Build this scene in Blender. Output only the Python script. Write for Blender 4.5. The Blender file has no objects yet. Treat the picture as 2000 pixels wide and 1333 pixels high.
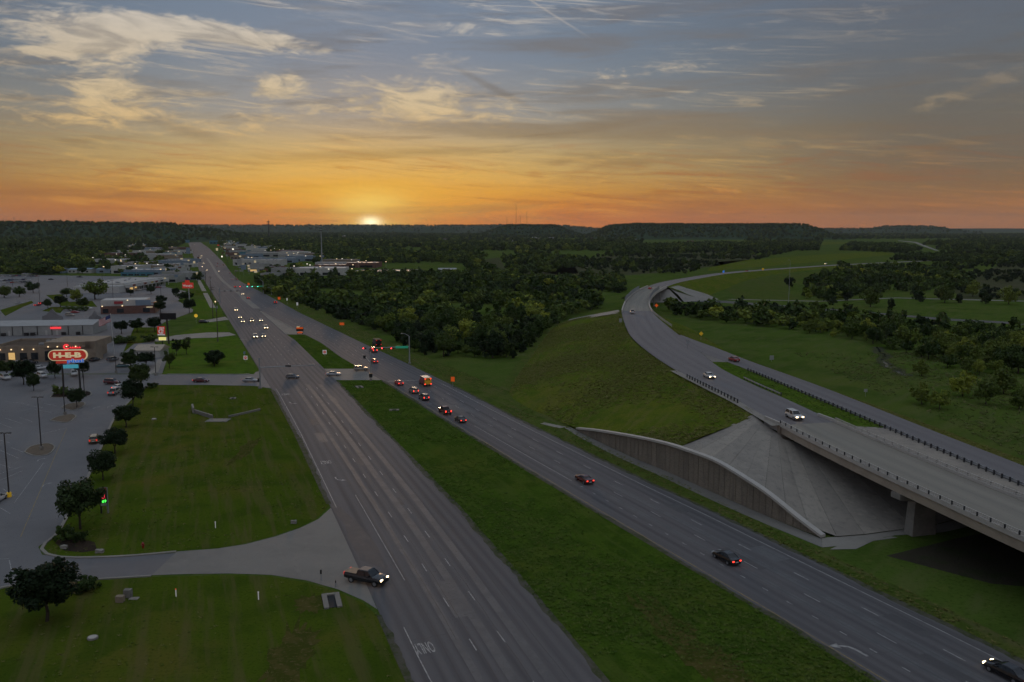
import bpy, bmesh, math, random
import numpy as np
from mathutils import Vector, Matrix
from mathutils.geometry import tessellate_polygon
HAZE_D = 0.000021
random.seed(7); rng = np.random.default_rng(7)
SC = bpy.context.scene
COL = SC.collection
# ------------------------------------------------------------------ camera
CAM_H, FOC, HZ = 48.5, 1650.0, 447.0           # metres, focal length and horizon row for a 2000 x 1333 frame
PITCH = math.atan((666.5 - HZ) / FOC)
cam_d = bpy.data.cameras.new('camera'); cam = bpy.data.objects.new('camera', cam_d); COL.objects.link(cam)
cam_d.sensor_width = 36.0; cam_d.lens = FOC / 2000 * 36.0
cam_d.clip_start = 0.5; cam_d.clip_end = 60000
cam.location = (0, 0, CAM_H); cam.rotation_euler = (math.pi / 2 - PITCH, 0, 0)
SC.camera = cam
# ------------------------------------------------------------------ world
SUN_AZ = math.atan((727 - 1000) / FOC)          # sun stands left of the view axis, just on the horizon
SUN_EL = math.radians(3.0)
def lin(r, g, b):
    f = lambda c: (c / 255 / 12.92) if c / 255 <= 0.04045 else ((c / 255 + 0.055) / 1.055) ** 2.4
    return (f(r), f(g), f(b), 1.0)
class NT:
    """small helper around a node tree"""
    def __init__(s, tree): s.t = tree; s.n = tree.nodes; s.l = tree.links
    def node(s, typ, **kw):
        n = s.n.new(typ)
        for k, v in kw.items(): setattr(n, k, v)
        return n
    def put(s, sock, v):
        if isinstance(v, bpy.types.NodeSocket): s.l.new(v, sock)
        elif v is not None: sock.default_value = v
    def m(s, op, a, b=None, c=None, clamp=False):
        n = s.n.new('ShaderNodeMath'); n.operation = op; n.use_clamp = clamp
        s.put(n.inputs[0], a)
        if b is not None: s.put(n.inputs[1], b)
        if c is not None: s.put(n.inputs[2], c)
        return n.outputs[0]
    def mix(s, f, a, b, typ='MIX'):
        n = s.n.new('ShaderNodeMix'); n.data_type = 'RGBA'; n.blend_type = typ
        s.put(n.inputs[0], f); s.put(n.inputs[6], a); s.put(n.inputs[7], b)
        return n.outputs[2]
    def ramp(s, f, stops, interp='LINEAR'):
        n = s.n.new('ShaderNodeValToRGB'); n.color_ramp.interpolation = interp
        e = n.color_ramp.elements
        while len(e) > 1: e.remove(e[-1])
        e[0].position = stops[0][0]; e[0].color = stops[0][1]
        for p, c in stops[1:]:
            x = e.new(p); x.color = c
        s.put(n.inputs[0], f); return n.outputs[0]
    def step(s, x, lo, hi):
        n = s.n.new('ShaderNodeMapRange'); n.interpolation_type = 'SMOOTHSTEP'
        s.put(n.inputs[0], x); n.inputs[1].default_value = lo; n.inputs[2].default_value = hi
        return n.outputs[0]
    def noise(s, vec, scale, detail=4, rough=0.55, dist=0.0):
        n = s.n.new('ShaderNodeTexNoise'); n.inputs['Scale'].default_value = scale
        n.inputs['Detail'].default_value = detail; n.inputs['Roughness'].default_value = rough
        n.inputs['Distortion'].default_value = dist
        if vec is not None: s.l.new(vec, n.inputs['Vector'])
        return n.outputs[0]
    def xyz(s, x, y, z=0.0):
        n = s.n.new('ShaderNodeCombineXYZ'); s.put(n.inputs[0], x); s.put(n.inputs[1], y); s.put(n.inputs[2], z)
        return n.outputs[0]
    def sep(s, v):
        n = s.n.new('ShaderNodeSeparateXYZ'); s.l.new(v, n.inputs[0]); return n.outputs
def build_world():
    w = bpy.data.worlds.new('World'); SC.world = w; w.use_nodes = True
    t = NT(w.node_tree); t.n.clear()
    co = t.node('ShaderNodeTexCoord').outputs['Generated']
    x, y, z = t.sep(co)
    deg = 180 / math.pi
    az = t.m('MULTIPLY', t.m('ARCTAN2', x, y), deg)                 # degrees, right of north positive
    el = t.m('MULTIPLY', t.m('ARCSINE', t.m('MINIMUM', t.m('MAXIMUM', z, -1.0), 1.0)), deg)
    ela = t.m('MAXIMUM', el, 0.0)
    saz = math.degrees(SUN_AZ)
    daz = t.m('ABSOLUTE', t.m('SUBTRACT', az, saz))
    daz = t.m('MINIMUM', daz, t.m('SUBTRACT', 360.0, daz))
    e90 = t.m('DIVIDE', ela, 90.0)
    D = lambda d: d / 90
    near = t.ramp(e90, [(0, lin(204, 106, 36)), (D(1.3), lin(210, 124, 42)), (D(2.4), lin(212, 152, 60)), (D(3.6), lin(202, 168, 98)),
                        (D(5.2), lin(180, 162, 118)), (D(7.5), lin(137, 145, 146)), (D(11), lin(110, 132, 152)), (D(16), lin(103, 126, 150)),
                        (D(30), lin(128, 144, 163)), (D(55), lin(162, 171, 184)), (1, lin(170, 177, 188))])
    far = t.ramp(e90, [(0, lin(164, 106, 66)), (D(1.3), lin(158, 108, 66)), (D(2.6), lin(130, 104, 76)), (D(4.2), lin(112, 102, 88)),
                       (D(7), lin(105, 103, 98)), (D(10), lin(97, 104, 112)), (D(15), lin(94, 104, 120)),
                       (D(30), lin(124, 138, 158)), (D(55), lin(162, 171, 184)), (1, lin(170, 177, 188))])
    back = t.ramp(e90, [(0, lin(130, 124, 136)), (D(8), lin(148, 140, 148)), (D(20), lin(146, 148, 160)), (D(55), lin(162, 171, 184)), (1, lin(170, 177, 188))])
    sky = t.mix(t.step(daz, 5, 36), near, far)
    sky = t.mix(t.step(daz, 60, 150), sky, back)
    left = t.m('MULTIPLY', t.step(az, -16, -34), t.m('SUBTRACT', 1.0, t.step(el, 1.0, 6.0)))
    sky = t.mix(t.m('MULTIPLY', left, 0.35), sky, lin(150, 104, 70))
    # physically based dusk sky, blended in faintly
    ns = t.node('ShaderNodeTexSky'); ns.sky_type = 'NISHITA'; ns.sun_disc = False
    ns.sun_elevation = SUN_EL; ns.sun_rotation = SUN_AZ; ns.air_density = 1.5; ns.dust_density = 3.0
    sky = t.mix(0.05, sky, t.mix(1.0, ns.outputs[0], (0.10, 0.10, 0.10, 1), 'MULTIPLY'))
    # ---- high cloud: streaks drawn in (azimuth, elevation), slightly tilted, finer towards the horizon
    def stretch(kx, ky, off, tilt=0.0):
        e = t.m('ADD', t.m('MULTIPLY', el, ky), t.m('MULTIPLY', az, tilt))
        return t.xyz(t.m('ADD', t.m('MULTIPLY', az, kx), off), e, off * 0.37)
    fine = t.noise(stretch(0.30, 1.05, 3.0, 0.10), 1.0, 7, 0.60, 1.0)
    fine2 = t.noise(stretch(0.9, 2.6, 9.0, -0.35), 1.6, 5, 0.68)
    broad = t.noise(stretch(0.055, 0.42, 20.0, 0.02), 1.0, 4, 0.6)
    veil = t.noise(stretch(0.085, 0.85, 41.0, -0.03), 1.0, 5, 0.62, 0.5)
    cream = t.ramp(t.m('DIVIDE', ela, 16.0), [(0, lin(214, 134, 54)), (0.12, lin(222, 158, 70)), (0.28, lin(228, 182, 104)), (0.5, lin(214, 190, 150)), (0.8, lin(206, 196, 182)), (1, lin(196, 190, 186))])
    greyc = t.ramp(t.m('DIVIDE', ela, 16.0), [(0, lin(150, 90, 54)), (0.15, lin(166, 112, 62)), (0.3, lin(146, 122, 84)), (0.55, lin(124, 116, 108)), (1, lin(108, 112, 122))])
    cream_far = t.ramp(t.m('DIVIDE', ela, 16.0), [(0, lin(184, 112, 64)), (0.16, lin(178, 124, 74)), (0.35, lin(134, 118, 94)), (0.6, lin(128, 122, 114)), (1, lin(122, 122, 126))])
    lit = t.mix(t.step(daz, 14, 40), cream, cream_far)
    dark = t.mix(t.step(daz, 14, 44), greyc, t.ramp(t.m('DIVIDE', ela, 16.0), [(0, lin(140, 92, 62)), (0.2, lin(126, 96, 70)), (0.4, lin(104, 96, 84)), (1, lin(90, 98, 110))]))
    low = t.m('SUBTRACT', 1.0, t.step(el, 15.5, 24.0))
    # broad veil over the whole sky
    v = t.m('MULTIPLY', t.step(veil, 0.46, 0.72), low)
    sky = t.mix(t.m('MULTIPLY', v, 0.74), sky, dark)
    v2 = t.m('MULTIPLY', t.m('MULTIPLY', t.step(broad, 0.5, 0.74), t.step(fine, 0.36, 0.66)), low)
    sky = t.mix(t.m('MULTIPLY', v2, 0.55), sky, lit)
    st = t.noise(stretch(0.16, 2.2, 77.0, 0.16), 1.0, 6, 0.66, 0.8)
    sky = t.mix(t.m('MULTIPLY', t.m('MULTIPLY', t.step(st, 0.50, 0.70), t.step(broad, 0.34, 0.6)), t.m('MULTIPLY', low, 0.60)), sky, lit)
    band = t.m('MULTIPLY', t.m('MULTIPLY', t.step(st, 0.52, 0.34), t.m('SUBTRACT', 1.0, t.step(el, 3.0, 7.0))), 0.55)
    sky = t.mix(band, sky, t.mix(t.step(daz, 12, 40), lin(168, 100, 52), lin(136, 96, 70)))
    # individual clouds: (azimuth px, elevation px, half width, half height, tilt, strength)
    def px(u, vv):
        d = (u - 1000, FOC * math.cos(PITCH) + (666.5 - vv) * math.sin(PITCH), -FOC * math.sin(PITCH) + (666.5 - vv) * math.cos(PITCH))
        return math.degrees(math.atan2(d[0], d[1])), math.degrees(math.atan2(d[2], math.hypot(d[0], d[1])))
    K = 1 / 28.8 * 1.0                           # degrees per pixel
    clouds = [(205, 78, 72, 30, .12, 1.0), (290, 66, 140, 20, .03, .8), (455, 70, 118, 15, -.10, 1.7), (210, 125, 40, 34, 0, .7), (60, 100, 72, 7, .12, 1.0),
              (430, 136, 40, 9, .15, .7), (548, 176, 34, 14, .12, 1.0), (565, 147, 24, 9, .1, .8), (505, 168, 20, 16, .2, .7), (740, 195, 140, 34, .02, 1.0),
              (910, 218, 130, 34, -.06, .8), (100, 30, 120, 34, .05, .55), (40, 130, 60, 16, 0, .45), (150, 170, 75, 10, .08, .6),
              (230, 190, 90, 26, .12, .75), (330, 230, 110, 30, .0, .7), (100, 220, 120, 18, .06, .55), (480, 260, 45, 13, .35, .7),
              (900, 52, 34, 13, 0, .7), (830, 115, 60, 10, .05, .6), (1130, 150, 110, 10, .04, .35), (1250, 145, 120, 18, .10, .28),
              (1930, 163, 75, 12, .32, 1.5), (1880, 40, 150, 26, -.18, .3), (1540, 90, 240, 20, .22, .25), (640, 103, 14, 6, 0, .5),
              (1180, 100, 60, 12, .1, .25), (640, 330, 240, 12, .03, .5), (1150, 300, 130, 10, -.03, .6), (300, 345, 300, 10, -.02, .4),
              (1000, 345, 200, 9, -.03, .5), (1400, 365, 110, 8, -.04, .5), (1720, 372, 60, 6, -.02, .5), (1900, 340, 140, 7, .04, .35), (1300, 385, 200, 6, .02, .45)]
    acc = None
    for (cu, cv, hw, hh, tl, st) in clouds:
        a0, e0 = px(cu, cv); a = t.m('SUBTRACT', az, a0); e = t.m('SUBTRACT', el, e0)
        e = t.m('SUBTRACT', e, t.m('MULTIPLY', a, tl))
        a = t.m('MULTIPLY', a, 1 / (hw * K * 1.25)); e = t.m('MULTIPLY', e, 1 / (hh * K * 1.25))
        q = t.m('MAXIMUM', t.m('MULTIPLY_ADD', t.m('MULTIPLY_ADD', a, a, t.m('MULTIPLY', e, e)), -0.32, 1.0), 0.0)
        g = t.m('MULTIPLY', t.m('MULTIPLY', q, q), st)
        acc = g if acc is None else t.m('ADD', acc, g)
    brk = t.m('ADD', t.m('MULTIPLY', t.m('SUBTRACT', fine, 0.5), 2.9), t.m('MULTIPLY', t.m('SUBTRACT', fine2, 0.5), 1.5))
    c = t.step(t.m('ADD', t.m('MULTIPLY', acc, 0.95), brk), 0.42, 1.6)
    lit = t.mix(t.m('MULTIPLY', t.step(fine, 0.62, 0.36), 0.5), lit, dark)
    c = t.m('MULTIPLY', c, t.step(acc, 0.03, 0.35))
    sky = t.mix(t.m('MULTIPLY', c, 0.9), sky, lit)
    # grey shadowed bellies
    sh = [(860, 250, 200, 16, -.05), (950, 165, 90, 9, -.5), (1250, 225, 160, 14, -.05), (760, 300, 230, 12, .04), (380, 262, 90, 16, -.25), (1150, 255, 220, 12, -.02),
          (700, 412, 200, 6, .01), (860, 408, 230, 7, .02), (1500, 260, 350, 30, 0), (200, 380, 260, 8, -.02)]
    acc = None
    for (cu, cv, hw, hh, tl) in sh:
        a0, e0 = px(cu, cv); a = t.m('SUBTRACT', az, a0); e = t.m('SUBTRACT', t.m('SUBTRACT', el, e0), t.m('MULTIPLY', a, tl))
        a = t.m('MULTIPLY', a, 1 / (hw * K)); e = t.m('MULTIPLY', e, 1 / (hh * K))
        q = t.m('MAXIMUM', t.m('MULTIPLY_ADD', t.m('MULTIPLY_ADD', a, a, t.m('MULTIPLY', e, e)), -0.32, 1.0), 0.0)
        g = t.m('MULTIPLY', q, q); acc = g if acc is None else t.m('ADD', acc, g)
    sky = t.mix(t.m('MULTIPLY', t.step(t.m('ADD', acc, t.m('MULTIPLY', t.m('SUBTRACT', veil, 0.5), 1.6)), 0.3, 1.1), 0.55), sky, dark)
    # contrail
    a0, e0 = px(1035, 0); a1, e1 = px(1165, 82); sl = (e1 - e0) / (a1 - a0)
    dd = t.m('ABSOLUTE', t.m('SUBTRACT', t.m('SUBTRACT', el, e0), t.m('MULTIPLY', t.m('SUBTRACT', az, a0), sl)))
    tr = t.m('MULTIPLY', t.m('SUBTRACT', 1.0, t.step(dd, 0.02, 0.13)), t.m('MULTIPLY', t.step(az, a0 - 4, a0), t.m('SUBTRACT', 1.0, t.step(az, a0 + 2.0, a1))))
    sky = t.mix(t.m('MULTIPLY', tr, 0.32), sky, lin(190, 180, 170))
    # glow round the setting sun
    def blob(e0, sx, sy):
        q = t.m('ADD', t.m('POWER', t.m('DIVIDE', daz, sx), 2.0), t.m('POWER', t.m('DIVIDE', t.m('SUBTRACT', el, e0), sy), 2.0))
        return t.m('POWER', 2.718, t.m('MULTIPLY', q, -1.0))
    gm = t.m('ADD', 0.72, t.m('ADD', t.m('MULTIPLY', t.m('SUBTRACT', veil, 0.5), 1.6), t.m('MULTIPLY', t.m('SUBTRACT', st, 0.5), 1.2)))
    g1 = t.m('MINIMUM', t.m('MULTIPLY', t.m('MULTIPLY', blob(2.0, 8.0, 2.4), gm), 0.95), 1.0)
    sky = t.mix(g1, sky, lin(244, 184, 66))
    g2 = t.m('MULTIPLY', t.m('ADD', t.m('MULTIPLY', blob(1.75, 2.4, 0.75), 0.8), t.m('MULTIPLY', blob(0.3, 2.2, 0.8), 0.7)), t.m('ADD', gm, 0.15))
    sky = t.mix(t.m('MINIMUM', g2, 1.0), sky, lin(255, 214, 104))
    sky = t.mix(blob(0.42, 0.62, 0.34), sky, (1.7, 1.45, 0.85, 1))
    # below the horizon: dark earth
    sky = t.mix(t.step(el, -0.2, -1.2), sky, lin(58, 58, 62))
    bg = t.node('ShaderNodeBackground'); t.l.new(sky, bg.inputs[0]); bg.inputs[1].default_value = 1.0
    o = t.node('ShaderNodeOutputWorld'); t.l.new(bg.outputs[0], o.inputs[0])
    w.cycles.sampling_method = 'MANUAL'; w.cycles.sample_map_resolution = 512
build_world()
# ------------------------------------------------------------------ sun lamp
sd = bpy.data.lights.new('sun', 'SUN'); sd.energy = 0.8; sd.angle = math.radians(6); sd.color = (1.0, 0.62, 0.33)
so = bpy.data.objects.new('sun', sd); COL.objects.link(so)
LAMP_EL = SUN_EL
sdir = Vector((math.sin(SUN_AZ) * math.cos(LAMP_EL), math.cos(SUN_AZ) * math.cos(LAMP_EL), math.sin(LAMP_EL)))
so.rotation_euler = sdir.to_track_quat('Z', 'Y').to_euler()
SC.view_settings.view_transform = 'Standard'; SC.view_settings.look = 'None'
SC.view_settings.exposure = 0.0; SC.view_settings.gamma = 1.0; SC.view_settings.use_curve_mapping = False
SC.cycles.max_bounces = 4; SC.cycles.diffuse_bounces = 2; SC.cycles.glossy_bounces = 2; SC.cycles.transparent_max_bounces = 6
SC.cycles.use_adaptive_sampling = True; SC.cycles.adaptive_threshold = 0.02; SC.cycles.adaptive_min_samples = 10
SC.cycles.volume_bounces = 0; SC.cycles.sample_clamp_indirect = 4.0
# ------------------------------------------------------------------ helpers
_F = Vector((0, math.cos(PITCH), -math.sin(PITCH))); _U = Vector((0, math.sin(PITCH), math.cos(PITCH)))
def gp(px, py, z=0.0):
    """ground position (x, y) of a spot measured in the 2000-px photograph, standing at height z"""
    d = _F * FOC + Vector((px - 1000, 0, 0)) + _U * (666.5 - py)
    t = (z - CAM_H) / d.z
    return (d.x * t, d.y * t)
def zat(px, py, Y):
    d = _F * FOC + Vector((px - 1000, 0, 0)) + _U * (666.5 - py)
    t = Y / d.y
    return CAM_H + t * d.z, t * d.x
def tag(o, label=None, cat=None, group=None, kind=None):
    if label: o['label'] = label
    if cat: o['category'] = cat
    if group: o['group'] = group
    if kind: o['kind'] = kind
    return o
def empty(name, loc=(0, 0, 0), rz=0.0, label=None, cat=None, group=None):
    o = bpy.data.objects.new(name, None); COL.objects.link(o); o.location = loc; o.rotation_euler = (0, 0, rz)
    o.empty_display_size = 0.1
    return tag(o, label, cat, group)
def link(name, me, mat=None, parent=None, kind=None):
    o = bpy.data.objects.new(name, me); COL.objects.link(o)
    if mat is not None and not me.materials: me.materials.append(mat)
    if parent is not None: o.parent = parent
    if kind: o['kind'] = kind
    return o
def mesh(name, verts, faces, mat=None, uvs=None, smooth=False):
    me = bpy.data.meshes.new(name); me.from_pydata([tuple(v) for v in verts], [], faces); me.update()
    if uvs is not None:
        l = me.uv_layers.new(name='UVMap')
        for p in me.polygons:
            for li in p.loop_indices: l.data[li].uv = uvs[me.loops[li].vertex_index]
    if smooth: me.polygons.foreach_set('use_smooth', [True] * len(me.polygons))
    if mat is not None: me.materials.append(mat)
    return me
class MB:
    """collects simple solids into one mesh"""
    def __init__(s): s.v = []; s.f = []
    def box(s, cx, cy, cz, sx, sy, sz, rz=0.0, taper=1.0):
        c, n = math.cos(rz), math.sin(rz); b = len(s.v)
        for k, zz in ((1.0, -sz / 2), (taper, sz / 2)):
            for dx, dy in ((-1, -1), (1, -1), (1, 1), (-1, 1)):
                x, y = dx * sx / 2 * k, dy * sy / 2 * k
                s.v.append((cx + x * c - y * n, cy + x * n + y * c, cz + zz))
        s.f += [(b, b + 3, b + 2, b + 1), (b + 4, b + 5, b + 6, b + 7), (b, b + 1, b + 5, b + 4), (b + 1, b + 2, b + 6, b + 5), (b + 2, b + 3, b + 7, b + 6), (b + 3, b, b + 4, b + 7)]
        return s
    def tube(s, pts, r, n=8, r2=None):
        pts = [Vector(p) for p in pts]; b = len(s.v); m = len(pts)
        for i, p in enumerate(pts):
            d = (pts[min(i + 1, m - 1)] - pts[max(i - 1, 0)]).normalized()
            a = d.orthogonal().normalized(); e = d.cross(a)
            rr = r if r2 is None else r + (r2 - r) * i / max(1, m - 1)
            for k in range(n):
                t = 2 * math.pi * k / n; s.v.append(tuple(p + a * math.cos(t) * rr + e * math.sin(t) * rr))
        for i in range(m - 1):
            for k in range(n):
                s.f.append((b + i * n + k, b + i * n + (k + 1) % n, b + (i + 1) * n + (k + 1) % n, b + (i + 1) * n + k))
        s.f.append(tuple(b + k for k in range(n - 1, -1, -1))); s.f.append(tuple(b + (m - 1) * n + k for k in range(n)))
        return s
    def prism(s, poly, z0, z1):
        b = len(s.v); n = len(poly)
        for z in (z0, z1):
            for x, y in poly: s.v.append((x, y, z))
        for i in range(n): s.f.append((b + i, b + (i + 1) % n, b + n + (i + 1) % n, b + n + i))
        for t in tessellate_polygon([[Vector((x, y, 0)) for x, y in poly]]):
            a, c, d = t
            pa, pc, pd = poly[a], poly[c], poly[d]
            if (pc[0] - pa[0]) * (pd[1] - pa[1]) - (pc[1] - pa[1]) * (pd[0] - pa[0]) < 0: c, d = d, c
            s.f.append((b + n + a, b + n + c, b + n + d)); s.f.append((b + a, b + d, b + c))
        return s
    def add(s, vs, fs):
        b = len(s.v); s.v += [tuple(v) for v in vs]; s.f += [tuple(b + i for i in f) for f in fs]; return s
    def build(s, name, mat, parent=None, smooth=False, kind=None):
        return link(name, mesh(name, s.v, s.f, mat, smooth=smooth), None, parent, kind)
def sheet(name, poly, z, mat, parent=None, kind='structure'):
    """flat sheet from a polygon of (x, y)"""
    tris = tessellate_polygon([[Vector((x, y, 0)) for x, y in poly]]); fs = []
    for a, c, d in tris:
        pa, pc, pd = poly[a], poly[c], poly[d]
        if (pc[0] - pa[0]) * (pd[1] - pa[1]) - (pc[1] - pa[1]) * (pd[0] - pa[0]) < 0: c, d = d, c
        fs.append((a, c, d))
    return link(name, mesh(name, [(x, y, z) for x, y in poly], fs, mat), None, parent, None if parent else kind)
def pxpoly(pts, z=0.0): return [gp(a, b, z) for a, b in pts]
def smooth_line(P, n):
    """resample a polyline (any dimension) through its points with Catmull-Rom, n samples by arc length"""
    P = np.array(P, float); Q = []
    for i in range(len(P) - 1):
        p0, p1, p2, p3 = P[max(i - 1, 0)], P[i], P[i + 1], P[min(i + 2, len(P) - 1)]
        for k in range(12):
            t = k / 12; Q.append(0.5 * (2 * p1 + (p2 - p0) * t + (2 * p0 - 5 * p1 + 4 * p2 - p3) * t * t + (3 * p1 - p0 - 3 * p2 + p3) * t ** 3))
    Q.append(P[-1]); Q = np.array(Q)
    d = np.concatenate([[0], np.cumsum(np.linalg.norm(np.diff(Q[:, :2], axis=0), axis=1))])
    s = np.linspace(0, d[-1], n)
    return np.stack([np.interp(s, d, Q[:, k]) for k in range(Q.shape[1])], 1)
def loft(name, A, B, m, mat, parent=None, kind='structure', prof=None, amp=0.0, smooth=True):
    """surface between two resampled 3-D polylines of equal length, m columns; uv in metres"""
    A = np.array(A, float); B = np.array(B, float); n = len(A); V = []; UV = []; al = 0.0
    for i in range(n):
        if i: al += np.linalg.norm((A[i] + B[i] - A[i - 1] - B[i - 1]) / 2)
        w = np.linalg.norm((B[i] - A[i])[:2])
        for j in range(m + 1):
            t = j / m; p = A[i] * (1 - t) + B[i] * t
            if prof is not None: p = p.copy(); p[2] = A[i][2] + (B[i][2] - A[i][2]) * prof(t)
            if amp and 0 < j < m: p = p + np.array([0, 0, (random.random() - .5) * 2 * amp])
            V.append(p); UV.append((t * w, al))
    F = [(i * (m + 1) + j, i * (m + 1) + j + 1, (i + 1) * (m + 1) + j + 1, (i + 1) * (m + 1) + j) for i in range(n - 1) for j in range(m)]
    me = mesh(name, V, F, mat, UV, smooth)
    me.flip_normals() if me.polygons[0].normal.z < 0 else None
    return link(name, me, None, parent, None if parent else kind)
# ------------------------------------------------------------------ materials
MATS = {}
STREAK = {'mown_lawn': (.36, .55, .035, (.120, .100, .040), .55), 'median_grass': (.40, .7, .06, (.085, .115, .022), .55), 'embankment_grass': (1.15, .05, .5, (.150, .135, .045), .5), 'rough_grass': (.9, .06, .25, (.115, .125, .045), .5), 'verge_grass': (.42, .6, .05, (.13, .115, .055), .5), 'lush_lawn': (.36, .5, .05, (.105, .125, .03), .4)}
TINT = {'rough_grass': (1.9, 2.1, 1.0), 'mown_lawn': (1.75, 1.75, .8), 'lush_lawn': (2.2, 1.85, 1.4), 'median_grass': (2.2, 1.75, 1.4), 'embankment_grass': (2.15, 2.25, .95), 'verge_grass': (1.35, 1.4, 1.1), 'worn_turf': (1.5, 1.3, .9), 'wooded_hill': (.9, 1.25, 1.2),
        'worn_paint': (.6, .6, .6), 'worn_yellow_paint': (.7, .7, .7), 'worn_asphalt': (.80, .81, .83), 'asphalt_patch': (.75, .76, .76), 'lot_asphalt': (.90, .90, .89), 'ramp_asphalt': (.98, .97, .95), 'bridge_deck': (1.12, 1.10, 1.0), 'girder_concrete': (1.2, 1.2, 1.2), 'pier_concrete': (1.2, 1.2, 1.2), 'drive_concrete': (.85, .84, .78), 'slope_paving': (1.6, 1.52, 1.34), 'split_stone_panel': (1.6, 1.58, 1.5), 'coping_concrete': (1.0, .97, .92), 'pale_concrete': (.78, .77, .73)}
def bsdf(name, col=(0.5, 0.5, 0.5), rough=0.7, metal=0.0, spec=0.5, emit=None, es=0.0):
    m = bpy.data.materials.new(name); m.use_nodes = True; b = m.node_tree.nodes['Principled BSDF']
    b.inputs['Base Color'].default_value = (*col[:3], 1); b.inputs['Roughness'].default_value = rough
    b.inputs['Metallic'].default_value = metal; b.inputs['Specular IOR Level'].default_value = spec
    if emit: b.inputs['Emission Color'].default_value = (*emit[:3], 1); b.inputs['Emission Strength'].default_value = es
    MATS[name] = m; return m
def textured(name, base, layers, rough=0.9, spec=0.2, bump=0.0, bscale=2.0, squash=(1, 1, 1), uv=False, tracks=None, stripes=None):
    """base colour with noise layers (scale, colour, lo, hi, amount); world-position based unless uv"""
    k = TINT.get(name)
    if k:
        base = tuple(a * b for a, b in zip(base, k)); layers = [(sc, tuple(a * b for a, b in zip(cc, k)), lo, hi, am) for sc, cc, lo, hi, am in layers]
        if tracks: tracks = (tracks[0], tuple(a * b for a, b in zip(tracks[1], k)), tracks[2])
    if 'grass' in name or 'lawn' in name or 'turf' in name: spec = 0.0
    m = bsdf(name, base, rough, 0, spec); t = NT(m.node_tree); b = m.node_tree.nodes['Principled BSDF']
    if uv: v = t.node('ShaderNodeUVMap').outputs[0]
    else: v = t.node('ShaderNodeNewGeometry').outputs['Position']
    mp = t.node('ShaderNodeMapping'); mp.inputs['Scale'].default_value = squash; t.l.new(v, mp.inputs[0]); vec = mp.outputs[0]
    c = (*base[:3], 1)
    for i, (sc, cc, lo, hi, am) in enumerate(layers):
        f = t.noise(vec, sc, 5, 0.6, 0.2)
        c = t.mix(t.m('MULTIPLY', t.step(f, lo, hi), am), c, (*cc[:3], 1))
    if tracks:
        u = t.sep(v)[0]; per, cc, am = tracks
        w = t.m('ADD', t.m('MULTIPLY', t.m('COSINE', t.m('MULTIPLY', u, 2 * math.pi / per)), 0.5), 0.5)
        nz = t.noise(t.xyz(t.m('MULTIPLY', u, 0.55), t.m('MULTIPLY', t.sep(v)[1], 0.012)), 1.0, 4, 0.6)
        c = t.mix(t.m('MULTIPLY', t.m('MULTIPLY', w, t.step(nz, 0.28, 0.72)), am), c, (*cc[:3], 1))
    if name in ('slope_paving', 'split_stone_panel'):
        ob = t.node('ShaderNodeObjectInfo').outputs['Random']; c = t.mix(t.m('MULTIPLY', ob, .42), c, (base[0] * .45, base[1] * .45, base[2] * .48, 1))
        sk = t.noise(t.xyz(t.m('MULTIPLY', t.sep(v)[0], 1.3), t.m('MULTIPLY', t.sep(v)[1], .8), t.m('MULTIPLY', t.sep(v)[2], .10)), 1.0, 4, .6); c = t.mix(t.m('MULTIPLY', t.step(sk, .48, .72), .42), c, (base[0] * .4, base[1] * .42, base[2] * .46, 1))
    if name in STREAK:
        an, sx_, sy_, cc, am = STREAK[name]; mp2 = t.node('ShaderNodeMapping'); mp2.vector_type = 'TEXTURE'; mp2.inputs['Rotation'].default_value = (0, 0, an); mp2.inputs['Scale'].default_value = (1 / sx_, 1 / sy_, 1); t.l.new(v, mp2.inputs[0])
        c = t.mix(t.m('MULTIPLY', t.step(t.noise(mp2.outputs[0], 1.0, 5, .62), .46, .66), am), c, (*cc, 1))
    if stripes:
        per, cc, am = stripes
        gu = t.sep(v)[0]; wv = t.m('ABSOLUTE', t.m('SUBTRACT', t.m('FRACT', t.m('DIVIDE', gu, per)), 0.5))
        c = t.mix(t.m('MULTIPLY', t.m('SUBTRACT', 1.0, t.step(wv, 0.0, 0.03)), am), c, (*cc[:3], 1))
    t.put(b.inputs['Base Color'], c)
    if bump:
        bn = t.node('ShaderNodeBump'); bn.inputs['Strength'].default_value = bump; bn.inputs['Distance'].default_value = 0.25
        t.l.new(t.noise(vec, bscale, 6, 0.65), bn.inputs['Height']); t.l.new(bn.outputs[0], b.inputs['Normal'])
    return m
G = lambda r, g, b: (r, g, b)
M_ground = textured('rough_grass', G(.040, .058, .022), [(.012, G(.055, .060, .030), .45, .68, .8), (.05, G(.028, .044, .016), .45, .62, .8), (.35, G(.060, .064, .032), .5, .75, .55), (1.6, G(.020, .032, .010), .48, .7, .7)], 1, .08, .6, 1.2)
M_lawn = textured('mown_lawn', G(.040, .060, .013), [(.012, G(.062, .058, .022), .46, .64, .7), (.04, G(.068, .060, .026), .50, .68, .75), (.11, G(.028, .046, .011), .45, .62, .8), (.5, G(.060, .060, .024), .58, .78, .45), (2.4, G(.018, .034, .007), .5, .7, .7)], 1, .08, .5, 2.2)
M_lawn2 = textured('lush_lawn', G(.040, .082, .012), [(.05, G(.056, .080, .018), .45, .65, .8), (.25, G(.026, .058, .009), .45, .62, .8), (2.6, G(.020, .042, .007), .5, .7, .7)], 1, .08, .5, 2.2)
M_median = textured('median_grass', G(.028, .062, .009), [(.04, G(.042, .062, .013), .45, .65, .8), (.2, G(.017, .042, .006), .42, .6, .8), (.75, G(.052, .078, .014), .56, .74, .5), (2.6, G(.012, .030, .004), .48, .7, .8)], 1, .08, .8, 1.6)
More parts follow.
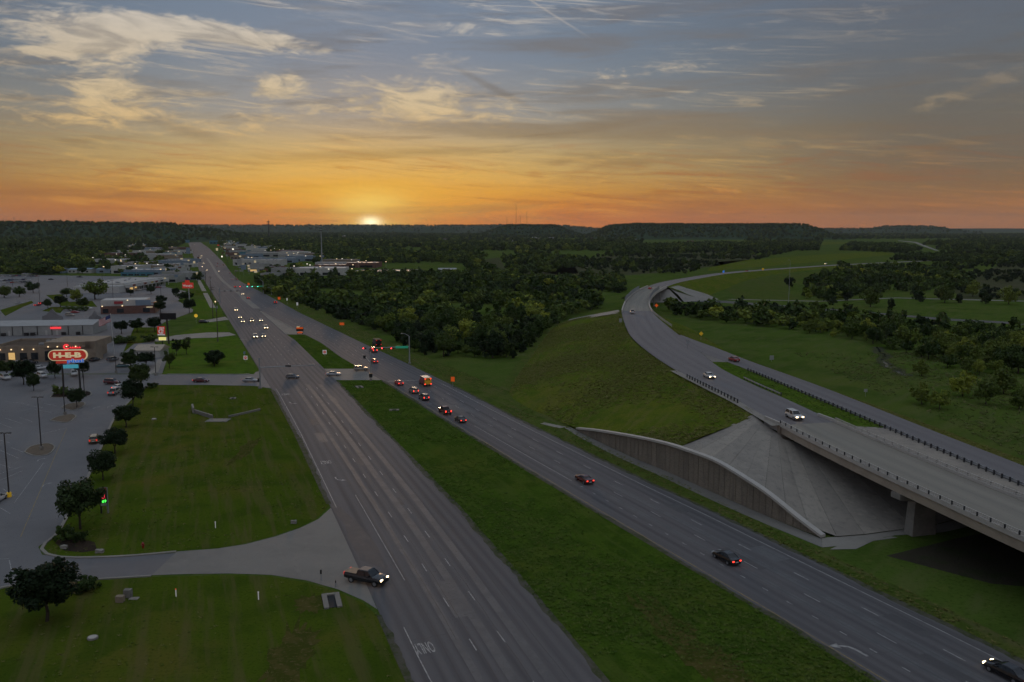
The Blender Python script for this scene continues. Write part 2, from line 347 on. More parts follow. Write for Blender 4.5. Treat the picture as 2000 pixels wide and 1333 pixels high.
M_bank = textured('embankment_grass', G(.050, .062, .018), [(.035, G(.068, .064, .026), .45, .66, .8), (.13, G(.034, .052, .014), .44, .62, .85), (.5, G(.074, .074, .028), .54, .74, .6), (1.9, G(.020, .034, .008), .46, .68, .75)], 1, .08, .9, 1.1)
M_verge = textured('verge_grass', G(.062, .085, .020), [(.05, G(.080, .082, .030), .45, .66, .8), (.22, G(.042, .066, .014), .44, .62, .85), (.8, G(.09, .082, .045), .58, .76, .5), (2.2, G(.028, .046, .010), .48, .68, .7)], 1, 0, .7, 1.6)
M_dirt = textured('bare_dirt', G(.10, .085, .055), [(.4, G(.055, .060, .028), .42, .6, .8), (2.2, G(.14, .12, .085), .5, .72, .6)], 1, .1, .5, 2.5)
M_mulch = textured('dark_mulch', G(.026, .020, .016), [(3, G(.045, .034, .026), .45, .7, .7)], 1, .1, .5, 4)
M_road = textured('worn_asphalt', G(.158, .150, .150), [(.05, G(.135, .128, .130), .4, .65, .8), (.35, G(.18, .171, .168), .5, .75, .5), (7.0, G(.105, .10, .10), .5, .75, .4)], .8, .24, .12, 18, (1, .12, 1), True, (1.83, G(.088, .084, .087), .95))
M_road2 = textured('asphalt_patch', G(.105, .100, .104), [(.4, G(.14, .134, .134), .45, .7, .7), (6, G(.085, .082, .085), .5, .75, .5)], .75, .4, .12, 18)
M_lot = textured('lot_asphalt', G(.175, .172, .176), [(.03, G(.145, .142, .148), .42, .62, .9), (.2, G(.20, .196, .196), .5, .72, .6), (1.1, G(.15, .147, .15), .5, .7, .5), (7, G(.12, .12, .12), .55, .75, .4)], .75, .4, .1, 16)
M_conc = textured('pale_concrete', G(.34, .325, .30), [(.15, G(.27, .26, .245), .42, .66, .8), (.9, G(.39, .375, .35), .5, .75, .5), (5, G(.24, .235, .22), .55, .75, .4)], .85, .3, .15, 8)
M_conc2 = textured('drive_concrete', G(.235, .228, .22), [(.12, G(.195, .19, .185), .42, .66, .9), (.7, G(.27, .262, .25), .5, .75, .6), (5, G(.17, .165, .16), .55, .75, .4)], .8, .35, .12, 9)
M_slab = textured('slope_paving', G(.215, .205, .195), [(.12, G(.165, .158, .155), .42, .64, .9), (.6, G(.26, .25, .235), .52, .75, .6), (3, G(.14, .14, .145), .56, .76, .55)], .88, .3, .2, 6)
M_deck = textured('bridge_deck', G(.225, .215, .195), [(.1, G(.195, .186, .172), .42, .62, .8), (5, G(.17, .165, .155), .55, .75, .4)], .8, .35, .1, 12, (1, .2, 1), True, (3.6, G(.135, .128, .130), .65))
M_ramp = textured('ramp_asphalt', G(.170, .165, .172), [(.05, G(.145, .14, .148), .42, .62, .8), (.6, G(.19, .184, .188), .5, .74, .5), (6, G(.125, .122, .128), .5, .75, .4)], .75, .32, .12, 18, (1, .14, 1), True, (3.5, G(.110, .104, .112), .7))
M_girder = textured('girder_concrete', G(.30, .255, .20), [(.3, G(.25, .21, .165), .42, .65, .8), (2, G(.34, .29, .23), .55, .75, .5)], .85, .3, .1, 6)
M_pier = textured('pier_concrete', G(.19, .18, .16), [(.3, G(.13, .125, .115), .42, .65, .9), (1.5, G(.23, .22, .2), .55, .75, .5)], .88, .3, .15, 6)
M_panel = textured('split_stone_panel', G(.19, .165, .135), [(1.6, G(.14, .12, .10), .42, .62, .8), (5, G(.26, .23, .19), .52, .72, .6), (9, G(.08, .07, .06), .55, .72, .8)], .92, .25, .9, 5, (1, 1, 2.6))
M_cope = textured('coping_concrete', G(.46, .45, .43), [(.5, G(.38, .37, .355), .45, .7, .7)], .8, .3)
M_paint = textured('worn_paint', G(.62, .61, .58), [(1.5, G(.34, .335, .325), .42, .62, .9)], .7, .4)
M_ypaint = textured('worn_yellow_paint', G(.50, .36, .10), [(1.5, G(.27, .22, .14), .42, .62, .9)], .7, .4)
M_steel = textured('galvanised_steel', G(.42, .44, .46), [(1.2, G(.33, .345, .36), .45, .7, .7)], .45, .5); M_steel.node_tree.nodes['Principled BSDF'].inputs['Metallic'].default_value = .6
M_darkp = bsdf('dark_timber', G(.030, .032, .036), .85)
M_pole = bsdf('grey_pole', G(.33, .35, .36), .5, .4)
M_bronze = bsdf('dark_bronze_pole', G(.045, .042, .040), .55, .3)
M_black = bsdf('flat_black', G(.012, .012, .013), .8)
M_wood = textured('pole_timber', G(.10, .08, .06), [(3, G(.06, .05, .04), .4, .6, .8)], .9, .2)
M_water = bsdf('water', G(.02, .025, .025), .08, 0, .5)
M_hill = textured('wooded_hill', G(.030, .046, .020), [(.003, G(.042, .052, .026), .42, .62, .8), (.02, G(.018, .032, .012), .42, .6, .9), (.06, G(.055, .060, .034), .6, .74, .7)], 1, .05, 1.0, .03)
# ------------------------------------------------------------------ ground sheet (reaches the horizon)
def ground():
    xs = [-11000, -7000, -4500, -3000, -2000, -1400, -1000, -700, -500] + list(range(-400, 401, 50)) + [500, 700, 1000, 1400, 2000, 3000, 4500, 7000, 11000]
    ys = [-400, -200, -50] + list(range(0, 701, 50)) + [850, 1000, 1300, 1700, 2200, 3000, 4000, 5500, 7500, 10000, 14000]
    V = [(x, y, 0) for y in ys for x in xs]; n = len(xs)
    Fc = [(j * n + i, j * n + i + 1, (j + 1) * n + i + 1, (j + 1) * n + i) for j in range(len(ys) - 1) for i in range(n - 1)]
    link('ground', mesh('ground', V, Fc, M_ground), kind='structure')
ground()
def hill(name, x0, x1, y0, y1, top, seed, plateau=0.5, rag=0.08, nx=70, ny=14, edge=None):
    """long flat-topped hill standing on the plain"""
    r = np.random.default_rng(seed); V = []
    ph = r.uniform(0, 6.28, 8); fr = r.uniform(2, 22, 8)
    for j in range(ny + 1):
        for i in range(nx + 1):
            u, v = i / nx, j / ny
            eu = min(u, 1 - u) / (0.5 * (1 - plateau)); eu = min(1, eu); ev = min(1, min(v, 1 - v) / 0.32)
            s = (eu * eu * (3 - 2 * eu)) * (ev * ev * (3 - 2 * ev))
            w = 1 + rag * sum(math.sin(fr[k] * u * 6.28 / 2 + ph[k]) for k in range(8)) / 4 + rag * 0.35 * r.uniform(-1, 1)
            V.append((x0 + (x1 - x0) * u, y0 + (y1 - y0) * v, -1 + (top + 1) * s * w))
    Fc = [(j * (nx + 1) + i, j * (nx + 1) + i + 1, (j + 1) * (nx + 1) + i + 1, (j + 1) * (nx + 1) + i) for j in range(ny) for i in range(nx)]
    return link(name, mesh(name, V, Fc, M_hill, smooth=True), kind='structure')
hill('hill_ridge', -9000, 1500, 8200, 11500, 80, 1, .8, .05, 160)
hill('hill_backdrop', -10500, 10500, 11200, 13800, 50, 2, .97, .05, 120)
hill('hill_left', -2900, -1050, 2900, 4300, 66, 3, .45, .08)
hill('hill_middle', -260, 480, 4700, 5900, 64, 4, .30, .05, 50)
hill('hill_mesa', 380, 1620, 3800, 5200, 66, 5, .70, .05, 90)
hill('hill_far_butte', 3380, 4150, 7600, 8600, 66, 6, .55, .12, 50)
hill('hill_low_right', 2300, 4300, 7000, 9500, 42, 8, .6, .06, 60)
# ------------------------------------------------------------------ roads
LL = [(20, 12), (60, -2), (85.5, -11), (102.9, -17.2), (143, -31.8), (198, -52.0), (245, -70), (288, -87.2), (376, -122.3), (522, -180.3), (769, -279), (898, -330), (1254, -468), (2030, -768), (3200, -1220)]
LR = [(20, 33), (60, 18.7), (85.5, 10.1), (116, 0), (143, -9.4), (167.6, -18.6), (200.8, -31.3), (269.6, -57.2), (324.6, -78.6), (367, -95), (389, -105), (500, -149.8), (522, -159)]
RL = [(20, 69), (60, 51), (85.8, 39.5), (101.7, 32.5), (116, 26), (143, 13.6), (172.5, .2), (199.7, -12), (269.6, -42.6), (294, -54.2), (318, -65.3), (358, -81.5), (385, -94.6), (500, -149.6), (522, -159)]
RR = [(20, 90), (60, 72), (89, 58), (95.6, 55.2), (106, 50.4), (115, 46.3), (139.5, 35.2), (156, 27.3), (176.6, 17.8), (197, 8.6), (223, -3.0), (254, -16.2), (307, -40), (355, -62.6), (411, -88), (487, -122.6), (579, -162), (684, -208), (784, -252), (908, -300), (1191, -404), (1397, -482), (2137, -762), (3200, -1175)]
def ev(tab, y): return float(np.interp(y, [a for a, b in tab], [b for a, b in tab]))
def strip(name, ta, tb, y0, y1, z, mat, cols=6, dy=6.0, parent=None, kind='structure'):
    n = max(2, int((y1 - y0) / dy)); ys = y0 + (y1 - y0) * (np.linspace(0, 1, n) ** 1.3)
    A = [(ev(ta, y), y, z) for y in ys]; B = [(ev(tb, y), y, z) for y in ys]
    return loft(name, A, B, cols, mat, parent, kind, smooth=False)
road_l = strip('road_inbound', LL, LR, 20, 520, .05, M_road)
road_r = strip('road_outbound', RL, RR, 20, 520, .05, M_road)
road_f = strip('road_far', LL, RR, 520, 3200, .05, M_road, 8, 30)
# median, concrete nose and the crossing
MID_S = [(ev(LR, y), y) for y in np.linspace(25, 268.5, 40)]; MID_SR = [(ev(RL, y), y) for y in np.linspace(25, 268.5, 40)]
median = sheet('median', MID_S + MID_SR[::-1], .035, M_median)
sheet('median_north', [(ev(LR, y), y) for y in np.linspace(291, 387, 20)] + [(ev(RL, y), y) for y in np.linspace(291, 387, 20)][::-1], .035, M_median)
sheet('median_nose', [(ev(LR, y), y) for y in np.linspace(387, 500, 16)] + [(ev(RL, y), y) for y in np.linspace(387, 498, 16)][::-1], .06, M_conc2)
sheet('crossing', [(ev(LR, 268.6) - .2, 268.6), (ev(RL, 268.6) + .5, 268.6), (ev(RL, 291) + .2, 290.9), (ev(LR, 291) - .2, 290.9)], .045, M_conc2)
# side street and car parks on the left
street = sheet('side_street', [(ev(LL, 254) + .3, 254), (-80, 258.5), (-96, 260.2), (-113.9, 260.2), (-118, 262), (-128, 266), (-150, 264), (-260, 258), (-260, 270), (-150, 279.5), (-116, 279.8), (-92, 279), (ev(LL, 283) - 3, 281), (ev(LL, 287) + .3, 287)], .045, M_lot)
KERB = [(-260, 262), (-118, 262)]
lot = sheet('car_park', [(-240, 262), (-150, 264.1), (-128, 266), (-118, 262), (-113.9, 260), (-111.5, 246), (-108, 232), (-103.4, 214.9), (-94, 189), (-84.1, 162.2), (-79.5, 149), (-75.4, 136.9), (-73.2, 130), (-72.8, 124.5), (-70.5, 121.4), (-66, 119.9), (-58, 120.4), (-50.8, 122.0),
                         (-50.8, 113.6), (-60, 112.2), (-66, 111.2), (-70, 109.5), (-71.5, 104), (-66, 94), (-58, 78), (-50, 60), (-240, 60)], .025, M_lot)
# driveway out to the highway
drive = sheet('driveway', [(-50.8, 122.6), (-45, 123.8), (-41.3, 125.6), (-37.5, 129), (-34.5, 133), (-32.6, 137), (ev(LL, 143) + .1, 143), (ev(LL, 120) + .1, 120), (ev(LL, 104) - .05, 104), (ev(LL, 103) - .05, 103), (-19.5, 105.6), (-23.5, 109), (-28.5, 112), (-34, 113.9), (-40, 114.4), (-46, 114.2), (-50.8, 113.8)], .04, M_conc2)
lawn_s = sheet('lawn_near', [(-50.8, 113.2), (-40, 113.9), (-34, 113.4), (-28.5, 111.4), (-23.5, 108.4), (-19.5, 105), (ev(LL, 100) - .1, 100), (ev(LL, 60) - .1, 60), (ev(LL, 25), 25), (-60, 25), (-49, 60), (-57.5, 78), (-65.5, 94), (-70.8, 104), (-69.5, 109), (-66, 110.8)], .03, M_lawn)
lawn_m = sheet('lawn_middle', [(-50.8, 123), (-45, 124.2), (-41.6, 126), (-37.9, 129.3), (-35, 133.2), (-33, 137.2), (ev(LL, 144) - .1, 144), (ev(LL, 198) - .1, 198), (ev(LL, 250) - .1, 250), (-78, 257.6), (-96, 259.6), (-112.5, 259.5), (-110.9, 246), (-107.4, 232), (-102.8, 214.9), (-93.4, 189), (-83.5, 162.2), (-78.9, 149), (-74.8, 136.9), (-72.6, 130), (-72, 125), (-70, 122), (-66, 120.5), (-58, 121)], .03, M_lawn)
lawn_t = sheet('lawn_beyond', pxpoly([(318, 732), (332, 702), (322, 676), (330, 668), (455, 655), (468, 664), (503, 722), (496, 731.5)]), .05, M_lawn2)
lot2 = sheet('shop_car_park', [(-420, 281), (-118, 281), (-129, 312), (-150, 352), (-170, 395), (-182, 440), (-188, 500), (-226, 570), (-255, 660), (-330, 760), (-380, 860), (-640, 930), (-900, 900)], .02, M_lot)
for nm, pts in (('lawn_strip_a', [(330, 663), (348, 655), (447, 648), (440, 630), (405, 628), (378, 640)]), ('lawn_strip_b', [(375, 622), (398, 625), (437, 618), (425, 590), (407, 585), (380, 585)]),
                ('lawn_strip_c', [(372, 578), (404, 576), (398, 566), (376, 568)]), ('lawn_strip_d', [(240, 690), (262, 640), (330, 640), (315, 655), (300, 668), (262, 672)]),
                ('lawn_strip_e', [(10, 618), (45, 600), (66, 592), (62, 588), (0, 606)]), ('lawn_strip_f', [(82, 608), (100, 600), (128, 600), (118, 612)]), ('lawn_strip_g', [(90, 577), (120, 575), (135, 590), (180, 588), (190, 600), (120, 598)])):
    sheet(nm, pxpoly(pts), .045, M_lawn2 if nm[-1] in 'ab' else M_lawn)
sheet('path_a', pxpoly([(300, 664), (345, 655), (405, 650), (448, 650), (461, 655), (420, 660), (380, 661), (330, 666), (285, 669)]), .06, M_conc)
sheet('path_b', pxpoly([(400, 626), (440, 619), (447, 625), (408, 630)]), .06, M_conc)
sheet('path_c', pxpoly([(318, 702), (309, 727), (290, 733), (286, 730), (300, 722), (308, 702)]), .06, M_conc)
# pale path strips along the left shoulder further up the road
for y0, y1 in ((520, 640), (660, 900)):
    strip('verge_path', [(a, b - 7) for a, b in LL], [(a, b - 3.5) for a, b in LL], y0, y1, .06, M_conc, 1, 20)
strip('verge_outbound', RR, [(a, b + (4.2 if a < 150 else 6 if a < 200 else 15 if a < 230 else 13 if a < 420 else 17)) for a, b in [(y, ev(RR, y)) for y in range(20, 700, 10)]], 20, 690, .032, M_verge, 3, 10)
sheet('swale', [(6, 222), (-2, 236), (-4.5, 247), (-3, 262), (-1, 280), (4, 316), (10.5, 366), (17, 410), (25, 441), (31, 436), (26, 415), (18, 366), (10, 315), (5, 280), (3, 258), (3, 243), (9, 226)], .036, M_verge)
strip('turn_lane', [(a, b) for a, b in [(y, ev(LL, y) * .50 + ev(RR, y) * .50 - (2.5 if y < 620 else 1.0)) for y in range(515, 1500, 35)]], [(a, b) for a, b in [(y, ev(LL, y) * .5 + ev(RR, y) * .5 + 2.2) for y in range(515, 1500, 35)]], 515, 1400, .058, M_conc2, 1, 20)
# kerbs
def kerb(pts, w=.32, h=.16, n=60, mat=None, name='kerb'):
    P = smooth_line(pts, n); A = []; B = []
    mb = MB(); V = []; n = len(P)
    for i in range(n):
        d = P[min(i + 1, n - 1)] - P[max(i - 1, 0)]; d = d / np.linalg.norm(d); nn = np.array([-d[1], d[0]]) * w / 2
        for q, z in ((P[i] - nn, 0), (P[i] - nn, h), (P[i] + nn, h), (P[i] + nn, 0)): V.append((q[0], q[1], z))
    Fc = [(i * 4 + k, (i + 1) * 4 + k, (i + 1) * 4 + k + 1, i * 4 + k + 1) for i in range(n - 1) for k in range(3)]
    o = link(name, mesh(name, V, Fc, mat or M_conc), kind='structure'); return o
kerb([(-113.4, 259.6), (-111.2, 246), (-107.7, 232), (-103.1, 214.9), (-93.7, 189), (-83.8, 162.2), (-79.2, 149), (-75.1, 136.9), (-72.9, 130), (-72.4, 125), (-70.2, 121.8), (-66, 120.2), (-58, 120.7), (-50.8, 122.5)], .5)
kerb([(-50.8, 113.5), (-60, 112.0), (-66, 111.0), (-69.8, 109.2), (-71.2, 104), (-65.8, 94), (-57.8, 78), (-49.5, 60)], .4)
kerb([(-116, 280.2), (-92, 279.5), (-88.5, 281)], .35, n=12)
kerb([(ev(LR, y), y) for y in np.linspace(389, 498, 10)], .4, n=30); kerb([(ev(RL, y), y) for y in np.linspace(389, 497, 10)], .4, n=30)
# ------------------------------------------------------------------ road paint
def off_line(ta, tb, frac): return lambda y: ev(ta, y) * (1 - frac) + ev(tb, y) * frac
def paint(name, pts, w, z, mat, parent):
    V = []; P = np.array(pts, float)
    for i in range(len(P)):
        d = P[min(i + 1, len(P) - 1)] - P[max(i - 1, 0)]; d /= np.linalg.norm(d); n = np.array([-d[1], d[0]]) * w / 2
        V += [(P[i][0] - n[0], P[i][1] - n[1], z), (P[i][0] + n[0], P[i][1] + n[1], z)]
    Fc = [(2 * i, 2 * i + 2, 2 * i + 3, 2 * i + 1) for i in range(len(P) - 1)]
    me = mesh(name, V, Fc, mat)
    if me.polygons[0].normal.z < 0: me.flip_normals()
    return link(name, me, None, parent)
def dashes(fx, y0, y1, parent, w=.14, ln=2.9, gap=12.1, mat=M_paint, z=.062):
    y = y0
    while y < y1:
        dx = (fx(y + 1) - fx(y)); k = math.sqrt(1 + dx * dx)
        paint('lane_dash', [(fx(y), y), (fx(y + ln / k), y + ln / k)], w, z, mat, parent); y += gap / k
dA = lambda y: -4.0 - (y - 92.0) * .3535 if y < 126 else -16.0 - (y - 126) * .366
dB = lambda y: -0.9 - (y - 94.5) * .357 if y < 128 else -13.0 - (y - 128.4) * .370
dashes(dA, 69.5, 255, road_l); dashes(dB, 71.5, 255, road_l)
for fr in (.34, .52, .7): dashes(off_line(LL, LR, fr), 300, 500, road_l, .16)
rd1 = off_line(RL, RR, .47); rd2 = off_line(RL, RR, .68); rd0 = off_line(RL, RR, .26)
dashes(rd1, 72, 262, road_r); dashes(rd2, 68, 262, road_r, .16); dashes(rd0, 75, 160, road_r, .14, 1.1, 4.6)
for fr in (.3, .5, .7): dashes(off_line(RL, RR, fr), 300, 500, road_r, .16)
for fr in (.2, .34, .64, .8): dashes(off_line(LL, RR, fr), 520, 900, road_f, .2, 3.5)
ys = np.linspace(25, 98, 30)
eL = lambda y: ev(LL, y) + 2.2 + max(0, (90 - y)) * .02
paint('edge_line', [(eL(y), y) for y in ys], .14, .062, M_paint, road_l)
paint('edge_line', [(ev(LL, y) + 1.0 + (y - 143) * .004, y) for y in np.linspace(143, 254, 40)], .14, .062, M_paint, road_l)
paint('lane_line', [(ev(LL, y) + 5.6, y) for y in np.linspace(112, 150, 20)], .12, .062, M_paint, road_l)
paint('edge_line', [(ev(RR, y) - 2.3, y) for y in np.linspace(25, 262, 60)], .15, .062, M_paint, road_r)
paint('edge_line', [(ev(RL, y) + .9, y) for y in np.linspace(25, 262, 60)], .12, .062, M_ypaint, road_r)
paint('lane_line', [(rd0(y), y) for y in np.linspace(160, 205, 20)], .14, .062, M_paint, road_r)
paint('stop_line', [gp(757, 745.5), gp(815, 743.5)], .55, .063, M_paint, road_r)
paint('stop_line', [gp(468, 664), gp(482, 664)], .5, .063, M_paint, road_l)
def text_mesh(s, size, align='CENTER', ext=0.0, bold=0.0):
    cu = bpy.data.curves.new('lettering', 'FONT'); cu.body = s; cu.size = size; cu.align_x = align; cu.align_y = 'CENTER'; cu.extrude = ext; cu.offset = bold; cu.resolution_u = 3
    o = bpy.data.objects.new('lettering', cu); COL.objects.link(o); dg = bpy.context.evaluated_depsgraph_get()
    me = bpy.data.meshes.new_from_object(o.evaluated_get(dg)); bpy.data.objects.remove(o); bpy.data.curves.remove(cu); me.name = 'lettering'; return me
def flat_text(s, x, y, z, w, h, rz, mat, parent):
    me = text_mesh(s, 1.0, bold=.02); xs = [v.co.x for v in me.vertices]; ysv = [v.co.y for v in me.vertices]
    cx, cy = (min(xs) + max(xs)) / 2, (min(ysv) + max(ysv)) / 2; kx, ky = w / (max(xs) - min(xs)), h / (max(ysv) - min(ysv))
    for v in me.vertices: v.co = ((v.co.x - cx) * kx, (v.co.y - cy) * ky, 0)
    o = link('lettering', me, mat, parent); o.location = (x, y, z); o.rotation_euler = (0, 0, rz); return o
RZ_L = math.atan2(1, -.37) - math.pi / 2                     # heading of the inbound road
for (u, v) in ((829, 1267), (636, 904), (557, 771)):
    gx, gy = gp(u, v); flat_text('ONLY', gx, gy, .064, 2.3, 2.7, RZ_L + math.pi, M_paint, road_l)
def arrow(name, x, y, rz, side, parent, s=1.0, mat=M_paint):
    V = []; P = [(0, -1.6), (0, -.2), (.25 * side, .5), (.9 * side, 1.0)]; 
    mb = MB(); w = .14
    for i in range(len(P)):
        a = P[max(i - 1, 0)]; b = P[min(i + 1, len(P) - 1)]; d = np.array(b) - np.array(a); d = d / np.linalg.norm(d); n = np.array([-d[1], d[0]]) * w
        V += [(P[i][0] - n[0], P[i][1] - n[1], 0), (P[i][0] + n[0], P[i][1] + n[1], 0)]
    Fc = [(2 * i, 2 * i + 2, 2 * i + 3, 2 * i + 1) for i in range(3)]
    b = len(V); V += [(.75 * side, 1.45, 0), (1.75 * side, 1.35, 0), (1.05 * side, .45, 0)]; Fc.append((b, b + 1, b + 2))
    me = mesh(name, [(x_ * s, y_ * s, z_) for x_, y_, z_ in V], Fc, mat)
    o = link(name, me, None, parent); o.location = (x, y, .064); o.rotation_euler = (0, 0, rz); return o
gx, gy = gp(1668, 1268); arrow('turn_arrow', gx, gy, math.atan2(1, -.45) - math.pi / 2, -1, road_r, 1.25)
for (u, v) in ((657, 937), (567, 788)):
    gx, gy = gp(u, v); arrow('turn_arrow', gx, gy, RZ_L + math.pi, -1, road_l)
# sealed joints, cracks and tyre-dark bands
M_seal = bsdf('crack_sealant', G(.045, .044, .045), .6); M_band = textured('oil_band', G(.098, .098, .102), [(.3, G(.122, .122, .124), .4, .6, .9), (3, G(.078, .078, .08), .5, .7, .6)], .7, .4, squash=(1, 1, 1))
def wander(f0, y0, y1, amp, step=1.5):
    out = []; w = 0.0; y = y0
    while y < y1: w = .93 * w + random.uniform(-amp, amp); out.append((f0(y) + w, y)); y += step
    return out
for fr, y0, y1 in ((.27, 30, 262), (.45, 40, 240), (.63, 30, 262), (.81, 60, 255), (.36, 95, 190)): paint('crack_seal', wander(off_line(LL, LR, fr), y0, y1, .05), .07, .058, M_seal, road_l)
for fr, y0, y1 in ((.12, 40, 262), (.36, 40, 262), (.58, 40, 262), (.79, 30, 262), (.9, 90, 200)): paint('crack_seal', wander(off_line(RL, RR, fr), y0, y1, .05), .07, .058, M_seal, road_r)
for k in range(34):
    rd, ta, tb = random.choice(((road_l, LL, LR), (road_r, RL, RR))); y = random.uniform(70, 262); a = ev(ta, y); b = ev(tb, y); x0 = a + (b - a) * random.uniform(.1, .7); ln = random.uniform(1.5, 5)
    paint('crack_seal', [(x0 + ln * i / 7, y + random.uniform(-.25, .25) + ln * .35 * i / 7) for i in range(8)], .06, .059, M_seal, rd)
for rd, ta, tb, fr, w in ((road_l, LL, LR, .54, 1.2), (road_l, LL, LR, .72, 1.1), (road_l, LL, LR, .36, .9), (road_r, RL, RR, .57, 1.1), (road_r, RL, RR, .36, 1.0)):
    paint('tyre_band', wander(off_line(ta, tb, fr), 25, 264, .03, 4), w, .054, M_band, rd)
for k in range(16):
    rd, ta, tb = random.choice(((road_l, LL, LR), (road_r, RL, RR))); y = random.uniform(65, 255); a = ev(ta, y); b = ev(tb, y); fr = random.uniform(.12, .78); ln = random.uniform(3, 11); w = random.uniform(1.2, 3.2)
    f_ = off_line(ta, tb, fr); paint('asphalt_patch', [(f_(y), y), (f_(y + ln), y + ln)], w, .0512 + .0001 * k, M_band if k % 2 else M_road2, rd)
# ragged dirty edges where turf meets asphalt
def ragged(tab, side, y0, y1, mat, wmin=.15, wmax=.8, z=.057):
    V = []; y = y0; w = .4
    while y < y1:
        w = min(wmax, max(wmin, w + random.uniform(-.22, .22))); x = ev(tab, y); V += [(x - side * .5, y, z), (x + side * w, y, z)]; y += .7
    Fc = [(2 * i, 2 * i + 2, 2 * i + 3, 2 * i + 1) for i in range(len(V) // 2 - 1)]; me = mesh('dirty_edge', V, Fc, mat)
    if me.polygons[0].normal.z < 0: me.flip_normals()
    link('dirty_edge', me, kind='structure')
M_edge = textured('edge_grit', G(.085, .082, .060), [(.6, G(.050, .062, .022), .42, .6, .9), (3, G(.12, .115, .10), .5, .7, .6)], .95, .15)
ragged(LL, 1, 145, 252, M_edge); ragged(LL, 1, 30, 102, M_edge); ragged(LR, -1, 30, 267, M_edge); ragged(RL, 1, 30, 267, M_edge); ragged(RR, -1, 30, 265, M_edge)
# old dark patching near the driveway
sheet('asphalt_patch', [(ev(LL, 146) + .15, 146), (ev(LL, 146) + 1.5, 145), (ev(LL, 135) + 3.4, 135), (ev(LL, 124) + 4.4, 124), (ev(LL, 116) + 3.8, 116), (ev(LL, 119) + .8, 119), (ev(LL, 128) + .5, 128), (ev(LL, 134) + 1.0, 134), (ev(LL, 140) + .3, 140)], .056, M_road2, road_l)
for (pts) in ([(168, 0), (186, -.05)],): pass
# ------------------------------------------------------------------ overpass ramp
RAL = [(78, 52, 9), (71, 80, 9), (65.5, 103.8, 9), (61.6, 122.8, 9), (57.9, 142.8, 9), (54.7, 164.4, 9), (52.3, 190.4, 9), (49.9, 207.3, 9), (47.3, 225.9, 9), (45.7, 240, 9), (44.2, 265.5, 9), (43.7, 299, 9), (45.3, 329.7, 9), (51.0, 389.6, 9), (56.6, 428.3, 9), (65.2, 475.4, 9), (81.5, 542.9, 9), (110, 630, 8.6), (150, 718, 7.5), (208, 835, 5.5), (290, 955, 3.4), (433, 1125, 1.2), (640, 1300, .3)]
RAR = [(89.5, 56, 9), (83, 84, 9), (78.2, 107, 9), (73.9, 126, 9), (70.3, 146, 9), (67.1, 167.5, 9), (64.3, 193, 9), (62.0, 210, 9), (60.2, 228, 9), (59.6, 241, 9), (60.5, 264, 9), (62.2, 299, 9), (63.0, 327, 9), (65.6, 381, 9), (69.5, 424, 9), (77, 470, 9), (93, 537, 9), (121.5, 623, 8.6), (161, 711, 7.5), (217, 826, 5.5), (299, 945, 3.4), (441, 1113, 1.2), (648, 1288, .3)]
N = 260
PL = smooth_line(RAL, N); PR = smooth_line(RAR, N)
def idx(y): return int(np.argmin(abs(PL[:, 1] - y)))
iab = idx(166); ifb0, ifb1 = idx(408), idx(585)
bridge = empty('overpass_bridge', (68, 128, 0), 0, 'concrete overpass bridge on a wide tapered pier crossing above the grass', 'bridge')
inv = lambda o: (setattr(o, 'parent', bridge), setattr(o, 'matrix_parent_inverse', Matrix.Translation((-68, -128, 0))))
o = loft('deck', PL[:iab + 1] + [.45, 0, .0], PR[:iab + 1] - [.45, 0, 0], 8, M_deck, bridge, smooth=False); inv(o)
ramp = loft('ramp_road', PL[iab:ifb0 + 1] + [0, 0, -.01], PR[iab:ifb0 + 1] + [0, 0, -.01], 8, M_ramp, smooth=False)
ramp2 = loft('ramp_road_far', PL[ifb1:] + [0, 0, .05], PR[ifb1:] + [0, 0, .05], 6, M_ramp, smooth=False)
def solid_strip(name, P, off0, off1, z0, z1, mat, parent, side=1):
    """closed bar that follows polyline P, between lateral offsets and heights (relative to the deck)"""
    V = []; n = len(P)
    for i in range(n):
        d = P[min(i + 1, n - 1)] - P[max(i - 1, 0)]; d = d[:2] / np.linalg.norm(d[:2]); nn = np.array([d[1], -d[0]]) * side
        for o_, z_ in ((off0, z0), (off1, z0), (off1, z1), (off0, z1)): V.append((P[i][0] + nn[0] * o_, P[i][1] + nn[1] * o_, P[i][2] + z_))
    Fc = [(i * 4 + k, i * 4 + (k + 1) % 4, (i + 1) * 4 + (k + 1) % 4, (i + 1) * 4 + k) for i in range(n - 1) for k in range(4)] + [(3, 2, 1, 0), tuple((n - 1) * 4 + k for k in range(4))]
    me = mesh(name, V, Fc, mat); bm = bmesh.new(); bm.from_mesh(me); bmesh.ops.recalc_face_normals(bm, faces=bm.faces); bm.to_mesh(me); bm.free()
    return link(name, me, None, parent)
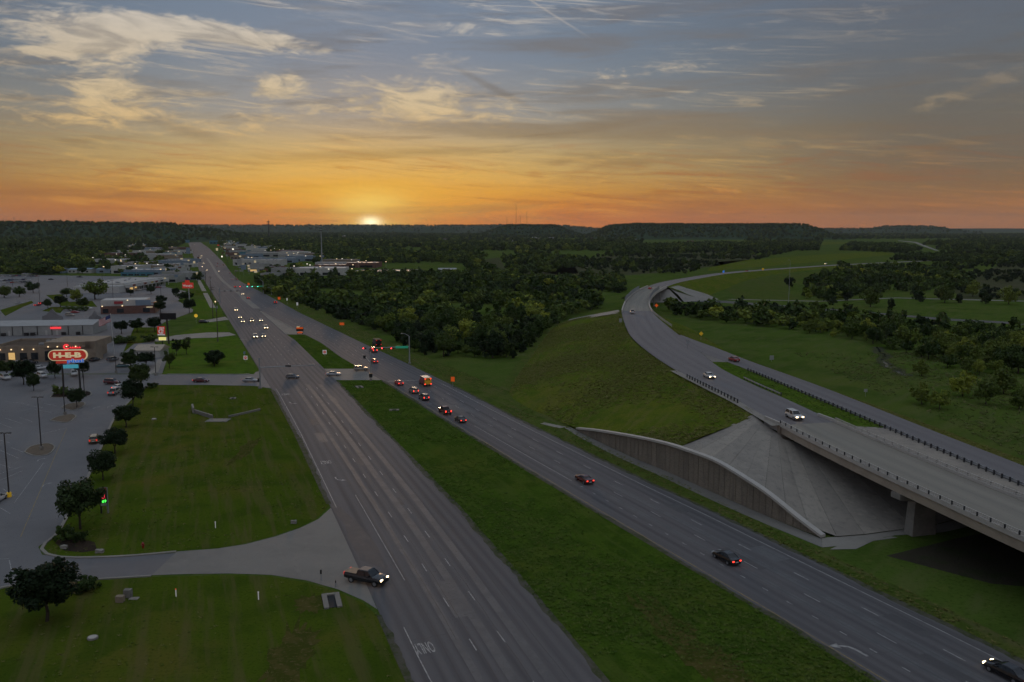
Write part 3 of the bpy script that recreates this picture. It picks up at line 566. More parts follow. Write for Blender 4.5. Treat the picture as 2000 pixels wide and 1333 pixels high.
# direction of travel along PL is away from the camera, so side=+1 is to the right
for P, s in ((PL, 1), (PR, -1)):
    Q = P[:iab + 1]
    inv(solid_strip('kerb_beam', Q, 0.0, .42, -.28, .42, M_cope, bridge, s))
    inv(solid_strip('girder', Q, .28, .85, -1.75, -.28, M_girder, bridge, s))
    for zz in (.62, .92): inv(solid_strip('rail', Q, .12, .26, zz - .07, zz + .07, M_cope, bridge, s))
    acc = 0; last = Q[0]; nxt = 0; mb0 = MB().box(0, 0, 0, .16, .16, .58); pm = mesh('rail_post', mb0.v, mb0.f, M_darkp)
    L = smooth_line(Q, int(sum(np.linalg.norm(np.diff(Q[:, :2], axis=0), axis=1)) / 2.4))
    for k, p in enumerate(L):
        d = L[min(k + 1, len(L) - 1)] - L[max(k - 1, 0)]; d = d[:2] / np.linalg.norm(d[:2]); nn = np.array([d[1], -d[0]]) * s
        o = link('rail_post', pm, None, bridge); o.location = (p[0] + nn[0] * .04, p[1] + nn[1] * .04, p[2] + .70); o.rotation_euler = (0, 0, math.atan2(d[1], d[0])); inv(o)
mid = (PL + PR) / 2
for k in (.36, .64):
    inv(solid_strip('girder', (PL * (1 - k) + PR * k)[:iab + 1], -.35, .35, -1.75, -.30, M_girder, bridge, 1))
inv(loft('deck_soffit', PL[:iab + 1] + [.3, 0, -.29], PR[:iab + 1] + [-.3, 0, -.29], 1, M_pier, bridge, smooth=False))
ang = math.atan2(PR[10][1] - PL[10][1], PR[10][0] - PL[10][0])
ip = idx(127.5); c0 = mid[ip]; tdir = PR[ip] - PL[ip]; ang = math.atan2(tdir[1], tdir[0])
pier = MB().box(0, 0, 3.0, 4.4, 1.9, 6.0, 0, 0.86); o = pier.build('pier_column', M_pier, bridge); o.location = (c0[0] - 1.2, c0[1], 0); o.rotation_euler = (0, 0, ang); inv(o)
cp = MB(); cv = [(-6.1, 6.35), (-6.1, 7.25), (6.1, 7.25), (6.1, 6.35), (2.3, 5.8), (-2.6, 5.8)]
cp.add([(x, -1.05, z) for x, z in cv] + [(x, 1.05, z) for x, z in cv], [(0, 5, 4, 3, 2, 1)[::-1], (6, 7, 8, 9, 10, 11)[::-1]] + [(i, (i + 1) % 6, 6 + (i + 1) % 6, 6 + i) for i in range(6)])
o = cp.build('pier_cap', M_pier, bridge); o.location = (c0[0] - .3, c0[1], 0); o.rotation_euler = (0, 0, ang); inv(o)
ip2 = idx(78); c2 = mid[ip2]; o = link('pier_column', pier.build('tmp', M_pier).data, None, bridge); bpy.data.objects.remove(bpy.data.objects['tmp']); o.location = (c2[0], c2[1], 0); o.rotation_euler = (0, 0, ang); inv(o)
# abutment with wing wall
ab = MB(); a = PL[iab]; b = PR[iab]; n2 = np.array([a[0], a[1]]); t2 = np.array([b[0] - a[0], b[1] - a[1]]); t2 /= np.linalg.norm(t2); l2 = np.array([-t2[1], t2[0]])
ab.box((a[0] + b[0]) / 2 + l2[0] * .5, (a[1] + b[1]) / 2 + l2[1] * .5, 7.3, np.linalg.norm((b - a)[:2]) + .1, 1.0, 3.2, math.atan2(t2[1], t2[0]))
inv(ab.build('abutment', M_girder, bridge))
for base, s in ((a, 1), (b, -1)):
    w = MB(); q = l2 * 3.2
    w.box(base[0] + q[0] + t2[0] * .15 * s, base[1] + q[1] + t2[1] * .15 * s, 8.55, .35, 6.4, 2.0, math.atan2(t2[1], t2[0])); inv(w.build('wing_wall', M_cope, bridge))
# ------------------------------------------------------------------ side ramp on the right
SL = [(87, 60, 8.6), (83, 95, 8.6), (79.9, 127, 8.6), (76.2, 160.5, 8.6), (71.3, 200, 8.7), (67.2, 232, 8.8), (64.3, 250, 8.85), (61.2, 266, 8.9), (59.6, 285, 8.9), (60.0, 310, 8.9)]
SR = [(94, 62, 8.6), (90, 97, 8.6), (86.6, 138.2, 8.6), (83.9, 161.3, 8.6), (78.8, 207, 8.7), (73.8, 238, 8.8), (71.0, 256, 8.85), (68.3, 279, 8.9), (65.8, 295, 8.9), (63.4, 314, 8.9)]
QL = smooth_line(SL, 90); QR = smooth_line(SR, 90)
side = loft('side_ramp', QL + [0, 0, .13], QR + [0, 0, .13], 5, M_ramp, smooth=False)
# between the two ramps: concrete gore, grass, concrete
jg0, jg1 = idx(246), idx(176)
def band(name, y0, y1, mat, zo=-.02, n=30):
    ys_ = np.linspace(y0, y1, n); A = []; B = []
    for y in ys_:
        i = int(np.argmin(abs(PR[:, 1] - y))); j = int(np.argmin(abs(QL[:, 1] - y)))
        A.append((np.interp(y, PR[:, 1], PR[:, 0]), y, 9 + zo)); B.append((np.interp(y, QL[:, 1], QL[:, 0]), y, QL[j][2] + zo + .06))
    return loft(name, A, B, 4, mat, smooth=False)
band('gore_grass', 166, 250, M_lawn2, -.03); band('gore_concrete', 56, 167, M_slab, -.02); band('gore_nose', 249.5, 268, M_conc2, .05, 8)
# embankments
WALL = [(16.0, 199.7, .5), (20.1, 189.5, 2.4), (26.2, 175.6, 4.5), (31.2, 165.4, 5.6), (34.5, 158.2, 5.95), (37.7, 151.2, 6.0), (41, 144, 5.0), (43.7, 138.4, 3.8), (46.8, 132.6, 1.7), (49.2, 128.2, .25)]
WP = smooth_line(WALL, 52)
wtop = lambda y: (float(np.interp(-y, -WP[:, 1], WP[:, 0])), y, float(np.interp(-y, -WP[:, 1], WP[:, 2])))
NB = 80
crest = smooth_line([tuple(p) for p in PL[idx(179):idx(420)] + [-.3, 0, -.15]], NB)
toe = [wtop(y) for y in (162, 170, 178, 186, 194, 199.5)] + [(10, 214, .04), (4.5, 226, .04), (-.5, 243, .04), (0, 258, .04), (2, 277, .04), (7, 315, .04), (13.5, 366, .04), (20.3, 412, .04), (28, 440, .04)]
T = smooth_line(toe, NB); T[0] = wtop(162)
embank = loft('embankment_west', crest, T, 16, M_bank, prof=lambda t: t + .05 * math.sin(math.pi * t * 2), amp=.10)
# pale concrete shoulder behind the guardrail
shoulder = loft('shoulder_paving', smooth_line([tuple(p) for p in PL[idx(167):idx(240)] + [0.2, 0, .004]], 40), smooth_line([tuple(p) for p in PL[idx(167):idx(240)] + [-1.7, 0, -.10]], 40), 2, M_conc, smooth=False)
# slope under the far bridge and beyond
E = smooth_line([(-2, 0, 0)] * 2, 2)
ce = smooth_line([tuple(p) for p in np.concatenate([QR[:-2] + [.1, 0, 0], PR[idx(318):idx(408)] + [.1, 0, -.1]])], 90)
te = []
for i, p in enumerate(ce):
    d = ce[min(i + 1, 89)] - ce[max(i - 1, 0)]; d = d[:2] / np.linalg.norm(d[:2]); nn = np.array([d[1], -d[0]]); w = 27 - 6 * i / 89
    te.append((p[0] + nn[0] * w, p[1] + nn[1] * w, .02))
loft('embankment_east', ce, te, 12, M_bank, prof=lambda t: t ** .92, amp=.10)
i0 = ifb1
for P, s, w0, nm in ((PL, -1, 16, 'embankment_far_west'), (PR, 1, 22, 'embankment_far_east')):
    A = P[i0:] + [0, 0, 0]; B = []
    for i, p in enumerate(A):
        d = A[min(i + 1, len(A) - 1)] - A[max(i - 1, 0)]; d = d[:2] / np.linalg.norm(d[:2]); nn = np.array([d[1], -d[0]]) * s; w = 3 + w0 * p[2] / 9
        B.append((p[0] + nn[0] * w, p[1] + nn[1] * w, .02))
    loft(nm, A, B, 8, M_bank)
# ------------------------------------------------------------------ slope paving fan
fan = empty('slope_paving', (53, 168, 0), 0, 'fan of concrete slope paving slabs spreading below the bridge end', 'slope paving')
bot = [wtop(y) for y in (162, 156, 150, 144, 138.4, 133, 129)] + [(50.4, 128.4, .2), (56.5, 129.6, .15), (63, 131.8, .15), (69.5, 134, .15), (76, 137.5, .15), (83, 142, .15)]
topl = [(51.9, 178.9, 8.62), (52.2, 176, 8.5), (52.4, 174, 8.3), (52.9, 170.6, 7.9), (53.8, 167.6, 7.4), (54.4, 165.6, 6.6), (56, 165.4, 6.2), (59, 165.8, 6.1), (63, 166.4, 6.1), (67, 167, 6.2), (70, 167, 6.5)]
NBP = 15; BB = smooth_line(bot, NBP + 1); TT = smooth_line(topl, NBP + 1)
for k in range(NBP):
    A = np.array([TT[k] * (1 - t) + BB[k] * t for t in np.linspace(0, 1, 9)]); B = np.array([TT[k + 1] * (1 - t) + BB[k + 1] * t for t in np.linspace(0, 1, 9)])
    for X in (A, B): X[:, 2] += -.25 * np.sin(np.pi * np.linspace(0, 1, 9)) + .05
    g = (B - A) * .006; dz = random.uniform(-.02, .02)
    V = []; Fc = []
    for i in range(9): V += [A[i] + g[i] + [0, 0, dz], B[i] - g[i] + [0, 0, dz], A[i] + g[i] - [0, 0, .15], B[i] - g[i] - [0, 0, .15]]
    for i in range(8): 
        q = i * 4; Fc += [(q, q + 4, q + 5, q + 1), (q, q + 2, q + 6, q + 4), (q + 1, q + 5, q + 7, q + 3)]
    me = mesh('slab', V, Fc, M_slab)
    if me.polygons[0].normal.z < 0: me.flip_normals()
    o = link('slab', me, None, fan); o.matrix_parent_inverse = Matrix.Translation((-53, -168, 0))
# ------------------------------------------------------------------ retaining wall
wall = empty('retaining_wall', (33, 162, 0), 0, 'long curved-top stone panel retaining wall with pale coping beside the highway', 'retaining wall')
winv = lambda o: setattr(o, 'matrix_parent_inverse', Matrix.Translation((-33, -162, 0)))
NP = 51
for k in range(NP):
    a = WP[k]; b = WP[k + 1] if k + 1 < len(WP) else WP[-1]
    d = (b - a)[:2]; L_ = np.linalg.norm(d); d /= L_; n_ = np.array([-d[1], d[0]]); off = random.uniform(0, .05)
    if n_[0] > 0: n_ = -n_                       # towards the road
    a2 = a[:2] + d * .055; b2 = b[:2] - d * .055
    p = [a2 + n_ * (.12 + off), b2 + n_ * (.12 + off), b2 - n_ * .15, a2 - n_ * .15]
    V = [(*q, -.1) for q in p] + [(*p[0], a[2]), (*p[1], b[2]), (*p[2], b[2]), (*p[3], a[2])]
    Fc = [(0, 1, 5, 4), (1, 2, 6, 5), (2, 3, 7, 6), (3, 0, 4, 7), (4, 5, 6, 7)]
    me = mesh('stone_panel', V, Fc, M_panel); o = link('stone_panel', me, None, wall); winv(o)
o = solid_strip('coping', WP + [0, 0, 0], -.62, .42, -.05, .38, M_cope, wall, -1); winv(o)
bk = MB(); V = []; 
for p in WP: V += [(p[0] + .2, p[1] + .1, -.1), (p[0] + .2, p[1] + .1, p[2] - .02)]
winv(link('backing', mesh('backing', V, [(2 * i, 2 * i + 2, 2 * i + 3, 2 * i + 1) for i in range(len(WP) - 1)], M_black), None, wall))
# apron in front of the wall and along the toe of the paving
AP0 = smooth_line([(14.5, 203, .05), (19.6, 190, .05), (25.9, 175.5, .05), (31, 165.6, .05), (37.4, 151.2, .05), (43.4, 138.4, .05), (48.8, 128, .05)], 40)
AP1 = smooth_line([(12.6, 203.5, .05), (17.0, 190, .05), (23.3, 174.5, .05), (28.2, 164.4, .05), (34.6, 150, .05), (41.0, 136.6, .05), (47.6, 124.2, .05)], 40)
loft('wall_apron', AP0, AP1, 3, M_conc2, smooth=False)
loft('paving_apron', smooth_line([(48.9, 128.2, .07), (56.5, 129.8, .07), (63, 131.9, .07), (70, 134.2, .07), (83, 142, .07)], 20), smooth_line([(47.6, 124.2, .07), (55.5, 126.3, .07), (60.5, 129.2, .07), (70, 131, .07), (84, 138.5, .07)], 20), 2, M_conc, smooth=False)
sheet('flume_end', [(13.6, 203.6), (8.2, 208.5), (7.0, 207.2), (11.6, 202.4)], .06, M_conc)
sheet('drain_strip', [(48.4, 123.4), (52.5, 123.6), (56.6, 127.0), (61, 128.4), (60.2, 129.0), (55, 126.6), (50.5, 125.2)], .05, M_conc)
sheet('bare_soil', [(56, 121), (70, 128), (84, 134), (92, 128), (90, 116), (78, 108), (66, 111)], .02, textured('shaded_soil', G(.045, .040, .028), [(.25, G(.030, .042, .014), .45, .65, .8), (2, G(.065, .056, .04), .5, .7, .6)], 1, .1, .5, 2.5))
# ------------------------------------------------------------------ guardrails
def guardrail(label, pts, sp, postmat, back):
    P = smooth_line(pts, max(4, int(sum(np.linalg.norm(np.diff(np.array(pts)[:, :2], axis=0), axis=1)) / sp) + 1))
    r = empty('guardrail', tuple(P[0]), 0, label, 'guardrail'); I = Matrix.Translation(-Vector(P[0]))
    o = solid_strip('beam', P, 0.0, .07, .45, .78, M_steel, r, 1); o.matrix_parent_inverse = I
    mb0 = MB().box(0, 0, .42, .2, .24, .95); pm = mesh('post', mb0.v, mb0.f, postmat)
    for k, p in enumerate(P):
        d = P[min(k + 1, len(P) - 1)] - P[max(k - 1, 0)]; d = d[:2] / np.linalg.norm(d[:2]); nn = np.array([d[1], -d[0]]) * back
        o = link('post', pm, None, r); o.location = (p[0] + nn[0], p[1] + nn[1], p[2]); o.rotation_euler = (0, 0, math.atan2(d[1], d[0])); o.matrix_parent_inverse = I
    return r
guardrail('dark-posted guardrail along the grassy side of the overpass ramp', [tuple(PL[i] + [-.5, 0, -.05]) for i in range(iab + 4, idx(233), 2)], 1.9, M_darkp, -.2)
guardrail('guardrail with pale beam between the overpass ramp and the grass gore', [tuple(PR[i] + [.25, 0, -.02]) for i in range(iab + 5, idx(226), 2)], 1.9, M_darkp, .2)
guardrail('long dark-posted guardrail along the left edge of the side ramp', [tuple(QL[i] + [-.4, 0, -.02]) for i in range(8, int(np.argmin(abs(QL[:, 1] - 236))), 2)], 1.9, M_darkp, -.2)
# ------------------------------------------------------------------ far bridge on the curve
fb = empty('curved_bridge', (75, 500, 0), 0, 'curved bridge with mesh screen fences carrying the ramp over the lower road', 'bridge')
finv = lambda o: setattr(o, 'matrix_parent_inverse', Matrix.Translation((-75, -500, 0)))
finv(loft('deck', PL[ifb0:ifb1 + 1] + [0, 0, 0], PR[ifb0:ifb1 + 1] + [0, 0, 0], 6, M_deck, fb, smooth=False))
finv(loft('deck_soffit', PL[ifb0:ifb1 + 1] + [0, 0, -.5], PR[ifb0:ifb1 + 1] + [0, 0, -.5], 1, M_pier, fb, smooth=False))
M_mesh = bsdf('screen_mesh', G(.30, .33, .36), .6, .3)
t_ = NT(M_mesh.node_tree); b_ = M_mesh.node_tree.nodes['Principled BSDF']; b_.inputs['Alpha'].default_value = .62
for P, s in ((PL, 1), (PR, -1)):
    Q = P[ifb0 - 1:ifb1 + 1]
    finv(solid_strip('parapet', Q, -.2, .25, -.9, .85, M_cope, fb, s))
    Qf = P[ifb0 + 8:ifb1 - 6]; finv(solid_strip('screen_fence', Qf, 0.0, .05, .85, 3.0, M_mesh, fb, s))
    pm = mesh('fence_post', MB().box(0, 0, 1.9, .1, .1, 2.3).v, MB().box(0, 0, 1.9, .1, .1, 2.3).f, M_pole)
    for p in Qf[::3]:
        o = link('fence_post', pm, None, fb); o.location = tuple(p); finv(o)
for k in np.linspace(ifb0 + 5, ifb1 - 4, 5):
    i = int(k)
    for f_ in (.12, .5, .88):
        c = PL[i] * (1 - f_) + PR[i] * f_
        o = MB().tube([(0, 0, 0), (0, 0, 8.2)], .5, 10).build('column', M_conc, fb); o.location = (c[0], c[1], 0); finv(o)
    d = PR[i] - PL[i]; o = MB().box(0, 0, 7.85, float(np.linalg.norm(d[:2])) + .2, 1.1, .9).build('bent_cap', M_conc, fb); o.location = tuple((PL[i] + PR[i])[:2] / 2) + (0,); o.rotation_euler = (0, 0, math.atan2(d[1], d[0])); finv(o)
# approach barrier that curls off the curve
guardrail('pale guardrail curling off the inside of the far curve', [tuple(PR[idx(408) - k] + [.15 + .12 * k, 0, -.05]) for k in range(0, 14, 2)], 1.9, M_steel, .2)
# concrete slope at both ends of the far bridge
cs = [gp(1105, 628), gp(1160, 608), gp(1212, 592)]
q = PL[ifb0]
loft('slope_strip_west', [(28, 436, .1), (36, 424, 3.5), (q[0] - 1.5, q[1] - 6, 8.6)], [(31, 453, .1), (40.5, 441, 3.5), (q[0] - .6, q[1] + 9, 8.6)], 3, M_conc, smooth=False)
q0, q1 = PR[ifb1], PR[ifb1 - 12]
loft('slope_paving_far', [(q0[0] + 12, q0[1] + 22, 8.3), (q0[0] + 30, q0[1] + 8, 3.0), (q0[0] + 36, q0[1] + 0, .1)], [(q0[0] + 1.5, q0[1] + 1, 8.3), (q0[0] + 6, q0[1] - 9, 4), (q0[0] + 8, q0[1] - 20, .1)], 4, M_conc, smooth=False)
q2 = PL[ifb1]; loft('slope_paving_under', [(q2[0], q2[1], 7.3), (q2[0] - 6, q2[1] - 14, 3.6), (q2[0] - 10, q2[1] - 28, .1)], [(q0[0] + 1.5, q0[1] + 1, 7.3), (q0[0] + 4, q0[1] - 10, 3.6), (q0[0] + 6, q0[1] - 22, .1)], 3, M_conc, smooth=False)
# ------------------------------------------------------------------ lower road, stream and fields on the right
sheet('lower_road', pxpoly([(1310, 589), (1400, 591), (1560, 603), (1700, 613.5), (1850, 626.5), (2060, 638), (2060, 634), (1850, 622.5), (1700, 610), (1560, 599), (1420, 588), (1320, 586)]), .03, M_road2)
sheet('track_road', pxpoly([(1420, 585.5), (1600, 589.5), (1750, 583), (2060, 591), (2060, 589.3), (1750, 581.6), (1600, 588.3), (1430, 584.5)]), .03, M_conc2)
SW = smooth_line([(151, 346), (148.2, 338), (145.4, 330), (144.4, 323), (140.2, 315), (136.6, 308), (135.4, 301), (132.8, 296), (134, 290), (131.6, 284), (131, 277)], 60)
def ribbon(name, P, w0, w1, z, mat):
    A = []; B = []
    for p in P: A.append((p[0] - random.uniform(w0, w1), p[1], z)); B.append((p[0] + random.uniform(w0, w1), p[1], z))
    return loft(name, A, B, 2, mat, smooth=False)
ribbon('stream_bank', SW, 1.6, 3.4, .012, textured('muddy_bank', G(.05, .048, .034), [(.5, G(.05, .066, .022), .40, .58, .9)], 1, .1)); ribbon('stream', SW, .25, .8, .03, M_water)
M_scrub = textured('scrub_turf', G(.080, .082, .044), [(.02, G(.060, .074, .030), .42, .6, .9), (.1, G(.115, .102, .068), .5, .68, .7), (.6, G(.045, .056, .022), .52, .7, .7)], 1, 0, .6, 1.0)
sheet('far_highway', pxpoly([(1755, 470), (1790, 473), (1812, 481.5), (1834, 490), (1829, 490.5), (1806, 482.5), (1785, 474.5), (1753, 470.8)]), .05, M_conc2)
for nm, pts, mt in (('green_field', [(1400, 512), (1600, 498), (1700, 492), (1760, 496), (1640, 508), (1480, 522), (1380, 530)], M_bank), ('green_verge', [(1440, 585), (1420, 566), (1400, 553), (1540, 536), (1640, 524), (1560, 545), (1540, 570), (1560, 586)], M_verge),
                    ('pale_field_a', [(940, 508), (975, 503), (990, 530), (960, 528)], M_scrub), ('pale_field_b', [(1040, 518), (1120, 515), (1130, 534), (1060, 540), (1000, 540)], M_scrub), ('scrub_slope', [(1010, 520), (1180, 501), (1400, 492), (1500, 500), (1400, 520), (1300, 532), (1230, 538), (1100, 540)], M_scrub), ('clearing_a', [(588, 566), (640, 562), (720, 566), (712, 590), (640, 590)], M_ground),
                    ('clearing_b', [(940, 565), (1020, 572), (1100, 583), (1000, 582)], M_bank), ('pale_field_c', [(1200, 478), (1420, 470), (1700, 474), (1500, 484), (1300, 486)], M_bank), ('scrub_field', [(1850, 560), (1960, 515), (2100, 515), (2100, 585), (1880, 585)], M_scrub)):
    sheet(nm, pxpoly(pts), .015, mt)
# dirt scars on the near grass
for (u, v, rx, ry) in ((570, 1275, 3.0, 9.5), (605, 1180, 2.2, 3), (480, 880, 2.0, 12), (1330, 1245, 3.0, 12), (1410, 1300, 3, 6), (1060, 858, 4, 4)):
    gx, gy = gp(u, v); 
    rr_ = [random.uniform(.55, 1.15) for _ in range(41)]
    sheet('worn_patch', [(gx + rx * math.cos(a) * q_ - .3 * ry * math.sin(a) * q_ * (1 if u > 1000 else .2), gy + ry * math.sin(a) * q_) for a, q_ in zip(np.linspace(0, 6.28, 42)[:-1], rr_)], .042 + .003 * (v > 1250) + .002 * (u > 1400), M_worn if 'M_worn' in globals() else textured('worn_turf', G(.060, .062, .026), [(.5, G(.038, .052, .014), .40, .55, .95), (1.7, G(.10, .088, .058), .52, .68, .75)], 1, .08, .6, 2.2))
    M_worn = MATS['worn_turf']
# ------------------------------------------------------------------ vehicles
M_glass = bsdf('car_glass', G(.010, .014, .018), .06, 0, .6)
M_tyre = bsdf('tyre_rubber', G(.012, .012, .012), .85)
M_rim = bsdf('alloy_rim', G(.38, .39, .40), .35, .8)
M_trim = bsdf('black_trim', G(.014, .014, .015), .5)
M_head_on = bsdf('headlight_on', G(.9, .85, .7), .3, emit=G(1.0, .74, .38), es=9.0)
M_head_off = bsdf('headlight_off', G(.55, .56, .56), .15, 0, .6)
M_tail_on = bsdf('tail_light_on', G(.5, .02, .02), .3, emit=G(1.0, .05, .03), es=2.6)
M_tail_off = bsdf('tail_light_off', G(.22, .015, .015), .25)
M_tail_dim = bsdf('tail_light_dim', G(.4, .02, .02), .25, emit=G(1.0, .05, .03), es=.5)
M_plate = bsdf('number_plate', G(.6, .6, .58), .5)
PAINT = {}
def paint_mat(name, col, rough=.22, metal=.25):
    if name not in PAINT:
        m = bsdf('paint_' + name, col, rough, metal, .6); b = m.node_tree.nodes['Principled BSDF']; b.inputs['Coat Weight'].default_value = .5; b.inputs['Coat Roughness'].default_value = .08
        PAINT[name] = m
    return PAINT[name]
for n_, c_ in dict(white=G(.62, .62, .60), silver=G(.36, .37, .38), black=G(.010, .010, .012), grey=G(.11, .115, .12), red=G(.30, .014, .014), maroon=G(.10, .012, .014), blue=G(.03, .06, .14), gold=G(.32, .25, .15), tan=G(.30, .27, .22), brightred=G(.50, .02, .02), teal=G(.05, .11, .12)).items(): paint_mat(n_, c_)
M_tonneau = bsdf('tonneau_vinyl', G(.10, .085, .07), .55)
M_bed = bsdf('truck_bed_liner', G(.02, .02, .02), .8)
SPEC = {  # length, half width, stations (x, halfwidth, zbottom, ztop), greenhouse base x0 x1 z hw, roof x0 x1 z hw, wheel x, r
 'sedan': dict(st=[(-2.42, .70, .40, .78), (-2.36, .82, .30, .96), (-1.7, .90, .22, 1.04), (-.6, .92, .20, 1.0), (.8, .92, .20, .97), (1.5, .91, .22, .90), (2.1, .86, .25, .78), (2.40, .70, .34, .62)], gh=(-1.95, 1.20, .96, .84), rf=(-1.05, .30, 1.44, .60), wx=(1.45, -1.42), r=.33),
 'coupe': dict(st=[(-2.42, .74, .40, .84), (-2.36, .86, .30, 1.02), (-1.6, .94, .24, 1.06), (-.5, .93, .20, 1.0), (.8, .93, .20, .98), (1.6, .93, .22, .94), (2.2, .88, .25, .84), (2.42, .74, .34, .66)], gh=(-1.75, .95, .98, .82), rf=(-.95, .10, 1.38, .58), wx=(1.5, -1.42), r=.35),
 'hatch': dict(st=[(-2.05, .72, .42, .88), (-1.98, .84, .30, 1.02), (-1.3, .89, .22, 1.02), (0, .90, .20, .98), (1.0, .90, .22, .94), (1.7, .86, .25, .84), (2.05, .70, .34, .64)], gh=(-1.95, 1.10, .97, .82), rf=(-1.45, .25, 1.50, .62), wx=(1.28, -1.28), r=.32),
 'suv': dict(st=[(-2.42, .78, .50, 1.0), (-2.36, .92, .36, 1.16), (-1.6, .97, .30, 1.18), (-.4, .98, .28, 1.16), (.9, .98, .28, 1.12), (1.7, .97, .30, 1.08), (2.25, .92, .34, .98), (2.44, .78, .42, .78)], gh=(-2.33, 1.15, 1.12, .90), rf=(-2.05, .30, 1.80, .70), wx=(1.48, -1.45), r=.39),
 'minivan': dict(st=[(-2.5, .80, .50, 1.0), (-2.44, .93, .34, 1.12), (-1.6, .97, .28, 1.12), (0, .98, .26, 1.08), (1.2, .97, .26, 1.04), (1.9, .94, .30, .94), (2.5, .76, .38, .70)], gh=(-2.42, 1.55, 1.06, .90), rf=(-2.15, .55, 1.76, .72), wx=(1.55, -1.5), r=.35),
 'pickup': dict(st=[(-2.92, .86, .62, 1.10), (-2.86, .96, .55, 1.26), (-1.9, .99, .42, 1.28), (-1.0, .99, .40, 1.28), (-.95, .99, .40, 1.24), (1.1, .99, .40, 1.22), (1.9, .99, .42, 1.20), (2.6, .95, .45, 1.12), (2.86, .84, .52, .90)], gh=(-.95, 1.45, 1.20, .92), rf=(-.75, .70, 1.92, .74), wx=(1.85, -1.75), r=.42),
}
def ring_mesh(name, rings, mat):
    n = len(rings[0]); V = [p for r in rings for p in r]
    Fc = [(i * n + k, i * n + (k + 1) % n, (i + 1) * n + (k + 1) % n, (i + 1) * n + k) for i in range(len(rings) - 1) for k in range(n)] + [tuple(range(n - 1, -1, -1)), tuple((len(rings) - 1) * n + k for k in range(n))]
    me = mesh(name, V, Fc, mat); bm = bmesh.new(); bm.from_mesh(me); bmesh.ops.recalc_face_normals(bm, faces=bm.faces); bm.to_mesh(me); bm.free(); return me
CARM = {}
def car_parts(kind):
    if kind in CARM: return CARM[kind]
    s = SPEC[kind]; rings = []
    for x, w, zb, zt in s['st']:
        zm = zb + (zt - zb) * .62
        rings.append([(x, -w * .90, zb), (x, -w, zb + .16), (x, -w, zm), (x, -w * .90, zt - .02), (x, -w * .45, zt + .035), (x, w * .45, zt + .035), (x, w * .90, zt - .02), (x, w, zm), (x, w, zb + .16), (x, w * .90, zb)])
    body = ring_mesh('body', rings, PAINT['grey'])
    x0, x1, zg, hw = s['gh']; r0, r1, zr, rw = s['rf']
    rake = .06
    gl = ring_mesh('window_glass', [[(x0, -hw, zg - .05), (x1, -hw * .96, zg - .05), (x1, hw * .96, zg - .05), (x0, hw, zg - .05)], [(r0, -rw, zr - .05), (r1, -rw * .97, zr - .05), (r1, rw * .97, zr - .05), (r0, rw, zr - .05)]], M_glass)
    rf = MB(); m_ = (r0 + r1) / 2
    rf.add([(r0 - .04, -rw, zr - .06), (r1 + .06, -rw, zr - .06), (r1 + .06, rw, zr - .06), (r0 - .04, rw, zr - .06), (r0 + .05, -rw * .86, zr + .01), (r1 - .1, -rw * .86, zr + .01), (r1 - .1, rw * .86, zr + .01), (r0 + .05, rw * .86, zr + .01)],
           [(0, 3, 2, 1), (4, 5, 6, 7), (0, 1, 5, 4), (1, 2, 6, 5), (2, 3, 7, 6), (3, 0, 4, 7)])
    for sg in (-1, 1):
        rf.tube([(x0, sg * (hw + .005), zg - .05), (r0, sg * (rw + .005), zr - .04)], .055, 4); rf.tube([(x1, sg * hw * .965, zg - .05), (r1, sg * rw * .975, zr - .04)], .045, 4)
        bx = x0 * .45 + x1 * .55; rf.tube([(bx, sg * (hw + .008), zg - .04), (r0 * .4 + r1 * .6, sg * (rw + .008), zr - .04)], .045, 4)
    roof = mesh('roof', rf.v, rf.f, PAINT['grey'])
    r = s['r']; ty = MB().tube([(0, -.13, 0), (0, .13, 0)], r, 14); tyre = mesh('wheel', ty.v, ty.f, M_tyre)
    rm = MB().tube([(0, -.145, 0), (0, .145, 0)], r * .62, 10); rim = mesh('rim', rm.v, rm.f, M_rim)
    fx = s['st'][-1]; fx2 = s['st'][-2]; bx = s['st'][0]
    hz = (fx[3] + fx2[3]) / 2 - .06; hd = MB().box(0, 0, 0, .16, .40, .20); head = mesh('headlight', hd.v, hd.f, M_head_off)
    td = MB().box(0, 0, 0, .12, .28 if kind != 'suv' else .18, .18 if kind in ('sedan', 'coupe', 'hatch') else .42); tail = mesh('tail_light', td.v, td.f, M_tail_off)
    gr = MB().box(fx[0] + .0, 0, fx[2] + .16, .06, fx[1] * 1.15, .20); grille = mesh('grille', gr.v, gr.f, M_trim)
    pl = MB().box(bx[0] - .02, 0, bx[2] + .22, .04, .5, .14); plate = mesh('number_plate', pl.v, pl.f, M_plate)
    bp = MB().box(bx[0] + .02, 0, bx[2] - .02, .10, bx[1] * 1.9, .16); bump = mesh('bumper', bp.v, bp.f, M_trim); bp = MB().box(fx[0] - .02, 0, fx[2] - .03, .10, fx[1] * 1.9, .14); bump2 = mesh('bumper', bp.v, bp.f, M_trim)
    mirror = []
    for sg in (-1, 1): mr = MB().box(x1 - .55, sg * (hw + .16), zg + .10, .14, .22, .16); mirror.append(mesh('mirror', mr.v, mr.f, M_trim))
    ex = []
    if kind == 'pickup':
        bd = MB().box(-1.95, 0, 1.30, 1.72, 1.66, .05); ex.append(('bed_cover', mesh('bed_cover', bd.v, bd.f, M_bed)))
    CARM[kind] = dict(body=body, glass=gl, roof=roof, tyre=tyre, rim=rim, head=head, tail=tail, grille=grille, plate=plate, bump=(bump, bump2), mirror=mirror, extra=ex, s=s, hz=hz, hy=fx2[1] * .70, hx=(fx[0] + fx2[0]) / 2 + .02, ty=s['st'][1][1] * .76, tx=bx[0] + .01, tz=s['st'][1][3] - .18)
    return CARM[kind]
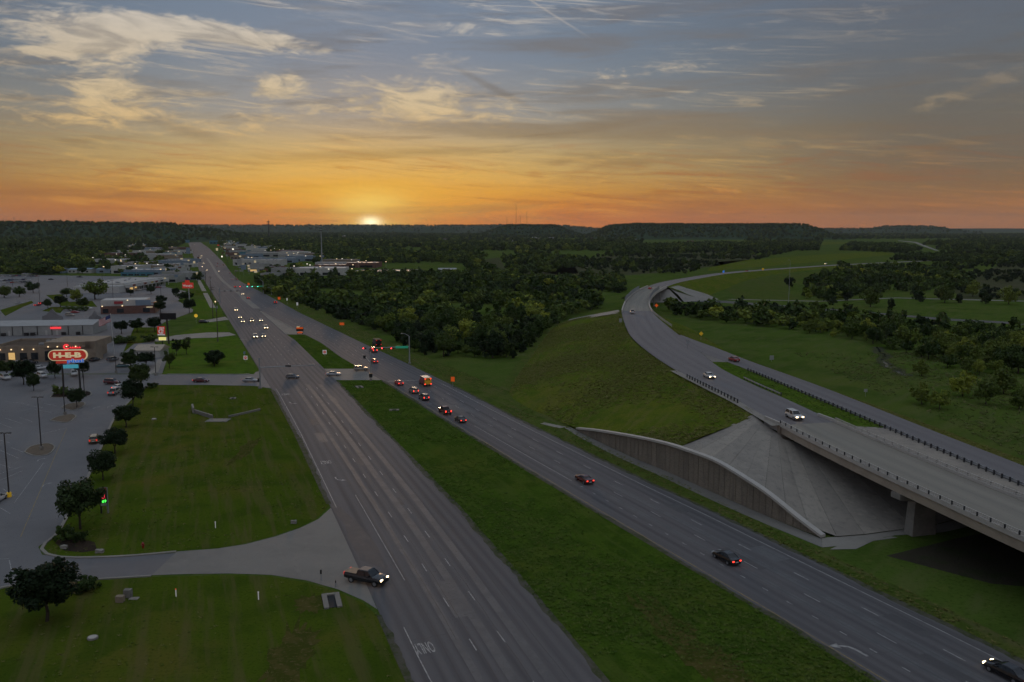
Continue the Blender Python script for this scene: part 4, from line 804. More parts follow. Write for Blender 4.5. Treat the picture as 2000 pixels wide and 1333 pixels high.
def omat(o, m): o.material_slots[0].link = 'OBJECT'; o.material_slots[0].material = m
def vehicle(kind, label, x, y, rz, col, head='off', tail='off', z=.06, cat='car', group=None, far=False, name=None):
    c = car_parts(kind); nm = name or {'sedan': 'sedan', 'coupe': 'coupe', 'hatch': 'hatchback', 'suv': 'sport_utility_vehicle', 'minivan': 'minivan', 'pickup': 'pickup_truck'}[kind]
    r = empty(nm, (x, y, z), rz, label, cat, group)
    o = link('body', c['body'], None, r); omat(o, PAINT[col]); o = link('roof', c['roof'], None, r); omat(o, PAINT[col]); link('window_glass', c['glass'], None, r)
    hm = {'on': M_head_on, 'off': M_head_off}[head]; tm = {'on': M_tail_on, 'off': M_tail_off, 'dim': M_tail_dim}[tail]
    for sg in (-1, 1):
        o = link('headlight', c['head'], None, r); o.location = (c['hx'], sg * c['hy'], c['hz']); omat(o, hm)
        o = link('tail_light', c['tail'], None, r); o.location = (c['tx'], sg * c['ty'], c['tz']); omat(o, tm)
    for e, me in c['extra']: link(e, me, None, r)
    if not far:
        for wx in c['s']['wx']:
            for sg in (-1, 1):
                o = link('wheel', c['tyre'], None, r); o.location = (wx, sg * (c['s']['st'][3][1] - .10), c['s']['r']); link('rim', c['rim'], None, o)
        link('grille', c['grille'], None, r); link('number_plate', c['plate'], None, r); [link('bumper', q, None, r) for q in c['bump']]; [link('mirror', q, None, r) for q in c['mirror']]
    return r
def road_dir(tab, y): d = Vector((ev(tab, y + 4) - ev(tab, y - 4), 8)).normalized(); return math.atan2(d.y, d.x)
IN = lambda y: road_dir(LL, y) + math.pi
OUT = lambda y: road_dir(RL if y < 260 else RR, y)
def vp(kind, label, u, v, rz, col, z=0.0, **k):
    x, y = gp(u, v, z); a = rz(y) if callable(rz) else rz
    return vehicle(kind, label, x, y, a, col, z=z + .06, **k)
# --- near and middle traffic, outbound side (tail lights towards us)
vp('sedan', 'black sedan at the bottom right corner of the picture, on the outbound road', 1966, 1322, OUT, 'black', head='on')
vp('sedan', 'black sedan with red tail lights on the outbound road below the bridge end', 1418, 1096, OUT, 'black', tail='on')
vp('coupe', 'dark coupe with bright tail lights alone beside the stone retaining wall', 1141, 942, OUT, 'maroon', tail='on')
vp('sedan', 'last sedan of the queue at the lights, dark with pale roof reflection', 899, 824, OUT, 'black', tail='on')
pk = vp('pickup', 'dark red pickup with empty black bed in the turn queue', 869, 808, OUT, 'maroon', tail='on', cat='pickup')
vp('suv', 'dark small crossover in the queue between the pickup and the turning car', 828, 781, OUT, 'grey', tail='on')
vp('suv', 'gold-tinted crossover second from the stop line in the queue', 808, 768, OUT, 'tan', tail='on')
vp('coupe', 'red-lit coupe first at the outbound stop line', 779, 752, OUT, 'brightred', tail='on')
vp('pickup', 'pickup with glowing red lights under the red signals, beyond the crossing', 729, 688, OUT, 'grey', tail='on', cat='pickup')
vp('sedan', 'small red sedan just past the crossing on the outbound road', 731, 709, OUT, 'red', tail='on')
vp('suv', 'red-lit car on the right edge of the outbound road by the small orange sign', 537.5, 593, OUT, 'maroon', tail='on')
vp('sedan', 'red-lit sedan in the middle of the widening far road', 484.5, 584, OUT, 'red', tail='on')
vp('sedan', 'braking sedan just before the green signals', 459, 562, OUT, 'red', tail='on', far=True)
vp('sedan', 'silver sedan beyond the green signals, left of a pair', 453.5, 547, OUT, 'silver', tail='dim', far=True)
vp('suv', 'silver crossover beyond the green signals, right of a pair', 462, 547.5, OUT, 'tan', tail='dim', far=True)
for i, (u, v, c) in enumerate(((449, 535, 'grey'), (425, 515.5, 'red'), (436, 519, 'black'), (430.5, 521.5, 'silver'), (424, 521.5, 'grey'), (408, 488, 'grey'), (403, 484, 'maroon'), (415, 500, 'white'))):
    vp('sedan', 'distant car driving away up the far road past the shops', u, v, OUT, c, far=True, tail='dim', group='distant cars driving away up the far road')
# --- inbound side (headlights towards us)
for kind, u, v, c, lb in (('suv', 461, 608, 'white', 'car with blazing headlights first at the left edge of the inbound road'), ('sedan', 468.5, 622, 'silver', 'inbound silver sedan second of three in the left lane'),
        ('sedan', 474, 630, 'silver', 'inbound silver sedan third of three in the left lane'), ('suv', 491.5, 629, 'grey', 'dark inbound crossover between two paler cars'), ('sedan', 509.5, 628, 'white', 'white inbound sedan rightmost of a row of three'),
        ('suv', 519, 643, 'white', 'white inbound van with the brightest headlights in the right lane'), ('suv', 498.5, 660.5, 'white', 'white inbound crossover nearest the signal arm, left of a pair'), ('sedan', 514.5, 659, 'silver', 'silver inbound sedan nearest the signal arm, right of a pair')):
    vp(kind, lb, u, v, IN, c, head='on')
for i, (u, v, c) in enumerate(((385, 504, 'white'), (387.6, 500, 'silver'), (394, 501, 'white'), (392, 505, 'silver'), (397, 515, 'silver'), (393.7, 522, 'white'), (403.6, 529, 'white'), (372, 480, 'white'), (376, 478, 'silver'), (380, 478, 'white'), (374, 471, 'white'), (377, 470, 'silver'), (371, 472, 'white'), (380, 471.5, 'silver'))):
    vp('sedan', 'distant car with headlights on coming down the far inbound road', u, v, IN, c, head='on', far=True, group='distant cars with headlights on the inbound road')
vp('sedan', 'pale car with lights in the centre turn lane beyond the green signals', 428, 531, IN, 'white', head='on', far=True)
vp('sedan', 'white car in the far junction turning left', 474, 576, IN, 'white', head='on', far=True)
# --- cars on the side street and crossing
vp('sedan', 'dark maroon sedan on the side street beside the green lawn', 393, 747, math.radians(2), 'maroon', tail='on')
vp('sedan', 'silver sedan waiting on the side street at the highway edge', 489, 746.5, math.radians(-2), 'silver', tail='dim')
vp('hatch', 'dark hatchback crossing the middle of the inbound road', 571.5, 740, math.radians(-3), 'grey')
vp('sedan', 'silver sedan on the concrete crossing in the median', 651.5, 734.5, math.radians(2), 'silver', tail='dim')
vp('suv', 'pale tan crossover turning onto the outbound road from the median crossing', 705, 724.5, math.radians(16), 'tan')
vp('suv', 'maroon crossover turning in from the side street near the car park', 219.5, 751, math.radians(-6), 'maroon', tail='dim')
vp('sedan', 'white car with one bright red light, behind the silver pickup by the kerb trees', 232, 760, math.radians(80), 'white', tail='on')
vp('pickup', 'silver pickup waiting to leave the car park by the kerb trees', 222.5, 771, math.radians(98), 'silver', tail='dim', cat='pickup')
vp('minivan', 'gold minivan driving along the kerb of the car park', 184, 864, math.radians(112), 'gold', tail='dim', cat='minivan')
vp('sedan', 'white car cut by the left picture edge, parked by the yellow pole base', -6, 980, math.radians(95), 'white')
# --- ramp
vp('suv', 'white sport utility vehicle nearest the bridge on the overpass ramp', 1551, 818.5, math.radians(-80), 'white', 9, head='on')
vp('sedan', 'white sedan halfway up the overpass ramp with headlights on', 1385, 738.5, math.radians(-81), 'white', 9, head='on')
vp('sedan', 'red sedan on the side ramp near the grass nose', 1433, 706, math.radians(103), 'red', 8.95)
vp('pickup', 'white pickup with dark bed on the curve before the far bridge', 1235, 613, math.radians(84), 'white', 9, far=True, cat='pickup')
vp('sedan', 'bright red car on the deck of the curved bridge', 1270, 565.5, math.radians(64), 'brightred', 9, far=True)
vp('sedan', 'dark red car far along the ramp beyond the curved bridge', 1459, 531, math.radians(48), 'red', 4.1, far=True, tail='dim')
vp('suv', 'far car with headlights on at the end of the ramp', 1613, 516.5, math.radians(225), 'white', 1.4, head='on', far=True)
vp('suv', 'farthest car with headlights at the very end of the ramp', 1640, 513, math.radians(225), 'white', 1.0, head='on', far=True)
# --- the black pickup in the driveway mouth
gx, gy = gp(716, 1138)
bp_ = vehicle('pickup', 'black pickup with tan bed cover turning out of the driveway', gx, gy, math.radians(-24), 'black', head='on', tail='dim', cat='pickup')
for ch in bp_.children:
    ch.location *= 1.0
    if ch.name.startswith('bed_cover'): omat(ch, M_tonneau)
bp_.scale = (1.06, 1.06, 1.03)
# --- box-bodied vehicles
def box_truck(label, u, v, rz, boxcol, backmat, roofmat, cabcol, lights='on', L=4.2, s=1.0, cat='truck', name='box_truck'):
    x, y = gp(u, v); a = rz(y) if callable(rz) else rz; r = empty(name, (x, y, .06), a, label, cat); r.scale = (s, s, s)
    MB().box(-1.0, 0, 1.75, L, 2.3, 2.1).build('box_body', boxcol, r)
    MB().box(-1.0 - L / 2 - .02, 0, 1.75, .05, 2.2, 1.95).build('rear_door', backmat, r)
    MB().box(-1.0, 0, 2.83, L + .04, 2.34, .08).build('box_roof', roofmat, r)
    rings = [[(1.1, -1.0, .45), (1.1, -1.02, 1.2), (1.1, -.85, 2.05), (1.1, .85, 2.05), (1.1, 1.02, 1.2), (1.1, 1.0, .45)], [(2.2, -1.0, .45), (2.2, -1.02, 1.2), (1.85, -.8, 2.0), (1.85, .8, 2.0), (2.2, 1.02, 1.2), (2.2, 1.0, .45)], [(3.3, -.9, .5), (3.3, -.94, 1.0), (3.25, -.8, 1.15), (3.25, .8, 1.15), (3.3, .94, 1.0), (3.3, .9, .5)]]
    link('cab', ring_mesh('cab', rings, cabcol), None, r)
    g_ = MB().add([(2.26, -.86, 1.28), (2.26, .86, 1.28), (1.93, .72, 1.92), (1.93, -.72, 1.92)], [(0, 1, 2, 3)]); g_.build('windscreen', M_glass, r)
    MB().box(-1.0, 0, .6, L, 1.9, .25).build('chassis', M_trim, r)
    for wx in (2.3, -1.9):
        for sg in (-1, 1):
            o = MB().tube([(0, -.16, 0), (0, .16, 0)], .42, 14).build('wheel', M_tyre, r); o.location = (wx, sg * .95, .42); MB().tube([(0, -.17, 0), (0, .17, 0)], .24, 10).build('rim', M_rim, o)
    for sg in (-1, 1):
        o = MB().box(-1.0 - L / 2 - .08, sg * .95, .85, .1, .34, .26).build('tail_light', M_tail_on if lights == 'on' else M_tail_dim, r)
        o = MB().box(-1.0 - L / 2 - .08, sg * .85, 2.5, .08, .4, .24).build('warning_light', M_tail_on if lights == 'on' else M_tail_dim, r)
        MB().box(-1.0 - L / 2 - .06, sg * .38, 2.25, .06, .42, .42).build('rear_window', M_glass, r)
        MB().box(3.28, sg * .7, .85, .1, .3, .22).build('headlight', M_head_off, r)
    return r
M_resc = bsdf('rescue_yellow', G(.55, .34, .02), .4, emit=G(1, .5, .05), es=.05)
box_truck('red rescue truck with yellow rear doors and pale roof in the outbound queue', 830, 753, OUT, paint_mat('rescue_red', G(.28, .016, .014)), M_resc, PAINT['white'], PAINT['red'], cat='rescue truck', name='rescue_truck')
box_truck('dark box truck behind the red signal lights', 735.5, 676, OUT, paint_mat('dark_brown', G(.035, .024, .020)), M_black, bsdf('dull_box_roof', G(.20, .15, .08), .8), PAINT['black'], 'off', cat='truck', s=1.05)
# --- parked cars
KIN = ['sedan', 'suv', 'hatch', 'sedan', 'pickup', 'minivan']; CL = ['white', 'silver', 'black', 'grey', 'red', 'blue', 'tan', 'white']
def parked(label, group, spots, rz, far=True):
    for i, (u, v) in enumerate(spots):
        k = KIN[(i * 5 + int(u)) % 6]; c = CL[(i * 3 + int(v) + int(u)) % 8]
        vp(k, c + ' ' + {'suv': 'crossover', 'hatch': 'hatchback'}.get(k, k) + ' ' + label, u, v, rz + random.uniform(-.04, .04), c, far=far, group=group)
parked('parked in the crowded rows of the distant lot', 'cars in the crowded rows of the distant lot', [(4 + 7.2 * i + random.uniform(-1.5, 1.5), 549 + random.uniform(-.8, .8)) for i in range(8)] + [(2 + 6.2 * i, 541 + random.uniform(-1, 1)) for i in range(12)] + [(10 + 7.5 * i, 553.5) for i in range(6)] + [(48 + 6 * i, 537) for i in range(5)], math.radians(70))
vp('sedan', 'single dark car alone in the middle of the distant empty lot', 100, 547.5, math.radians(10), 'black', far=True)
vp('pickup', 'single dark pickup alone at the right of the distant empty lot', 156, 543, math.radians(10), 'black', far=True, cat='pickup')
vp('sedan', 'single white car at the right end of the distant lot', 166, 551, math.radians(10), 'white', far=True)
vp('sedan', 'red-lit car in the lane beside the metal-roofed building', 74, 598, math.radians(75), 'red', tail='on', far=True)
vp('suv', 'second red-lit car in the lane beside the metal-roofed building', 83.5, 595, math.radians(75), 'maroon', tail='on', far=True)
for u, v, rz, c, k, lb in ((34, 712, 5, 'silver', 'sedan', 'silver sedan parked in front of the brown restaurant'), (60, 712, 5, 'black', 'suv', 'black crossover parked in front of the brown restaurant'), (78, 722, 60, 'white', 'hatch', 'small white car partly hidden by a tree beside the street'),
        (83, 738, -40, 'white', 'suv', 'white crossover parked by the street between two trees'), (10, 742, -40, 'white', 'pickup', 'white pickup parked by the street at the left edge'), (145, 734, -60, 'white', 'pickup', 'white pickup parked right of the big store sign'),
        (185, 706, 80, 'black', 'sedan', 'dark sedan by the corner of the brown restaurant'), (221, 706, 75, 'grey', 'suv', 'dark car by the flagpole base'), (240, 718, 20, 'teal', 'sedan', 'dark green car under the kerb trees beyond the street'),
        (38, 594, 15, 'silver', 'sedan', 'silver car leaving the lane by the lot entrance'), (137, 618, 10, 'tan', 'suv', 'tan crossover behind the metal-roofed building'), (147, 612, 0, 'red', 'sedan', 'red car behind the hedge by the metal building'),
        (398, 632, -5, 'black', 'suv', 'black crossover at the yellow-topped sign by the road'), (371, 596, -10, 'white', 'sedan', 'pale car partly behind the tree under the red sign'), (173, 604, 0, 'white', 'sedan', 'white car beside the brick restaurant'),
        (310, 563, 10, 'red', 'sedan', 'red car in front of the shopping strip'), (318, 561.5, 10, 'silver', 'suv', 'silver crossover in front of the shopping strip, rightmost'), (284, 566, 10, 'silver', 'sedan', 'silver sedan in front of the shopping strip, middle'), (270, 567.5, 10, 'white', 'minivan', 'white van in front of the shopping strip, leftmost')):
    vp(k, lb, u, v, math.radians(rz), c, far=True, cat='pickup' if k == 'pickup' else 'car')
for i in range(14):
    u = 446 + 4.6 * i; v = 530 + i * 1.3 + random.uniform(-3, 3)
for i, (u, v) in enumerate(((463, 520), (468, 524), (474, 522), (470, 516), (458, 508), (452, 502), (462, 531), (472, 531), (447, 492), (440, 487), (360, 520), (365, 527), (362, 512), (368, 533), (350, 524), (372, 541))):
    vp(KIN[i % 6], CL[i % 8] + ' ' + {'suv': 'crossover', 'hatch': 'hatchback'}.get(KIN[i % 6], KIN[i % 6]) + ' parked outside the roadside shops far up the highway, ' + ('left side' if u < 400 else 'right side'), u, v, math.radians(30 + 40 * (i % 3)), CL[i % 8], far=True, group='cars parked outside far roadside shops')
# ------------------------------------------------------------------ buildings
def bmat(name, col, rough=.8): return MATS.get(name) or bsdf(name, col, rough)
M_win = bsdf('window_glass', G(.02, .026, .03), .12, 0, .6)
M_winlit = bsdf('lit_window', G(.3, .22, .1), .4, emit=G(1, .62, .22), es=.55)
M_lamp = bsdf('warm_lamp', G(.9, .8, .6), .4, emit=G(1, .72, .38), es=1.6)
M_lampw = bsdf('white_lamp', G(.9, .9, .85), .4, emit=G(1, .88, .7), es=1.5)
M_redneon = bsdf('red_neon', G(.6, .03, .04), .4, emit=G(1, .05, .06), es=.9)
M_brown = textured('brown_stucco', G(.29, .235, .175), [(.4, G(.235, .19, .14), .42, .65, .8), (3, G(.33, .275, .21), .52, .75, .5)], .9, .2)
M_tanroof = textured('brown_roof', G(.105, .075, .052), [(.5, G(.08, .058, .042), .42, .65, .8)], .9, .2)
M_greymetal = textured('grey_metal_wall', G(.34, .35, .33), [(.3, G(.29, .30, .285), .42, .65, .7)], .6, .4)
M_metalroof = textured('pale_metal_roof', G(.36, .36, .345), [(.2, G(.30, .30, .29), .42, .65, .8)], .55, .4)
M_brick = textured('dark_red_brick', G(.18, .10, .08), [(1, G(.13, .075, .06), .42, .65, .8), (5, G(.23, .135, .11), .52, .75, .6)], .9, .2)
M_white = textured('white_wall', G(.50, .50, .47), [(.3, G(.43, .43, .41), .42, .65, .8)], .8, .3)
M_bluewall = textured('blue_panel', G(.20, .27, .34), [(.3, G(.16, .22, .28), .42, .65, .8)], .6, .4)
M_teal = bsdf('teal_panel', G(.05, .19, .26), .6)
M_tarroof = textured('grey_tar_roof', G(.20, .20, .205), [(.2, G(.15, .15, .155), .42, .65, .8)], .9, .2)
def building(name, label, p0, p1, h, depth, wall, roof, wins=(), doors=(), parapet=.5, cat='building', group=None, roofstyle='flat', over=.3):
    """p0, p1: front base corners on the ground (left, right); depth goes away from the viewer"""
    p0 = Vector(p0); p1 = Vector(p1); d = p1 - p0; L_ = d.length; a = math.atan2(d.y, d.x)
    r = empty(name, (p0.x, p0.y, 0), a, label, cat, group)
    MB().box(L_ / 2, depth / 2, h / 2, L_, depth, h).build('wall', wall, r)
    if roofstyle == 'flat':
        rf = MB().box(L_ / 2, depth / 2, h + .03, L_ - .5, depth - .5, .06).build('roof', roof, r)
        pp = MB()
        for x, y, sx, sy in ((L_ / 2, .1, L_ + .1, .3), (L_ / 2, depth - .1, L_ + .1, .3), (.1, depth / 2, .3, depth - .4), (L_ - .1, depth / 2, .3, depth - .4)): pp.box(x, y, h + parapet / 2, sx, sy, parapet)
        pp.build('parapet', wall, r)
        for k in range(max(1, min(7, int(L_ * depth / 130)))):
            MB().box(random.uniform(.12, .88) * L_, random.uniform(.25, .8) * depth, h + .5, random.uniform(.8, 2.2), random.uniform(.8, 1.8), random.uniform(.6, 1.2)).build('roof_unit', M_pole, rf)
    else:
        rs = h * .45 if roofstyle == 'gable' else roofstyle; o_ = over
        V = [(-o_, -o_, h), (L_ + o_, -o_, h), (L_ + o_, depth + o_, h), (-o_, depth + o_, h), (-o_, depth / 2, h + rs), (L_ + o_, depth / 2, h + rs)]
        link('roof', mesh('roof', V, [(0, 1, 5, 4), (2, 3, 4, 5), (1, 2, 5), (3, 0, 4), (0, 3, 2, 1)], roof), None, r)
    for (u0, u1, z0, z1, m) in wins:
        w = MB().box((u0 + u1) / 2 * L_, -.06, (z0 + z1) / 2, (u1 - u0) * L_ + .2, .12, z1 - z0 + .2).build('window', M_trim, r)
        MB().box((u0 + u1) / 2 * L_, -.10, (z0 + z1) / 2, (u1 - u0) * L_, .10, z1 - z0).build('pane', m, w)
    for (u0, u1, z1, m) in doors: MB().box((u0 + u1) / 2 * L_, -.05, z1 / 2, (u1 - u0) * L_, .14, z1).build('door', m, r)
    r['L'] = L_; return r
M_dimsign = bsdf('dim_sign', G(.6, .52, .36), .5, emit=G(1, .8, .45), es=.25)
# brown restaurant
b1 = building('restaurant', 'brown stucco restaurant with lit windows behind the big store sign', gp(-12, 709), gp(168, 706), 5.2, 22, M_brown, M_tanroof,
              wins=[(.075, .125, 1.0, 3.4, M_win), (.165, .235, 1.0, 3.6, M_winlit), (.29, .36, 1.0, 3.4, M_win), (.41, .48, 1.0, 3.4, M_win), (.56, .78, .6, 3.8, M_win)], parapet=.9)
MB().box(26.5, 9, 5.9, 17.5, 18, 2.6).build('raised_block', M_brown, b1)
for u in (.08, .20, .32, .44, .60, .70, .80, .90):
    l = MB().box(u * b1['L'], -.22, 4.75 if u < .5 else 5.6, .30, .34, .3).build('wall_lamp', M_lamp, b1)
MB().box(b1['L'] + 1.8, 3.5, 3.7, 3.6, 7, 7.4).build('corner_tower', M_brown, b1)
sg = empty('neon_sign', (0, 0, 0), 0); sg.parent = b1; bpy.data.objects.remove(sg)
nb = MB(); xb = .80 * b1['L']
nb.tube([(xb + .9 * math.cos(a), -.4, 5.5 + .8 * math.sin(a)) for a in np.linspace(.6, 5.6, 12)], .26, 6)
for k in range(5): nb.tube([(xb + 1.2 + .8 * k, -.4, 4.95), (xb + 1.45 + .8 * k, -.4, 5.45), (xb + 1.75 + .8 * k, -.4, 4.95)], .20, 6)
nb.build('neon_lettering', M_redneon, b1)
cn = MB().box(.78 * b1['L'], -1.2, 4.2, 12, 2.4, .3).build('canopy', M_trim, b1)
# metal-roofed building with two stepped gables
b2 = building('metal_building', 'long grey metal building with pale roof and two stepped gables', gp(-20, 657), gp(182, 653.5), 4.4, 20, M_greymetal, M_metalroof, doors=[(.535, .555, 2.2, M_white), (.64, .66, 2.2, M_white), (.18, .2, 2.2, M_white)], roofstyle=1.6)
for u in (.10, .22, .32, .46, .60, .76, .90): MB().box(u * b2['L'], -.12, 2.1, .22, .2, 4.2).build('downpipe', M_trim, b2)
MB().box(.64 * b2['L'], -.25, 3.3, 4.6, .2, .9).build('red_sign', M_redneon, b2)
for u in (.14, .36, .42, .72, .86): MB().box(u * b2['L'], -1.0, .7, 1.6, 1.2, 1.4).build('yard_unit', M_trim, b2)
for cx, w_, hh in ((.45, 9.0, 6.4), (.885, 5.4, 5.2)):
    x = cx * b2['L']; q = [(-w_ / 2, 0), (w_ / 2, 0), (w_ / 2, hh * .42), (w_ * .28, hh * .55), (0, hh), (-w_ * .28, hh * .55), (-w_ / 2, hh * .42)]
    m_ = MB().add([(x + a, 19.5, 4 + c) for a, c in q] + [(x + a, 20.3, 4 + c) for a, c in q], [tuple(range(7)), tuple(range(13, 6, -1))] + [(i, (i + 1) % 7, 7 + (i + 1) % 7, 7 + i) for i in range(7)]); m_.build('stepped_gable', M_tarroof, b2)
# brick restaurant with white upper storey
b3 = building('brick_restaurant', 'brick restaurant with white parapet and red awning', gp(197, 614.5), gp(303, 612), 4.2, 20, M_brick, M_tarroof, wins=[(.04, .14, .8, 3, M_win), (.3, .42, .8, 3, M_win), (.78, .9, .8, 3, M_win)], parapet=.4)
MB().box(12, 9.5, 6.0, 24, 15, 3.8).build('upper_block', M_white, b3)
MB().box(22.5, 1.7, 6.0, 8.2, .8, 3.2).build('blue_front', M_bluewall, b3)
MB().box(9.3, 1.75, 6.4, 4.6, .7, 1.5).build('red_awning', paint_mat('awning_red', G(.35, .02, .03), .6, 0), b3)
MB().box(29.4, 6, 5.0, 3.2, 6, 2.2).build('red_end_panel', PAINT['red'], b3)
for x, z in ((1.0, 4.6), (11.6, 4.7), (14.5, 7.8)): MB().box(x, -.3, z, .55, .4, .45).build('wall_lamp', M_lamp, b3)
MB().box(26, -.2, 3.6, 3.4, .2, .6).build('lit_sign', M_dimsign, b3)
# shopping strip
b4 = building('shopping_strip', 'long white shopping strip with sign band and shaded walkway', gp(244, 571), gp(324, 556.5), 6.2, 34, M_white, M_metalroof, wins=[(.02 + .09 * k, .085 + .09 * k, .3, 2.8, M_winlit if k in (1, 2) else M_win) for k in range(10)], parapet=.6)
MB().box(.5 * b4['L'], -1.6, 4.6, b4['L'], 3.0, 2.6).build('sign_band', M_white, b4)
for k in range(10): MB().box((.02 + .107 * k) * b4['L'], -2.9, 1.7, .35, .35, 3.4).build('column', M_white, b4)
for u, m in ((.12, PAINT['red']), (.38, PAINT['red']), (.55, bsdf('shop_yellow', G(.5, .36, .05), .6)), (.66, PAINT['red']), (.80, PAINT['blue'])): MB().box(u * b4['L'], -3.2, 4.7, 5, .2, 1.2).build('shop_sign', m, b4)
MB().box(.88 * b4['L'], -3.3, 6.2, 3.2, .5, 1.0).build('lit_sign', M_dimsign, b4)
MB().box(-5, 17, 2.6, 10, 34, 5.2).build('end_block', M_white, b4)
# small white house beside the lawn
b5 = building('small_building', 'small white building with tan hipped roof beside the green lawn', gp(264, 699), gp(312, 699), 2.8, 8.5, M_white, textured('tan_roof', G(.46, .39, .31), [(.6, G(.38, .33, .26), .42, .65, .7)], .9, .2), wins=[(.25, .33, 1, 2, M_win), (.62, .70, 1, 2, M_win)], doors=[(.47, .52, 2.1, M_trim), (.08, .12, 2.1, M_trim)], roofstyle=1.7, over=.6)
# roofs among the far trees on the left
for (x0, x1, v, h, m, lb) in ((78, 122, 534, 4.2, M_bluewall, 'blue-grey low house behind the far lot, leftmost'), (133, 150, 534, 4.0, M_white, 'small pale shed behind the far lot between two houses'), (155, 178, 534, 4.2, M_white, 'cream low house behind the far lot'), (188, 234, 534, 4.2, M_bluewall, 'blue-grey long house behind the far lot, rightmost')):
    building('house', lb, gp(x0, v), gp(x1, v), h, 14, m, M_bluewall, wins=[(.15, .3, 1, 2.6, M_win), (.6, .75, 1, 2.6, M_win)], roofstyle=1.3, cat='house')
# roadside shops, left and right of the far road
SHOPS = [('shop_building', 'pale blue shop with wide sign front left of the far road', 306, 366, 520, 11, 34, M_bluewall), ('shop_building', 'low white canopy building below the blue shop front', 322, 358, 529, 5, 20, M_white), ('car_sales_office', 'blue-roofed lot office behind the shopping strip', 236, 300, 539, 5, 16, M_teal),
         ('far_shop', 'small teal-fronted shop far up on the left side of the road', 345, 362, 474.5, 14, 40, M_teal), ('far_shop', 'small brick shop far up on the left below the teal one', 350, 362, 489, 10, 30, M_brick), ('far_shop', 'far white shop at the top left of the road', 336, 352, 464.5, 14, 60, M_white),
         ('shop_building', 'long white shop with teal sign panels right of the far road', 455, 551, 519, 12, 26, M_white), ('shop_building', 'longest low grey warehouse right of the far road', 480, 605, 502.5, 12, 40, M_greymetal), ('shop_building', 'red-brown shop right of the far road', 442, 470, 493, 9, 28, M_brick),
         ('shop_building', 'bright blue banded shop near the far signals', 409, 443, 477, 16, 34, M_teal), ('shop_building', 'grey shop row behind the blue banded shop', 443, 487, 483.5, 12, 40, M_greymetal), ('far_shop', 'brick far shop at the right of the road top', 402, 414, 464.5, 14, 50, M_brick),
         ('far_shop', 'pale far warehouse among trees right of the road top', 455, 497, 461.5, 16, 80, M_tarroof), ('far_shop', 'white roofs behind the wood, left of the pale compound', 598, 640, 532, 5, 24, M_white), ('compound_building', 'long flat pale compound roof beyond the dark wood', 692, 815, 536.5, 5, 40, textured('pale_flat_roof', G(.42, .38, .33), [(.1, G(.34, .31, .27), .42, .65, .8)], .9, .2)),
         ('white_shed', 'small white shed with low gable beyond the dark wood', 855, 890, 536, 7, 18, M_white), ('water_tank', 'white warehouse standing among the distant trees in the middle', 943, 968, 485.5, 18, 45, M_white)]
for nm, lb, x0, x1, v, h, dp, m in SHOPS:
    h = h * .62
    gable = nm == 'white_shed'
    bb = building(nm if nm != 'water_tank' else 'warehouse', lb, gp(x0, v), gp(x1, v), h, dp, m, M_metalroof if m is not M_teal else M_teal, wins=[(.05 + .19 * k, .18 + .19 * k, h * .15, h * .5, M_win) for k in range(5)] if not gable else [(.4, .6, .5, 3.5, M_win)], roofstyle='gable' if gable else 'flat')
# many small shops lining the far road on both sides
for i in range(44):
    y = 840 * (1.045 ** i) if i < 22 else 600 * (1.05 ** (i - 22)); left = i >= 22
    if left and y < 760: continue
    x = (ev(LL, y) - random.uniform(28, 60)) if left else (ev(RR, y) + random.uniform(14, 45)); w = random.uniform(14, 34)
    m = random.choice([M_white, M_white, M_brick, M_bluewall, M_greymetal, M_teal, M_brown]); h = random.uniform(4, 7.5)
    building('roadside_shop', 'small ' + {'white_wall': 'white', 'dark_red_brick': 'brick', 'blue_panel': 'blue-grey', 'grey_metal_wall': 'grey', 'teal_panel': 'teal', 'brown_stucco': 'brown'}[m.name] + ' shop lining the ' + ('left' if left else 'right') + ' side of the far highway', (x, y), (x + w, y + random.uniform(-3, 3)), h, random.uniform(12, 24), m, random.choice([M_metalroof, M_tarroof, M_tarroof]), wins=[(.08, .3, .6, 2.6, M_winlit if i % 3 == 0 else M_win), (.4, .6, .6, 2.6, M_win), (.7, .92, .6, 2.6, M_win)], group='small roadside shops lining the far highway')
    R = empty('shop_sign', (x + w * .5 + (w if left else -w) * .62, y - 8, 0), 0, ['cream', 'brick-red', 'white', 'blue-grey', 'cream', 'grey'][i % 6] + ' shop sign on a post along the ' + ('left' if left else 'right') + ' of the far highway', 'sign', 'little lit shop signs along the far highway')
    MB().box(0, 0, 6.5, random.uniform(2.5, 4.5), .4, random.uniform(1.4, 3)).build('panel', [M_dimsign, M_brick, M_white, M_bluewall, M_dimsign, M_greymetal][i % 6], R); MB().tube([(0, .1, 0), (0, .1, 6)], .18, 6).build('post', M_pole, R)
    for k in range(2): vehicle(KIN[(i + k) % 6], CL[(i * 3 + k) % 8] + ' ' + {'suv': 'crossover', 'hatch': 'hatchback'}.get(KIN[(i + k) % 6], KIN[(i + k) % 6]) + ' parked by small far shops on the ' + ('left' if left else 'right') + ' of the highway', x + w * (.3 + .4 * k), y - random.uniform(6, 10), random.uniform(0, 3), CL[(i * 3 + k) % 8], far=True, group='cars parked beside the small far roadside shops')
